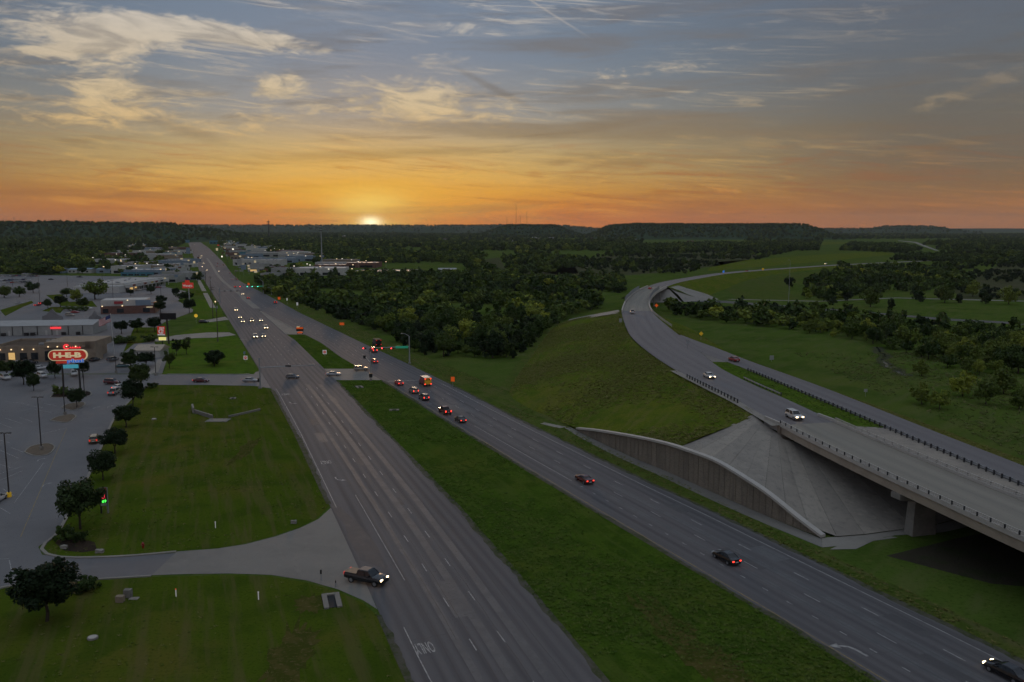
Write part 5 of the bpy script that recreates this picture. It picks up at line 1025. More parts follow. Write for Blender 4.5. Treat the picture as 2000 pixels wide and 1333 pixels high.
for i in range(56):
    left = i % 2 == 0; y = 880 * (1.047 ** (i // 2)); x = (ev(LL, y) - random.uniform(75, 170)) if left else (ev(RR, y) + random.uniform(50, 150)); w = random.uniform(20, 55); m = random.choice([M_white, M_white, M_greymetal, M_brick, M_brown, M_bluewall])
    building('roadside_store', {'white_wall': 'white', 'dark_red_brick': 'brick', 'blue_panel': 'blue-grey', 'grey_metal_wall': 'grey', 'brown_stucco': 'brown'}[m.name] + ' flat-roofed store set back on the ' + ('left' if left else 'right') + ' of the far highway', (x, y), (x + w, y + random.uniform(-4, 4)), random.uniform(5, 9), random.uniform(18, 40), m, random.choice([M_metalroof, M_metalroof, M_white]), wins=[(.1, .4, .6, 3, M_winlit if i % 5 == 0 else M_win), (.55, .9, .6, 3, M_win)], group='flat-roofed stores set back from the far highway')
    for k in range(2):
        yy = y * random.uniform(.98, 1.02); R = empty('area_light', (x + w * random.uniform(-.4, 1.4), yy - 14, 0), 0, 'lit area light on a pole on the ' + ('left' if left else 'right') + ' of the far highway', 'lamp post', 'lit area lights along the far highway')
        MB().tube([(0, 0, 0), (0, 0, 8)], .12, 6).build('pole', M_pole, R); MB().box(0, 0, 8.1, 1.3, .6, .5).build('lamp_head', M_lamp if k else M_lampw, R)
# scattered far houses
for i in range(46):
    if i < 16: u, v = random.uniform(0, 330), random.uniform(457, 500)
    else: u, v = random.uniform(520, 1350), random.uniform(459, 479)
    w = random.uniform(5, 12); x0, y0 = gp(u, v); x1, y1 = gp(u + w, v + random.uniform(-.3, .3))
    k = max(1, math.hypot(x1 - x0, y1 - y0) / 22); 
    wm = random.choice([M_white, M_brown, M_brick, M_greymetal]); building('far_house', 'tiny ' + {'white_wall': 'white', 'brown_stucco': 'tan', 'dark_red_brick': 'brick-red', 'grey_metal_wall': 'grey'}[wm.name] + ' house among the distant trees, ' + ('left of the far road' if u < 350 else 'below the sun' if u < 900 else 'near the hill with towers'), (x0, y0), (x0 + (x1 - x0) / k, y0 + (y1 - y0) / k), 7, 14, wm, random.choice([M_tarroof, M_tanroof, M_metalroof]), roofstyle='gable', cat='house', group='tiny houses among the distant trees')
# ------------------------------------------------------------------ signs, poles and street furniture
M_red = bsdf('sign_red', G(.50, .035, .025), .5, emit=G(1, .07, .03), es=.16)
M_cream = bsdf('sign_cream', G(.7, .62, .42), .5, emit=G(1, .80, .42), es=.30)
M_signw = bsdf('sign_white', G(.75, .75, .75), .5, emit=G(1, .95, .9), es=.12)
M_signb = bsdf('sign_blue', G(.04, .16, .55), .5, emit=G(.05, .25, .9), es=.35)
M_cyan = bsdf('sign_cyan', G(.08, .36, .45), .5, emit=G(.1, .6, .75), es=.28)
M_green = bsdf('sign_green', G(.02, .30, .18), .5, emit=G(.03, .5, .28), es=.15)
M_orange = bsdf('sign_orange', G(.62, .085, .01), .6, emit=G(1, .14, .01), es=.25)
M_yellow = bsdf('sign_yellow', G(.68, .42, .02), .6, emit=G(1, .6, .03), es=.10)
M_redl = bsdf('signal_red', G(.6, .03, .03), .4, emit=G(1, .04, .04), es=6.0)
M_grnl = bsdf('signal_green', G(.05, .6, .4), .4, emit=G(.08, 1, .65), es=6.0)
def up_text(s, w, h, mat, parent, loc, name='lettering', bold=.03, depth=.03):
    me = text_mesh(s, 1.0, ext=depth, bold=bold); xs = [v.co.x for v in me.vertices]; zs = [v.co.y for v in me.vertices]
    cx, cz = (min(xs) + max(xs)) / 2, (min(zs) + max(zs)) / 2; kx, kz = w / (max(xs) - min(xs)), h / (max(zs) - min(zs))
    for v in me.vertices: v.co = ((v.co.x - cx) * kx, -v.co.z, (v.co.y - cz) * kz)
    o = link(name, me, mat, parent); o.location = loc; return o
def stadium(w, h, n=12):
    r = h / 2; P = []
    for k in range(n + 1): a = -math.pi / 2 + math.pi * k / n; P.append((w / 2 - r + r * math.cos(a), r * math.sin(a)))
    for k in range(n + 1): a = math.pi / 2 + math.pi * k / n; P.append((-w / 2 + r + r * math.cos(a), r * math.sin(a)))
    return P
def vplate(poly, y0, y1):
    m = MB().prism(poly, y0, y1); m.v = [(x, z, y) for x, y, z in m.v]; m.f = [f[::-1] for f in m.f]; return m
# big rounded store sign
sx, sy = gp(133, 773); sz, sxx = zat(133, 695, sy); R = empty('store_sign', (sxx, sy, 0), math.radians(7), 'big red rounded store sign with cream letters on two poles', 'sign')
K_ = sy / FOC * 1.01
vplate(stadium(72 * K_, 21 * K_), -.45, .45).build('border', M_cream, R).location = (0, 0, sz + .15); vplate(stadium(69 * K_, 18.5 * K_), -.5, .4).build('panel', M_red, R).location = (0, 0, sz + .15)
up_text('H-E-B', 52 * K_, 10.5 * K_, M_cream, R, (0, -.6, sz + .25), bold=.06)
for dx in (-3, 3):
    pass
pw = up_text('plus!', 32 * K_, 9.5 * K_, M_signw, R, (15 * K_, -.72, sz - 10.6 * K_), 'lettering_outline', .09); up_text('plus!', 31 * K_, 9.0 * K_, M_signb, R, (15 * K_, -.86, sz - 10.6 * K_), bold=.035)
MB().box(4 * K_, 0, sz - 21.5 * K_, 28 * K_, .5, 7 * K_).build('lower_panel', M_cyan, R); MB().box(-10 * K_, 0, sz - 13 * K_, 26 * K_, .4, 4.5 * K_).build('red_rail', M_red, R)
for dx in (-13 * K_, 18 * K_): MB().tube([(dx, .2, 0), (dx, .2, sz - 8 * K_)], .28, 8).build('pole', M_bronze, R)
# flag and pole
fx, fy = gp(223.5, 696); zt_, _x = zat(218, 614, fy); R = empty('flagpole', (fx, fy, 0), 0, 'tall white flagpole flying a striped flag beside the restaurant', 'flagpole')
MB().tube([(0, 0, 0), (-.5, 0, zt_)], .14, 8, .07).build('pole', M_white, R); MB().box(-.5, 0, zt_ + .1, .3, .3, .3).build('finial', M_cope, R)
nu, nv = 24, 13; V = []; fm = []
for j in range(nv + 1):
    for i in range(nu + 1):
        u, v = i / nu, j / nv; V.append((-.55 - u * 4.6, .35 * math.sin(u * 9 + v * 1.2) * u, zt_ - .3 - v * 2.6 - u * 1.9 + .15 * math.sin(u * 7)))
Fc = [(j * (nu + 1) + i, (j + 1) * (nu + 1) + i, (j + 1) * (nu + 1) + i + 1, j * (nu + 1) + i + 1) for j in range(nv) for i in range(nu)]
fl = mesh('flag', V, Fc, bsdf('flag_red', G(.42, .03, .05), .8)); fl.materials.append(bsdf('flag_white', G(.72, .70, .68), .8)); fl.materials.append(bsdf('flag_blue', G(.03, .05, .16), .8))
for k, p in enumerate(fl.polygons):
    j, i = divmod(k, nu); p.material_index = 2 if (i < nu * .4 and j < 7) else (j % 2)
link('flag', fl, None, R)
# black billboard
bx_, by_ = gp(330, 672); z0, _ = zat(327, 624.5, by_); z1, _ = zat(327, 612, by_); _, xa = zat(312.5, 618, by_); _, xb = zat(343.5, 618, by_)
R = empty('billboard', (bx_, by_, 0), 0, 'black-faced billboard on a single tall pole beside the lawn', 'billboard')
MB().box((xa + xb) / 2 - bx_, 0, (z0 + z1) / 2, xb - xa, .8, z1 - z0).build('panel', M_black, R); MB().tube([(0, 0, 0), (-.4, 0, z0)], .38, 10).build('pole', M_bronze, R)
# red square restaurant sign with big white initial
cx_, cy_ = gp(316, 674); K_ = cy_ / FOC; z0, xx = zat(315, 646.5, cy_); R = empty('restaurant_sign', (xx, cy_, 0), 0, 'square red sign with white initial above a yellow letter board', 'sign')
MB().box(0, 0, z0, 14.5 * K_, .5, 17.5 * K_).build('panel', M_red, R); MB().box(0, -.05, z0 - 7.6 * K_, 14.4 * K_, .5, 2.6 * K_).build('lower_strip', M_signw, R)
up_text('C', 9.5 * K_, 9.0 * K_, M_signw, R, (-.6 * K_, -.4, z0 - 1.2 * K_), bold=.04)
for k in range(3): MB().box((-1.5 + 3.2 * k) * K_, -.35, z0 + 5.6 * K_, 2.2 * K_, .2, 3.0 * K_, 0).build('mark', M_signw, R)
for k in range(2): MB().tube([((.5 + 2.6 * k) * K_, -.35, z0 - 4.6 * K_), ((2.3 + 2.6 * k) * K_, -.35, z0 + 2.6 * K_)], .7 * K_, 6).build('mark', M_signw, R)
z2, _ = zat(316, 662, cy_); MB().box(.3, 0, z2, 14 * K_, .4, 6 * K_).build('letter_board', bsdf('board_yellow', G(.7, .62, .2), .5, emit=G(1, .9, .3), es=.6), R); MB().tube([(.2, .1, 0), (.2, .1, z2)], .22, 8).build('pole', M_bronze, R)
# red script sign high on a pole
wx_, wy_ = gp(369, 594); K_ = wy_ / FOC; z0, xx = zat(367, 558, wy_); R = empty('restaurant_sign', (xx, wy_, 0), math.radians(-6), 'red script restaurant sign high on a pole above trees', 'sign')
MB().box(0, 0, z0, 22 * K_, .7, 11 * K_).build('panel', M_red, R); MB().box(-1 * K_, 0, z0 + 7.6 * K_, 8.5 * K_, .6, 5 * K_).build('top_panel', M_red, R); up_text("Wendy's", 19 * K_, 5.5 * K_, M_signw, R, (0, -.5, z0 - .8 * K_)); MB().tube([(.5, .3, 0), (.2, .3, z0)], .4, 8).build('pole', M_pole, R)
# price sign by the near tree
px_, py_ = gp(211, 1003); K_ = py_ / FOC; R = empty('price_sign', (px_, py_, 0), math.radians(12), 'black fuel price sign with red and green digits beside the big round tree', 'sign')
zc, _ = zat(205, 970, py_); MB().box(-6.5 * K_, 0, zc, 13.5 * K_, .5, 38 * K_).build('panel', M_black, R); MB().tube([(0, .1, 0), (0, .1, zc + 18 * K_)], .16, 8).build('post', M_pole, R); MB().tube([(-12.5 * K_, .1, 0), (-12.5 * K_, .1, zc + 16 * K_)], .14, 8).build('post', M_bronze, R)
MB().box(-6 * K_, -.06, zc + 16.0 * K_, 12 * K_, .5, 5.2 * K_).build('top_panel', M_red, R); MB().box(-6 * K_, -.05, zc - 15.5 * K_, 12 * K_, .45, 5 * K_).build('base_panel', M_greymetal, R)
M_rdig = bsdf('red_digits', G(.5, .02, .03), .5, emit=G(1, .05, .08), es=2.2); M_gdig = bsdf('green_digits', G(.05, .5, .05), .5, emit=G(.08, 1, .10), es=1.6)
up_text('21', 8.5 * K_, 8.5 * K_, M_rdig, R, (-6.5 * K_, -.4, zc + 1.5 * K_), bold=.02); up_text('189', 11 * K_, 6.2 * K_, M_gdig, R, (-6 * K_, -.4, zc - 8.2 * K_), bold=.02)
# traffic signals
def signal_head(parent, x, y, z, lit, rz=0.0, horiz=True, face=-1):
    hd = MB().box(0, 0, 0, 1.25, .35, .42).build('signal_head', M_black, parent); hd.location = (x, y, z); hd.rotation_euler = (0, 0, rz)
    for k in range(3):
        on = lit and k == {'red': 0, 'green': 2}[lit]
        m_ = MB().tube([(0, .04, 0), (0, -.04, 0)], .20 if on else .14, 10).build('lens', {'red': M_redl, 'green': M_grnl}[lit] if on else M_trim, hd); m_.location = (-.4 + .4 * k, face * .22, 0)
# far side outbound mast: red lights facing us
mx, my = gp(800, 711); R = empty('traffic_signal', (mx, my, 0), 0, 'signal mast with four red lights and a green street sign over the outbound road', 'traffic signal'); K_ = my / FOC
zt_, _ = zat(799, 657, my); za, _ = zat(770, 678.5, my)
MB().tube([(0, 0, 0), (0, 0, zt_)], .26, 10, .18).build('mast', M_pole, R); MB().tube([(0, 0, za + .2), (-92 * K_, 0, za - .4)], .17, 8, .10).build('mast_arm', M_pole, R)
for u in (712, 730, 748.5, 767): signal_head(R, (u - 800) * K_, -.35, za - .35, 'red')
MB().box(-14.5 * K_, -.3, za + .05, 25 * K_, .1, 4.6 * K_).build('street_sign', M_green, R)
MB().tube([(0, 0, zt_), (-7 * K_, 0, zt_ + 4.5 * K_), (-13 * K_, 0, zt_ + 5.5 * K_)], .09, 6).build('lamp_arm', M_pole, R); MB().box(-14.5 * K_, 0, zt_ + 5.3 * K_, 3.2 * K_, .35, .25).build('lamp_head', M_pole, R)
MB().box(0, 0, .25, .9, .9, .5).build('base', M_conc, R)
# near-left mast over the inbound road, seen from behind
mx, my = gp(508.5, 759); R = empty('traffic_signal', (mx, my, 0), math.radians(3), 'grey signal mast whose long arm reaches over the inbound road', 'traffic signal'); K_ = my / FOC
zt_, _ = zat(508, 700, my); za, _ = zat(512, 718.5, my)
MB().tube([(0, 0, 0), (0, 0, zt_)], .27, 10, .20).build('mast', M_pole, R); MB().tube([(0, 0, za), (99 * K_, 0, za + .6)], .18, 8, .10).build('mast_arm', M_pole, R)
for u, w in ((102, 1), (56, 1)):
    hd = MB().box(0, 0, 0, 1.7, .35, .5).build('signal_head', M_pole if u > 100 else M_black, R); hd.location = (u * K_, .05, za + .4 + .3 * (u > 100))
MB().box(-.45, 0, 2.6, .5, .5, 1.1).build('control_box', M_trim, R); MB().tube([(-1, 0, zt_ - .1), (1, 0, zt_ - .1)], .06, 6).build('cross_bar', M_pole, R); MB().box(0, 0, .2, 1.0, 1.0, .4).build('base', M_conc, R)
# median pole with signal and box
mx, my = gp(724.5, 744); R = empty('traffic_signal', (mx, my, 0), 0, 'signal pole with a short arm and grey cabinet in the median', 'traffic signal'); K_ = my / FOC; zt_, _ = zat(724, 688, my); zb_, _ = zat(724, 733.5, my)
MB().tube([(0, 0, 0), (0, 0, zt_)], .2, 8, .14).build('mast', M_pole, R); MB().tube([(0, 0, zat(724, 709, my)[0]), (-12 * K_, 1.5, zat(712, 698, my)[0])], .13, 6).build('mast_arm', M_signw if False else M_cope, R)
o = MB().box(0, 0, 0, .8, .5, 1.0).build('signal_head', M_black, R); o.location = (-13 * K_, 1.5, zat(711, 699, my)[0]); MB().box(0, 0, zb_, 1.0, .7, 1.3).build('cabinet', M_trim, R); MB().box(0, 0, .3, .8, .8, .6).build('base', M_conc, R)
# green signals further up
mx, my = gp(514.5, 575); R = empty('traffic_signal', (mx, my, 0), 0, 'far signal mast with three green lights', 'traffic signal'); K_ = my / FOC; zt_, _ = zat(514, 550, my); za, _ = zat(495, 560, my)
MB().tube([(0, 0, 0), (0, 0, zt_)], .24, 8).build('mast', M_pole, R); MB().tube([(0, 0, za + .2), (-46 * K_, 0, za + .2)], .15, 6).build('mast_arm', M_pole, R); MB().tube([(0, 0, zt_), (-6 * K_, 0, zt_ + 4.0 * K_)], .09, 6).build('lamp_arm', M_pole, R)
MB().box(-6 * K_, -.2, za + .2, 11 * K_, .1, 1.3 * K_).build('street_sign', M_green, R)
for u in (482, 492, 503): signal_head(R, (u - 514) * K_, -.3, za, 'green')
signal_head(R, (470.5 - 514) * K_, -.3, za, 'red')
mx, my = gp(430, 592); R = empty('traffic_signal', (mx, my, 0), 0, 'far-left signal mast with a dark-headed arm across the inbound road', 'traffic signal'); K_ = my / FOC; za, _ = zat(445, 568.5, my)
MB().tube([(0, 0, 0), (0, 0, za + 2)], .24, 8).build('mast', M_pole, R); MB().tube([(0, 0, za), (36 * K_, 0, za + .4)], .14, 6).build('mast_arm', M_pole, R)
for u in (10, 22, 34): MB().box(u * K_, -.1, za - .1, 1.3, .4, .5).build('signal_head', M_black, R)
# lamp, utility and lot poles
def lot_pole(label, u, vb, ut, vt, yellow=False, lamp=True, group=None):
    x, y = gp(u, vb); h, xx = zat(ut, vt, y); R = empty('lamp_post', (x, y, 0), 0, label, 'lamp post', group)
    MB().tube([(0, 0, .8), (0, 0, h)], .14, 8, .10).build('pole', M_bronze, R); MB().tube([(0, 0, 0), (0, 0, .85)], .42, 10).build('base', MATS['sign_yellow'] if yellow else M_conc, R)
    for s_ in (-1, 1):
        o = MB().box(s_ * .75, 0, h, .95, .4, .18).build('lamp_head', M_bronze, R)
        if lamp: MB().box(s_ * .75, 0, h - .11, .6, .3, .05).build('lens', M_signw, o)
    return R
lot_pole('lamp post with yellow base at the left edge of the car park', 18, 971, 8, 846, True)
lot_pole('lamp post on a brown planted island in the car park', 81, 879, 75, 776)
lot_pole('lamp post on the second planted island by the store sign', 127, 811, 121, 712)
lot_pole('lamp post at the street corner right of the store sign', 165, 770, 161, 722)
lot_pole('slim lamp post beside the side street near the small building', 304.5, 734, 303, 678)
lot_pole('slim lamp post near the kerb trees beyond the street', 227, 729, 225, 700)
for u, vb, vt in ((78, 592, 540), (132, 560, 520), (25, 560, 522), (200, 550, 520), (315, 588, 545), (222, 600, 548)): lot_pole('thin lamp post standing in the distant lots', u, vb, u - .5, vt, group='thin lamp posts in the distant lots')
def utility_pole(label, u, vb, vt, group=None, arms=2):
    x, y = gp(u, vb); h, _ = zat(u, vt, y); R = empty('utility_pole', (x, y, 0), 0, label, 'utility pole', group)
    MB().tube([(0, 0, 0), (.1, 0, h)], .22, 8, .14).build('pole', M_wood, R)
    for k in range(arms): MB().box(.1, 0, h - .6 - 1.1 * k, 2.6, .14, .16, .3).build('crossarm', M_wood, R)
    MB().tube([(.45, -.2, h - 3.2), (.45, -.2, h - 2.2)], .3, 8).build('transformer', M_pole, R); return R
utility_pole('wooden utility pole with transformer beside the lawn and inbound road', 425.5, 668, 588); utility_pole('wooden utility pole by the grass strip past the driveways', 416, 622, 560)
for u, vb, vt in ((412, 585, 540), (402, 560, 525), (372, 540, 500), (445, 520, 488), (460, 545, 512), (437, 505, 480)): utility_pole('thin utility pole among the roadside shops', u, vb, vt, 'thin utility poles among the roadside shops', 1)
def street_lamp(label, u, vb, vt, du, m=M_pole, lit=False):
    x, y = gp(u, vb); h, _ = zat(u, vt, y); K_ = y / FOC; R = empty('street_lamp', (x, y, 0), 0, label, 'street lamp')
    MB().tube([(0, 0, 0), (0, 0, h - .8)], .15, 8, .09).build('pole', m, R); MB().tube([(0, 0, h - .8), (du * K_ * .5, 0, h - .1), (du * K_, 0, h)], .08, 6).build('arm', m, R); MB().box(du * K_, 0, h - .03, 1.1, .35, .2).build('lamp_head', M_lampw if lit else m, R)
street_lamp('short grey street lamp on the verge beyond the green signals', 530.5, 577, 562, -6)
street_lamp('very tall slim mast standing in the field by the far curve', 1540, 594, 508, -3)
for u, vb, vt, h2, lb in ((629, 521, 438, 1, 'tall grey cellular mast rising above the wood'), (525.5, 466.5, 431, 2, 'dark lattice radio tower on the skyline left of the sun')):
    x, y = gp(u, vb); h, _ = zat(u, vt, y); R = empty('radio_mast', (x, y, 0), 0, lb, 'radio mast'); r_ = 1.0 if h2 == 1 else 3.5
    MB().tube([(0, 0, 0), (0, 0, h)], r_, 8, r_ * .4).build('pole', M_pole if h2 == 1 else M_bronze, R)
    for k in range(3): MB().box(0, 0, h - (2 + 3.2 * k) * (1 if h2 == 1 else 2.4), 3.5 if h2 == 1 else 13, 3.5 if h2 == 1 else 13, .7 if h2 == 1 else 2.6).build('antenna_ring', M_bronze, R)
for u, vb, vt in ((990, 441, 424), (1008, 441, 399), (1016, 441, 421), (1029, 441, 412), (28, 436, 424)):
    Y = 5300 if u > 100 else 3600; zb_, x = zat(u, vb, Y); zt_, _ = zat(u, vt, Y); R = empty('broadcast_tower', (x, Y, 20), 0, 'thin broadcast tower on the distant hilltop', 'tower', 'thin broadcast towers on distant hilltops')
    MB().tube([(0, 0, 0), (0, 0, zt_ - 20)], 1.0, 6, .7).build('mast', M_bronze, R)
# roadside signs on posts
def post_sign(label, u, vb, uc, vc, w, h, mat, shape='rect', name='road_sign', z=0.0, back=None):
    x, y = gp(u, vb, z); zc, xx = zat(uc, vc, y); K_ = y / FOC; zc -= z; R = empty(name, (x, y, z), 0, label, 'sign'); W, H_ = w * K_, h * K_
    poly = {'rect': [(-W / 2, -H_ / 2), (W / 2, -H_ / 2), (W / 2, H_ / 2), (-W / 2, H_ / 2)], 'dia': [(0, -H_ / 2), (W / 2, 0), (0, H_ / 2), (-W / 2, 0)], 'round': [(W / 2 * math.cos(a), H_ / 2 * math.sin(a)) for a in np.linspace(0, 6.28, 17)[:-1]]}[shape]
    vplate(poly, -.1, -.04).build('panel', mat, R).location = (0, 0, zc); MB().tube([(0, 0, 0), (0, 0, zc + H_ * .3)], .06, 6).build('post', M_pole, R); return R, zc, K_
post_sign('yellow diamond warning sign on the slope right of the ramp', 1369, 663, 1369, 652, 9, 9, M_yellow, 'dia', z=4.0)
post_sign('round orange work sign beside the far curve', 1282, 603, 1282, 597, 7.5, 7.5, M_orange, 'dia', z=6.0)
post_sign('small white board sign in the field beyond the side ramp', 1507, 707, 1507, 699, 8.5, 8.5, M_greymetal)
post_sign('back of a small grey sign on the right slope', 1690, 775, 1692, 763, 7, 6, M_greymetal)
post_sign('small orange work sign on the verge near the rescue truck', 884.5, 757, 885, 741, 7.5, 9.5, M_orange); post_sign('wide orange work board lying on the grassy verge', 668, 640, 668, 633, 9, 5, M_orange)
post_sign('small orange sign on the verge by the far red-lit car', 545.5, 592, 546, 583, 5, 5, M_orange); post_sign('tiny orange sign near the far green signals', 486, 566, 486.5, 555, 4, 4, M_orange)
post_sign('white marker post sign on the far verge', 561, 594, 561, 585, 2.5, 5, M_signw); post_sign('red and white marker sign on the far verge', 581, 603, 581, 594, 3.5, 6, M_signw)
post_sign('grey sign back at the gore of the two ramps', 1343, 682, 1343, 668, 6, 7, M_pole, z=9.0); post_sign('back of a small grey sign at the left edge of the curve', 1212, 632, 1212, 626, 6, 8, M_pole, z=8.2)
post_sign('tiny blue sign far along the ramp', 1413, 537, 1413, 531, 3.5, 4, M_signb, z=5.2); post_sign('tiny yellow sign far along the ramp', 1490, 530, 1490, 526, 4, 4, M_yellow, z=3.5)
post_sign('yellow-topped sign beside the road near the dark crossover', 383.5, 632, 383.5, 617, 7, 7, bsdf('sign_gold', G(.6, .36, .03), .5, emit=G(1, .6, .05), es=.4), 'round'); 
for u, vb, vc, lb in ((634.5, 696, 688, 'wrong-way sign in the north median'), (480, 708, 699, 'wrong-way sign at the lawn edge by the inbound road')):
    R, zc, K_ = post_sign('small white and red ' + lb, u, vb, u, vc, 8, 8, M_signw); vplate([(2.7 * K_ * math.cos(a), 2.7 * K_ * math.sin(a)) for a in np.linspace(0, 6.28, 17)[:-1]], -.16, -.10).build('red_disc', M_red, R).location = (0, 0, zc); MB().box(0, -.2, zc, 3.6 * K_, .04, .8 * K_).build('white_bar', M_signw, R)
post_sign('pale blue small sign above the lawn edge', 478, 704, 478, 689.5, 4.5, 5, M_bluewall)
post_sign('back of a dark traffic sign at the mouth of the driveway', 627.5, 1135, 626.5, 1117, 3.5, 9, M_trim); post_sign('short dark marker at the driveway edge', 656, 1146, 656, 1136, 2, 5, M_trim)
# message board trailer
mx, my = gp(586, 653); K_ = my / FOC; R = empty('message_board', (mx, my, 0), 0, 'orange message board trailer at the tip of the north median', 'message board')
MB().box(0, 0, 10 * K_, 14 * K_, .4, 8 * K_).build('panel', M_black, R)
MB().box(0, -.12, 12 * K_, 13 * K_, .4, 3.4 * K_).build('top_band', M_orange, R); MB().box(-3.2 * K_, -.14, 14.3 * K_, 5.5 * K_, .5, 1.3 * K_).build('solar_panel', M_cream, R); MB().tube([(0, 0, .6), (0, 0, 8 * K_)], .16, 8).build('post', M_orange, R)
MB().box(0, 0, .75, 9 * K_, 1.6, .5).build('trailer', M_orange, R)
for s_ in (-1, 1): o = MB().tube([(-.1, 0, 0), (.1, 0, 0)], .35, 10).build('wheel', M_tyre, R); o.location = (s_ * 1.2, .3, .35)
# illuminated small shop signs along the far road
for i, (u, vb, vc, w, h, m) in enumerate(((424.5, 505, 487.5, 4, 5, M_dimsign), (486, 535, 519.5, 4, 3, M_dimsign), (487, 538, 525, 4.5, 3, M_dimsign), (476.5, 540, 522, 10, 10, M_bluewall), (369, 520, 509, 4, 2.5, M_dimsign), (348, 470, 450, 4.5, 4, M_red), (354, 470, 457, 3.5, 4, M_dimsign), (427, 495, 479.5, 4, 2, M_red), (456, 512, 487, 2.4, 2.4, M_lampw), (434, 514, 501.5, 2.4, 2.4, M_lampw), (350, 537, 531, 6, 4, M_signb), (368.5, 510, 490, 8, 12, M_bluewall), (469, 545, 512, 9, 11, M_greymetal), (422, 570, 590, 3, 3, M_lamp), (361, 575, 575, 4, 3, M_redneon))):
    if vb < vc: vb = vc + 20
    post_sign(['cream lit', 'small pale'][i % 2] + ' roadside shop sign far up the highway', u, vb, u, vc, w, h, m)[0]['group'] = 'roadside shop signs far up the highway'
# drainage, boxes, stones, hydrant
def culvert(label, u, v, w, l, rz):
    x, y = gp(u, v); R = empty('drain_inlet', (x, y, 0), rz, label, 'drain'); 
    for sx_ in (-1, 1): MB().box(sx_ * w * .36, 0, .12, w * .28, l, .24).build('kerb_block', M_conc2, R)
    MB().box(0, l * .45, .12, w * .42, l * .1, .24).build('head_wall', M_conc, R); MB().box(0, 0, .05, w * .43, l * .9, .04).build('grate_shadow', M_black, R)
culvert('concrete drain inlet in the grass below the driveway mouth', 648, 1175, 2.3, 4.4, .3); culvert('small concrete drain inlet in the median grass near the crossing', 702, 757, 2.0, 3.4, .4); culvert('grey drain inlet in the lawn near the side street', 455, 779, 1.6, 2.0, .2); culvert('flat drain slab in the median grass', 770, 802, 2.6, 1.6, .1)
def wing(label, pts_list):
    R = empty('drainage_channel', (*gp(430, 820), 0), 0, label, 'drainage channel'); c = Vector((*gp(430, 820), 0))
    for nm, a, b, h, m in pts_list:
        a = Vector(gp(*a)); b = Vector(gp(*b)); d = b - a; o = MB().box(0, 0, h / 2, d.length, .45 if h > .3 else 3.4, h).build(nm, m, R); mm = (a + b) / 2; o.location = (mm.x - c.x, mm.y - c.y, .03); o.rotation_euler = (0, 0, math.atan2(d.y, d.x))
wing('grey concrete drainage channel with wing walls in the lawn', [('wing_wall', (377, 806), (415, 818), .9, M_conc2), ('channel_floor', (405, 822), (447, 822), .14, M_conc2), ('wing_wall', (447, 816), (508, 802), .5, M_conc2), ('head_wall', (376, 800), (378, 808), 1.5, M_conc)])
for u, v, lb in ((181, 1248, 'white round manhole cover in the near lawn'), (301, 820, 'small white manhole cover in the middle lawn')):
    x, y = gp(u, v); R = empty('manhole', (x, y, 0), 0, lb, 'manhole'); MB().tube([(0, 0, 0), (0, 0, .22)], .62, 16).build('ring', M_conc, R); MB().tube([(0, 0, .22), (0, 0, .28)], .5, 16).build('lid', M_cope, R)
x, y = gp(245, 1172); R = empty('utility_boxes', (x, y, 0), 0, 'pair of brown utility boxes on the near lawn', 'utility box'); MB().box(0, .8, .55, .95, .7, 1.1).build('cabinet', M_pier, R); MB().box(-.4, -.6, .42, 1.0, .7, .84).build('cabinet', M_brown, R); MB().box(1.0, .3, .05, 1.2, .8, .1).build('slab', M_conc, R)
for u, v, w, lb in ((125, 1072, .95, 'pale limestone block in the mulch bed at the kerb corner, left'), (195, 1080, 1.1, 'pale limestone block beside the kerb, right of the mulch bed'), (574, 1023, .9, 'flat pale stones in the grass above the driveway')):
    x, y = gp(u, v); bm = bmesh.new(); bmesh.ops.create_cube(bm, size=1); bmesh.ops.subdivide_edges(bm, edges=bm.edges, cuts=2, use_grid_fill=True)
    for q in bm.verts: q.co = Vector((q.co.x * w, q.co.y * w * .6, q.co.z * .55 + .24)) + Vector((random.uniform(-.06, .06), random.uniform(-.06, .06), random.uniform(-.05, .05)))
    me = bpy.data.meshes.new('stone'); bm.to_mesh(me); bm.free(); o = link('stone', me, M_conc); o.location = (x, y, 0); tag(o, lb, 'stone')
x, y = gp(279.5, 1071); R = empty('fire_hydrant', (x, y, 0), 0, 'small red fire hydrant on the lawn above the driveway', 'fire hydrant'); MB().tube([(0, 0, 0), (0, 0, .75)], .16, 10).build('barrel', PAINT['red'], R); MB().tube([(0, 0, .75), (0, 0, .95)], .2, 10, .08).build('cap', PAINT['red'], R); MB().tube([(-.3, 0, .5), (.3, 0, .5)], .09, 8).build('nozzle', PAINT['red'], R)
for u, v, lb in ((421, 1032, 'white marker post in the middle lawn'), (344, 1166, 'white marker post in the near lawn, left'), (505, 1172, 'thin pale marker post in the near lawn, right')):
    x, y = gp(u, v); R = empty('marker_post', (x, y, 0), 0, lb, 'post'); MB().tube([(0, 0, 0), (0, 0, 1.0)], .07, 8).build('post', M_signw, R); MB().tube([(0, 0, 1.0), (0, 0, 1.12)], .09, 8).build('cap', M_orange if u == 344 else M_signw, R)
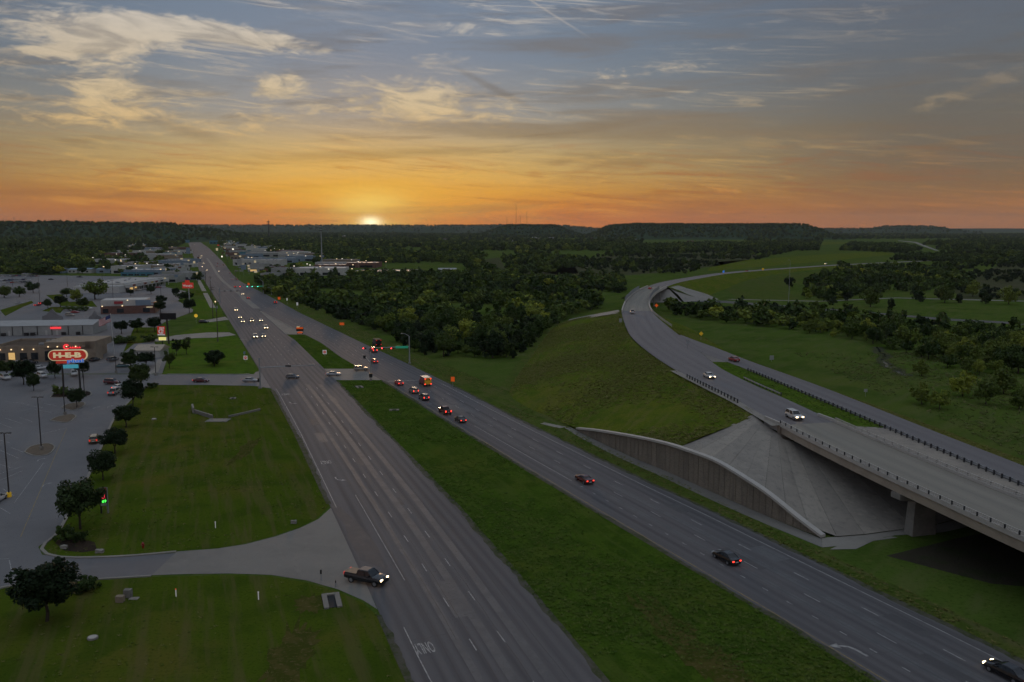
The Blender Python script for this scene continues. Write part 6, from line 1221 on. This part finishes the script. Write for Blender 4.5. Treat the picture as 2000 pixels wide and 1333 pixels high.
# planted islands in the car park, mulch bed
for nm, pts in (('island', [(48, 884), (60, 873), (92, 867), (106, 872), (104, 880), (92, 889), (68, 891)]), ('island', [(98, 822), (112, 815), (138, 810), (148, 813), (144, 819), (130, 826)]), ('island', [(120, 797), (132, 790), (160, 786), (166, 790), (158, 797), (140, 802)])):
    P = pxpoly(pts); sheet(nm, P, .14, textured('island_gravel_%d' % len(bpy.data.materials), G(.16, .125, .09), [(1, G(.11, .09, .065), .42, .65, .8)], .95, .2)); kerb(P + [P[0]], .3, .16, 40)
sheet('mulch_bed', pxpoly([(108, 1062), (118, 1050), (150, 1050), (185, 1060), (190, 1076), (160, 1080), (125, 1076)]), .045, M_mulch)
P = pxpoly([(98, 777), (110, 768), (165, 764), (178, 768), (174, 774), (140, 777)]); sheet('planting_bed', P, .13, M_mulch); kerb(P + [P[0]], .35, .16, 40)
# stall lines in the lot
for (a, b) in (((10, 817), (45, 829)), ((39, 816), (65, 825)), ((0, 880), (37, 896)), ((22, 875), (46, 884)), ((75, 850), (130, 836)), ((0, 926), (42, 912)), ((0, 939), (44, 920)), ((5, 955), (27, 969)), ((0, 992), (20, 1004)), ((-10, 824), (22, 836)), ((66, 800), (100, 806)), ((52, 792), (84, 797)), ((30, 786), (58, 791)), ((8, 784), (34, 788)), ((84, 788), (112, 794)), ((-10, 905), (24, 915)), ((-8, 858), (20, 866))):
    paint('stall_line', [gp(*a), gp(*b)], .13, .034, M_paint, lot)
paint('lane_line', [gp(28, 1138), gp(18, 1095)], .12, .034, M_paint, lot); paint('lane_line', [gp(17, 1092), gp(-20, 1094)], .14, .034, M_paint, lot); paint('lane_line', [gp(40, 1050), gp(130, 838)], .10, .034, M_ypaint, lot); paint('lane_line', [gp(28, 983), gp(85, 905)], .10, .034, M_paint, lot)
for u, v in ((85, 948), (184, 797), (211, 795), (75, 899)):
    gx, gy = gp(u, v); o = arrow('lot_arrow', gx, gy, math.radians(20), 1, lot, .8); o.location.z = .036
# ------------------------------------------------------------------ trees
def leaf_mat(name, col, var=.35):
    m = bsdf(name, col, .75, 0, .15); t = NT(m.node_tree); b = m.node_tree.nodes['Principled BSDF']
    oi = t.node('ShaderNodeObjectInfo').outputs['Random']; g = t.node('ShaderNodeNewGeometry')
    c = t.ramp(oi, [(0, (col[0] * .42, col[1] * .5, col[2] * .5, 1)), (.35, (col[0] * .7, col[1] * .75, col[2] * .8, 1)), (.6, (*col, 1)), (.85, (col[0] * 1.5, col[1] * 1.4, col[2] * 1.1, 1)), (1, (col[0] * 2.3, col[1] * 1.9, col[2] * 1.2, 1))])
    n = t.noise(g.outputs['Position'], .9, 2, .5); c = t.mix(t.m('MULTIPLY', t.step(n, .4, .7), .5), c, (col[0] * .5, col[1] * .55, col[2] * .5, 1))
    t.put(b.inputs['Base Color'], c)
    return m
M_leaf = leaf_mat('oak_leaf', G(.062, .100, .022)); M_leafd = leaf_mat('juniper_leaf', G(.027, .047, .016)); M_leafl = leaf_mat('young_leaf', G(.150, .195, .034))
M_bark = textured('bark', G(.060, .048, .038), [(2, G(.035, .028, .022), .42, .65, .8)], .95, .1)
def crown_mesh(name, seed, rx, rz, zc, nclump, nleaf, ls, mat, flat=.0, low=-.9):
    r = np.random.default_rng(seed); C = []
    while len(C) < nclump:
        p = r.normal(size=3); p /= np.linalg.norm(p); p *= r.uniform(.25, 1.02)
        if p[2] < low: continue
        C.append((p[0] * rx, p[1] * rx, p[2] * rz * (1 - flat * (p[2] < 0)), r.uniform(.22, .46) * min(rx, rz)))
    C = np.array(C); k = r.integers(0, nclump, nleaf); d = r.normal(size=(nleaf, 3)); d /= np.linalg.norm(d, axis=1)[:, None]
    rad = C[k, 3] * r.uniform(.55, 1.1, nleaf); P = C[k, :3] + d * rad[:, None]; P[:, 2] += zc
    nrm = d * .8 + r.normal(size=(nleaf, 3)) * .55 + np.array([0, 0, .35]); nrm /= np.linalg.norm(nrm, axis=1)[:, None]
    a = np.cross(nrm, r.normal(size=(nleaf, 3))); a /= np.linalg.norm(a, axis=1)[:, None]; b = np.cross(nrm, a); s = ls * r.uniform(.6, 1.35, nleaf)[:, None]
    V = np.stack([P - a * s * .5, P - b * s * .38, P + a * s * .6, P + b * s * .38], 1).reshape(-1, 3)
    me = bpy.data.meshes.new(name); F = np.arange(nleaf * 4).reshape(-1, 4)
    me.vertices.add(nleaf * 4); me.vertices.foreach_set('co', V.ravel()); me.loops.add(nleaf * 4); me.loops.foreach_set('vertex_index', F.ravel()); me.polygons.add(nleaf); me.polygons.foreach_set('loop_start', np.arange(0, nleaf * 4, 4)); me.polygons.foreach_set('loop_total', np.full(nleaf, 4)); me.update(); me.materials.append(mat); return me
def trunk_mesh(name, seed, h, r0, spread, zc):
    r = random.Random(seed); m = MB(); m.tube([(0, 0, 0), (r.uniform(-.1, .1), r.uniform(-.1, .1), h * .5), (0, 0, h)], r0, 7, r0 * .65)
    for k in range(5):
        a = k * 1.26 + r.uniform(-.3, .3); m.tube([(0, 0, h * r.uniform(.8, 1)), (math.cos(a) * spread * .4, math.sin(a) * spread * .4, h + (zc - h) * .55), (math.cos(a) * spread * .75, math.sin(a) * spread * .75, zc + .3)], r0 * .5, 5, r0 * .15)
    return mesh(name, m.v, m.f, M_bark)
# kinds: near street tree, wood tree, juniper, shrub
KT = {}
for i in range(3): KT['near%d' % i] = (crown_mesh('crown', 10 + i, 2.15, 1.9, 3.4, 60, 9000, .27, M_leafd, .25, -.75), trunk_mesh('trunk', i, 1.6, .14, 1.5, 3.4))
for i in range(4): KT['wood%d' % i] = (crown_mesh('crown', 30 + i, 3.4, 2.8, 3.9, 40, 2600, .55, M_leaf if i < 3 else M_leafl, .2), trunk_mesh('trunk', 20 + i, 1.8, .22, 2.2, 4.2))
for i in range(2): KT['pale%d' % i] = (crown_mesh('crown', 40 + i, 3.0, 2.6, 3.4, 34, 2300, .50, M_leafl, .2), trunk_mesh('trunk', 30 + i, 1.5, .18, 2.0, 3.6))
for i in range(3): KT['jun%d' % i] = (crown_mesh('crown', 50 + i, 2.3, 2.2, 2.3, 30, 1700, .45, M_leafd, 0), trunk_mesh('trunk', 40 + i, .9, .18, 1.2, 2.3))
for i in range(2): KT['bush%d' % i] = (crown_mesh('foliage', 60 + i, 1.3, .8, .8, 18, 1300, .22, M_leaf, 0), trunk_mesh('stem', 50 + i, .3, .06, .5, .7))
KT['cone0'] = (crown_mesh('crown', 71, 1.7, 2.6, 4.0, 30, 3200, .28, M_leafd, .2), trunk_mesh('trunk', 71, 1.6, .14, 1.2, 4.0))
def tree(kind, label, x, y, s, sz=None, group=None, name='tree', z=0.0, cat='tree'):
    c, t = KT[kind]; r = empty(name, (x, y, z), random.uniform(0, 6.28), label, cat, group); r.scale = (s, s, sz or s)
    link('crown' if cat == 'tree' else 'foliage', c, None, r); link('trunk' if cat == 'tree' else 'stem', t, None, r); return r
def ptree(kind, label, u, v, s, sz=None, **k):
    x, y = gp(u, v); return tree(kind, label, x, y, s, sz, **k)
# street trees along the car park kerb, nearest first
for (u, v, k, s, sz, lb) in ((157, 1034, 'near0', 1.6, 1.55, 'largest round tree beside the price sign on the near lawn'), (92, 1214, 'near1', 1.75, 1.42, 'big dark tree at the lower left corner beside a hedge'), (201, 938, 'near2', 1.15, 1.05, 'small kerb tree just above the largest round tree'), (225, 886, 'near0', 1.30, 1.05, 'small kerb tree level with the gold minivan'),
        (246, 835, 'near1', 1.30, 1.05, 'small kerb tree above the minivan, third in the row'), (261, 797, 'near2', 1.30, 1.45, 'tall kerb tree fourth in the row near the street'), (276, 762, 'near0', 1.45, 1.55, 'tallest kerb tree at the street corner'), (150, 797, 'near1', 1.0, 1.0, 'small round tree on the planting bed below the store sign'),
        (108, 740, 'near2', 1.05, 1.05, 'vase-shaped tree left of the store sign poles'), (162, 737, 'near0', 1.0, 1.05, 'vase-shaped tree right of the store sign panel'), (46, 752, 'near1', 1.55, 1.45, 'dark tree by the street at the left, larger of two'), (66, 764, 'near2', .85, .95, 'small dark tree by the street at the left, smaller of two'), (14, 738, 'near0', 1.3, 1.1, 'dark tree by the street cut near the left edge'),
        (331, 720, 'cone0', 1.15, 1.0, 'conical young tree in the lawn near the side street'), (345, 695, 'cone0', 1.05, 1.05, 'conical young tree in the lawn, left of a pair'), (364, 693, 'cone0', 1.05, 1.1, 'conical young tree in the lawn, right of a pair'), (418, 716, 'near1', 1.5, 1.1, 'loose spreading tree in the lawn near the inbound road'), (418, 712, 'jun0', .9, .7, 'low dark bush under the spreading lawn tree'),
        (237, 652, 'near0', 1.35, 1.15, 'round tree behind the flagpole, left of three'), (268, 649, 'near1', 1.45, 1.2, 'round tree behind the flagpole, middle of three'), (302, 648, 'near2', 1.45, 1.25, 'round tree behind the flagpole, right of three'), (255, 724, 'near1', 1.25, 1.35, 'dark tree in front of the small white building, left'), (286, 716, 'near2', 1.4, .9, 'low spreading tree in front of the small white building'),
        (370, 612, 'near0', 1.5, 1.6, 'dark tree under the red script sign, lower'), (362, 588, 'wood0', 1.6, 1.0, 'broad dark tree under the red script sign, upper'), (386, 552, 'wood1', 1.35, 1.4, 'round tree at the edge of the far inbound road'), (186, 585, 'wood2', 2.4, 2.0, 'largest broad oak left of the shopping strip'), (150, 590, 'wood3', 1.3, 1.2, 'oak beside the broad oak, left'), (130, 580, 'wood0', 1.0, 1.0, 'small oak left of the oak pair in the shop lot'),
        (118, 600, 'near0', 1.7, 1.35, 'round clipped tree by the lot lane'), (163, 604, 'near1', 1.6, 1.3, 'round tree behind the hedge by the brick restaurant'), (94, 604, 'near2', 1.1, 1.1, 'pale green small tree by the red-lit cars'), (65, 572, 'wood1', 1.5, 1.2, 'oak at the edge of the far lot, right of three'), (38, 580, 'wood2', 1.4, 1.1, 'oak at the edge of the far lot, middle of three'), (8, 582, 'wood3', 1.6, 1.2, 'oak at the edge of the far lot, left of three'),
        (315, 598, 'near0', 1.5, 1.3, 'tree at the right end of the brick restaurant, rear'), (314, 612, 'near1', 1.4, 1.4, 'tree at the right end of the brick restaurant, front'), (295, 575, 'near2', 1.4, 1.1, 'small tree in front of the shopping strip, right'), (255, 578, 'near0', 1.1, .9, 'small tree in front of the shopping strip, left'), (343, 580, 'near1', 1.2, 1.2, 'small tree in the lot left of the red script sign')):
    ptree(k, lb, u, v, s, sz)
x, y = gp(88, 1060)
for (u, v, s, sz, lb) in ((158, 1160, 1.3, 1.2, 'rounded hedge bush right of the lower left tree, left of two'), (175, 1150, 1.2, 1.1, 'rounded hedge bush right of the lower left tree, right of two'), (127, 1058, 1.3, 1.6, 'dark bush in the mulch bed at the kerb corner'), (150, 1060, 1.1, 1.2, 'smaller bush in the mulch bed'), (297, 758, 1.6, 1.0, 'low dark bush at the street edge beside the kerb trees'), (112, 770, 1.9, 1.6, 'bush on the planting bed under the store sign'), (132, 772, 1.6, 1.2, 'smaller bush on the planting bed under the store sign'),
        (135, 607, 2.6, 1.6, 'clipped hedge block behind the metal building, left'), (150, 607, 2.6, 1.6, 'clipped hedge block behind the metal building, middle'), (165, 608, 2.6, 1.6, 'clipped hedge block behind the metal building, right'), (230, 672, 3.0, 2.0, 'dense shrub beside the flagpole, left'), (246, 670, 3.0, 2.0, 'dense shrub beside the flagpole, right'), (290, 668, 2.8, 2.0, 'dark shrub behind the small white building')):
    ptree('bush0' if u % 2 else 'bush1', lb, u, v, s, sz, name='shrub', cat='shrub')
def in_poly(x, y, P):
    c = False; n = len(P); j = n - 1
    for i in range(n):
        if (P[i][1] > y) != (P[j][1] > y) and x < (P[j][0] - P[i][0]) * (y - P[i][1]) / (P[j][1] - P[i][1]) + P[i][0]: c = not c
        j = i
    return c
def scatter(poly, spacing, holes=(), n_max=100000, jit=.5):
    xs = [p[0] for p in poly]; ys = [p[1] for p in poly]; out = []; y = min(ys)
    while y < max(ys):
        x = min(xs) + random.random() * spacing
        while x < max(xs):
            a, b = x + random.uniform(-jit, jit) * spacing, y + random.uniform(-jit, jit) * spacing
            if in_poly(a, b, poly) and not any(in_poly(a, b, h) for h in holes): out.append((a, b))
            x += spacing
        y += spacing * .9
    return out[:n_max]
def pnoise(x, y, s, k=0):   # cheap smooth noise for clumping
    return .5 + .25 * (math.sin(x / s + 1.7 * k) * math.cos(y / s * .83 + k) + math.sin((x + y) / s * .57 + 2.1 * k + math.sin(y / s * .4)))
CLEAR = [pxpoly([(590, 566), (640, 564), (722, 570), (712, 592), (640, 590), (610, 580)]), pxpoly([(935, 566), (1000, 570), (1090, 582), (1140, 590), (1000, 590)]), pxpoly([(860, 590), (960, 596), (1010, 606), (930, 612), (870, 604)]),
         pxpoly([(930, 506), (975, 500), (1000, 538), (1130, 532), (1130, 546), (990, 548)]), pxpoly([(598, 520), (905, 520), (905, 541), (598, 541)])]
WOODS = [('tree of the dense wood right of the highway', 'trees of the dark wood right of the highway', pxpoly([(492, 552), (560, 545), (700, 548), (860, 545), (1010, 556), (1130, 580), (1190, 590), (1098, 632), (1060, 650), (1020, 700), (1000, 742), (975, 748), (905, 722), (850, 712), (800, 690), (770, 660), (700, 640), (660, 622), (610, 604), (560, 585), (510, 571)]), 6.6),
         ('tree of the belt below the far curve', 'trees of the belt below the far curve', pxpoly([(1296, 603), (1380, 607), (1520, 612), (1640, 622), (1800, 640), (2060, 665), (2060, 740), (1960, 735), (1900, 735), (1830, 715), (1760, 690), (1640, 662), (1520, 642), (1400, 630), (1320, 616)]), 7.4),
         ('tree in the dark grove on the right beyond the mast', 'trees of the dark grove beyond the mast', pxpoly([(1560, 580), (1580, 555), (1630, 530), (1740, 522), (1860, 530), (1900, 565), (1840, 572), (1740, 570), (1650, 585), (1600, 592)]), 9.5)]
near_pts = []; far_pts = []
def wood_kind(x, y):
    v = pnoise(x, y, 34, 3); q = random.random()
    if v > .62: return 'pale%d' % random.randint(0, 1) if q < .55 else 'wood%d' % random.randint(0, 3)
    if v < .40: return 'jun%d' % random.randint(0, 2) if q < .5 else 'wood%d' % random.randint(0, 3)
    return 'wood%d' % random.randint(0, 3)
cand = []
for lb, gpn, poly, spc in WOODS:
    for (x, y) in scatter(poly, spc, CLEAR):
        if pnoise(x, y, 22, 5) < .20: continue
        cand.append((math.hypot(x, y), x, y, lb, gpn))
cand.sort(); SING = 300
for i, (d, x, y, lb, gpn) in enumerate(cand):
    k = wood_kind(x, y); s = random.choice((random.uniform(.4, .8), random.uniform(.7, 1.1), random.uniform(1.0, 1.5))) * (1.25 if k.startswith('jun') else 1)
    if i < SING:
        q = {'p': 'pale green', 'j': 'near-black', 'w': 'dark green'}[k[0]]; z_ = 'small' if s < .75 else 'tall' if s > 1.15 else 'mid-sized'; wh = ('nearest the viewer' if y < 310 else 'in its nearer half' if y < 380 else 'in its farther half') if 'wood' in lb else ('at its right end' if x > 150 else 'at its middle' if x > 115 else 'at its left end')
        tree(k, z_ + ' ' + q + ' ' + lb + ', ' + wh, x, y, s, s * random.uniform(.85, 1.2), gpn)
    else: far_pts.append((x, y, 0, s, k))
for (u, v, s, lb) in ((1800, 790, 1.0, 'pale green bush tree at the stream, leftmost'), (1835, 800, .85, 'pale green bush tree at the stream, second'), (1880, 775, 1.2, 'tall pale green tree at the stream'), (1925, 790, 1.1, 'pale green tree right of the tall one at the stream'), (1960, 770, 1.3, 'pale green tree near the right edge above the side ramp'), (1800, 735, .9, 'pale round tree beyond the stream pool'), (1990, 800, 1.0, 'pale tree at the right picture edge beyond the side ramp')):
    ptree('pale%d' % (int(u) % 2), lb, u, v, s)
ptree('jun1', 'single dark cypress-like tree beside the tall slim mast', 1541, 562, 1.7, 2.2)
for i, (u, v) in enumerate(((1797, 590), (1833, 583), (1845, 592), (1873, 592), (1925, 594), (1970, 595), (1625, 596), (1655, 588), (1700, 600), (1740, 603), (1790, 585), (1900, 580))):
    ptree(['jun0', 'jun1', 'pale0'][i % 3], 'single shrub-like tree along the track in the right field', u, v, 1.3 + .3 * (i % 3), group='single trees along the track in the right field')
# the far woods: one mass per region, instanced on points
def far_field(poly, spacing, kinds, smin, smax, holes=(), thr=.0, nz=120, z=0.0):
    for (x, y) in scatter(poly, spacing, holes):
        if pnoise(x, y, nz, 2) < thr: continue
        far_pts.append((x, y, z, random.uniform(smin, smax), random.choice(kinds)))
W4 = ['wood0', 'wood1', 'wood2', 'wood3']; MIX = W4 + ['jun0', 'pale0', 'pale1', 'wood0', 'wood3']
ROADHOLE = [(-140, 560), (-240, 560), (-340, 700), (-460, 1150), (-1000, 2500), (-800, 2500), (-330, 1200), (-210, 860)]
far_field([(-700, 935), (-380, 870), (-420, 1000), (-560, 1400), (-1000, 1500), (-1100, 1000)], 11, MIX, 1.1, 1.8)
far_field([(-1000, 1000), (-520, 1180), (-640, 1600), (-1400, 1700), (-1300, 1100)], 15, MIX, 1.4, 2.3)
far_field([(-1600, 1600), (-640, 1600), (-1150, 3000), (-2400, 3200)], 26, W4 + ['jun0'], 2.0, 3.4)
far_field(pxpoly([(340, 545), (372, 548), (366, 530), (300, 532), (300, 540)]), 11, MIX, .9, 1.5)
BH = [pxpoly([(590, 515), (910, 515), (910, 541), (590, 541)]), pxpoly([(440, 500), (612, 490), (612, 525), (440, 530)])]
far_field(pxpoly([(490, 552), (560, 545), (860, 545), (1010, 556), (1220, 575), (1215, 548), (1100, 535), (900, 520), (620, 500), (560, 522), (500, 535)]), 9.5, MIX, .9, 1.5, CLEAR + BH, .15, 40)
far_field(pxpoly([(540, 512), (620, 505), (1000, 520), (1100, 532), (1130, 520), (1120, 500), (900, 488), (640, 486), (520, 490)]), 14, MIX, 1.1, 1.9, CLEAR + BH, .36, 70)
far_field(pxpoly([(430, 482), (520, 490), (640, 486), (900, 488), (1200, 500), (1250, 478), (1000, 470), (600, 467), (420, 470)]), 24, MIX, 1.5, 2.5, BH, .33, 130)
far_field(pxpoly([(400, 466), (600, 467), (1000, 470), (1250, 476), (1300, 462), (900, 457.5), (420, 457.5)]), 46, W4, 1.8, 3.2, (), .36, 300)
# open scrub with dark junipers, middle distance
far_field(pxpoly([(1000, 515), (1180, 500), (1400, 492), (1560, 490), (1480, 508), (1380, 522), (1340, 535), (1250, 535)]), 15, ['jun0', 'jun1', 'jun2', 'wood1'], .8, 1.5, CLEAR, .46, 45)
far_field(pxpoly([(1200, 487), (1400, 478), (1600, 478), (1600, 490), (1400, 492), (1200, 500)]), 15, W4 + ['jun0'], 1.4, 2.2, (), .12, 90)
far_field(pxpoly([(1840, 545), (1900, 520), (2080, 508), (2080, 585), (1900, 585)]), 14, ['jun0', 'jun1', 'jun2'], .7, 1.3, (), .52, 34)
far_field(pxpoly([(1640, 523), (1760, 505), (1900, 492), (2080, 492), (2080, 512), (1860, 530), (1740, 522)]), 13, ['jun0', 'jun1', 'wood0', 'wood2'], 1.0, 1.7, (), .40, 50)
far_field(pxpoly([(1640, 490), (1660, 478), (1760, 482), (1800, 490), (1760, 496), (1700, 492)]), 17, W4, 1.3, 2.0)
far_field(pxpoly([(1840, 490), (1800, 478), (1900, 468), (2080, 468), (2080, 490)]), 24, W4 + ['jun0'], 1.4, 2.2, (), .36, 100)
far_field(pxpoly([(1560, 476), (1660, 468), (2080, 466), (2080, 458), (1500, 460), (1300, 466)]), 44, W4, 1.6, 2.8, (), .46, 220)
# woodland on the hills
def hill_trees(name, n, smin, smax, xr=None):
    me = bpy.data.objects[name].data; vs = np.array([v.co for v in me.vertices]); fs = [p for p in me.polygons if p.center.z > 6]
    for k in range(n):
        p = random.choice(fs); q = [vs[i] for i in p.vertices]; a, b = random.random(), random.random()
        pt = (q[0] * (1 - a) + q[1] * a) * (1 - b) + (q[3] * (1 - a) + q[2] * a) * b
        far_pts.append((pt[0], pt[1], pt[2] - 1, random.uniform(smin, smax), random.choice(W4 + ['jun0'])))
hill_trees('hill_left', 2600, 1.3, 2.4); hill_trees('hill_mesa', 3800, 1.1, 2.0); hill_trees('hill_middle', 900, 1.3, 2.2); hill_trees('hill_ridge', 3800, 2.0, 3.4); hill_trees('hill_far_butte', 400, 1.6, 2.6); hill_trees('hill_low_right', 500, 2, 3); pass
far_pts[:] = [p for p in far_pts if not (760 < p[1] < 3100 and ev(LL, p[1]) - 150 < p[0] < ev(RR, p[1]) + 110 and random.random() < .86)]
src = bpy.data.collections.new('tree_kinds'); kinds = sorted({p[4] for p in far_pts}); kid = {}
for i, k in enumerate(kinds):
    base = k[:-1]; sd = int(k[-1])
    P_ = dict(wood=(3.4, 2.9, 3.4, 20, 300, 1.45, M_leaf, .0), pale=(3.0, 2.6, 3.2, 18, 280, 1.35, M_leafl, .0), jun=(2.3, 2.2, 2.1, 14, 200, 1.15, M_leafd, 0))[base]
    o = bpy.data.objects.new('tk_%02d' % i, crown_mesh('far_crown', 200 + i, P_[0], P_[1], P_[2], P_[3], P_[4], P_[5], P_[6], P_[7])); src.objects.link(o); kid[k] = i
def instancer(name, pts, label, src, kid, cat='trees'):
    me = bpy.data.meshes.new(name); me.from_pydata([(p[0], p[1], p[2]) for p in pts], [], [])
    for an, ty, vals in (('s', 'FLOAT', [p[3] for p in pts]), ('r', 'FLOAT', [random.uniform(0, 6.28) for p in pts]), ('k', 'INT', [kid[p[4]] for p in pts])):
        at = me.attributes.new(an, ty, 'POINT'); at.data.foreach_set('value', vals)
    o = bpy.data.objects.new(name, me); COL.objects.link(o); tag(o, label, cat, None, 'stuff')
    ng = bpy.data.node_groups.new(name, 'GeometryNodeTree'); ng.interface.new_socket('Geometry', in_out='INPUT', socket_type='NodeSocketGeometry'); ng.interface.new_socket('Geometry', in_out='OUTPUT', socket_type='NodeSocketGeometry')
    N_ = ng.nodes; L_ = ng.links; gi = N_.new('NodeGroupInput'); go = N_.new('NodeGroupOutput'); mp = N_.new('GeometryNodeMeshToPoints'); ip_ = N_.new('GeometryNodeInstanceOnPoints'); ci = N_.new('GeometryNodeCollectionInfo')
    ci.inputs[0].default_value = src; ci.inputs['Separate Children'].default_value = True; ci.inputs['Reset Children'].default_value = True
    def attr(n, t):
        a = N_.new('GeometryNodeInputNamedAttribute'); a.data_type = t; a.inputs[0].default_value = n; return a.outputs[0]
    cx = N_.new('ShaderNodeCombineXYZ'); L_.new(attr('r', 'FLOAT'), cx.inputs[2])
    L_.new(gi.outputs[0], mp.inputs[0]); L_.new(mp.outputs[0], ip_.inputs['Points']); L_.new(ci.outputs[0], ip_.inputs['Instance']); ip_.inputs['Pick Instance'].default_value = True
    L_.new(attr('k', 'INT'), ip_.inputs['Instance Index']); L_.new(cx.outputs[0], ip_.inputs['Rotation']); L_.new(attr('s', 'FLOAT'), ip_.inputs['Scale']); L_.new(ip_.outputs[0], go.inputs[0])
    md = o.modifiers.new('scatter', 'NODES'); md.node_group = ng; return o
instancer('distant_woodland', far_pts, 'distant woodland spreading across the plain and the hills to the horizon', src, kid)
# ------------------------------------------------------------------ grass tufts on the rougher turf
def tuft_mat(name, a, b, c):
    m = bsdf(name, a, 1, 0, 0); t = NT(m.node_tree); oi = t.node('ShaderNodeObjectInfo').outputs['Random']
    t.put(m.node_tree.nodes['Principled BSDF'].inputs['Base Color'], t.ramp(oi, [(0, (*a, 1)), (.55, (*b, 1)), (1, (*c, 1))])); return m
def tuft_mesh(seed, n, h, w, mat):
    r = random.Random(seed); V = []; F = []
    for k in range(n):
        a = r.uniform(0, 6.28); d = r.uniform(0, w); x, y = math.cos(a) * d, math.sin(a) * d; b = r.uniform(0, 6.28); ww = r.uniform(.05, .10); hh = h * r.uniform(.5, 1.1); lx, ly = math.cos(a) * hh * 1.6, math.sin(a) * hh * 1.6; i = len(V)
        V += [(x - math.cos(b) * ww, y - math.sin(b) * ww, 0), (x + math.cos(b) * ww, y + math.sin(b) * ww, 0), (x + lx, y + ly, hh)]; F.append((i, i + 1, i + 2))
    return mesh('tuft', V, F, mat)
tsrc = bpy.data.collections.new('tuft_kinds'); TM = [tuft_mat('tuft_median', G(.060, .115, .018), G(.10, .155, .028), G(.16, .19, .055)), tuft_mat('tuft_bank', G(.12, .14, .032), G(.17, .175, .05), G(.24, .21, .09)), tuft_mat('tuft_field', G(.10, .14, .04), G(.15, .18, .055), G(.22, .205, .10))]
tk = {}
for i in range(6):
    o = bpy.data.objects.new('tu_%02d' % i, tuft_mesh(i, 16, .30 if i < 2 else .42, .38, TM[i // 2])); tsrc.objects.link(o); tk[i] = i
tp = []
def tufts(obj, n, ks, smin, smax, thr=0.0, nz=6, dens=1.0):
    me = obj.data; fs = list(me.polygons); ar = np.array([p.area / max(30.0, math.hypot(p.center.x, p.center.y)) ** 1.3 for p in fs]); pick = rng.choice(len(fs), n, p=ar / ar.sum())
    for k in pick:
        q = [me.vertices[i].co for i in fs[k].vertices]; a, b = random.random(), random.random()
        if len(q) == 4: pt = (q[0] * (1 - a) + q[1] * a) * (1 - b) + (q[3] * (1 - a) + q[2] * a) * b
        else:
            if a + b > 1: a, b = 1 - a, 1 - b
            pt = q[0] + (q[1] - q[0]) * a + (q[2] - q[0]) * b
        if pnoise(pt.x, pt.y, nz, 1) < thr * random.uniform(.5, 1.5): continue
        tp.append((pt.x, pt.y, pt.z, random.uniform(smin, smax), random.choice(ks)))
B_ = bpy.data.objects
tufts(B_['median'], 30000, (0, 1), .3, .65, .40); tufts(B_['embankment_west'], 26000, (2, 3), .4, .85, .40, 9); tufts(B_['embankment_east'], 9000, (2, 3), .35, .7, .4, 9)
tufts(B_['verge_outbound'], 9000, (0, 1, 2, 3), .3, .6, .4); tufts(B_['lawn_near'], 2500, (0, 2), .25, .45, .5, 5); tufts(B_['lawn_middle'], 3000, (0, 2), .25, .45, .5, 5); tufts(B_['gore_grass'], 1500, (0, 1), .3, .5)
for k in range(16000):
    x, y = random.uniform(70, 190), random.uniform(110, 330)
    if x < 92 + (y - 110) * .02 or x > y * .68: continue
    if pnoise(x, y, 9, 4) < random.uniform(.2, .6): continue
    if x > 96 or y > 240: tp.append((x + 14, y, 0, random.uniform(.5, 1.1), random.choice((4, 5))))
instancer('grass_tufts', tp, 'rough grass tufts growing over the medians, verges and embankments', tsrc, tk, 'grass')
print('FAR', len(far_pts), 'CAND', len(cand))
# ------------------------------------------------------------------ haze
hz = MB().box(0, 7000, 139, 23000, 15600, 282); hm = bpy.data.materials.new('haze'); hm.use_nodes = True; hm.node_tree.nodes.clear()
t = NT(hm.node_tree); pv = t.node('ShaderNodeVolumePrincipled'); pv.inputs['Color'].default_value = (.86, .93, 1.0, 1); pv.inputs['Density'].default_value = HAZE_D; pv.inputs['Anisotropy'].default_value = 0.0
ho = t.node('ShaderNodeOutputMaterial'); t.l.new(pv.outputs[0], ho.inputs['Volume'])
if HAZE_D > 0:
    hb = hz.build('haze', hm); tag(hb, 'thin evening haze lying over the whole plain', 'haze', None, 'stuff')
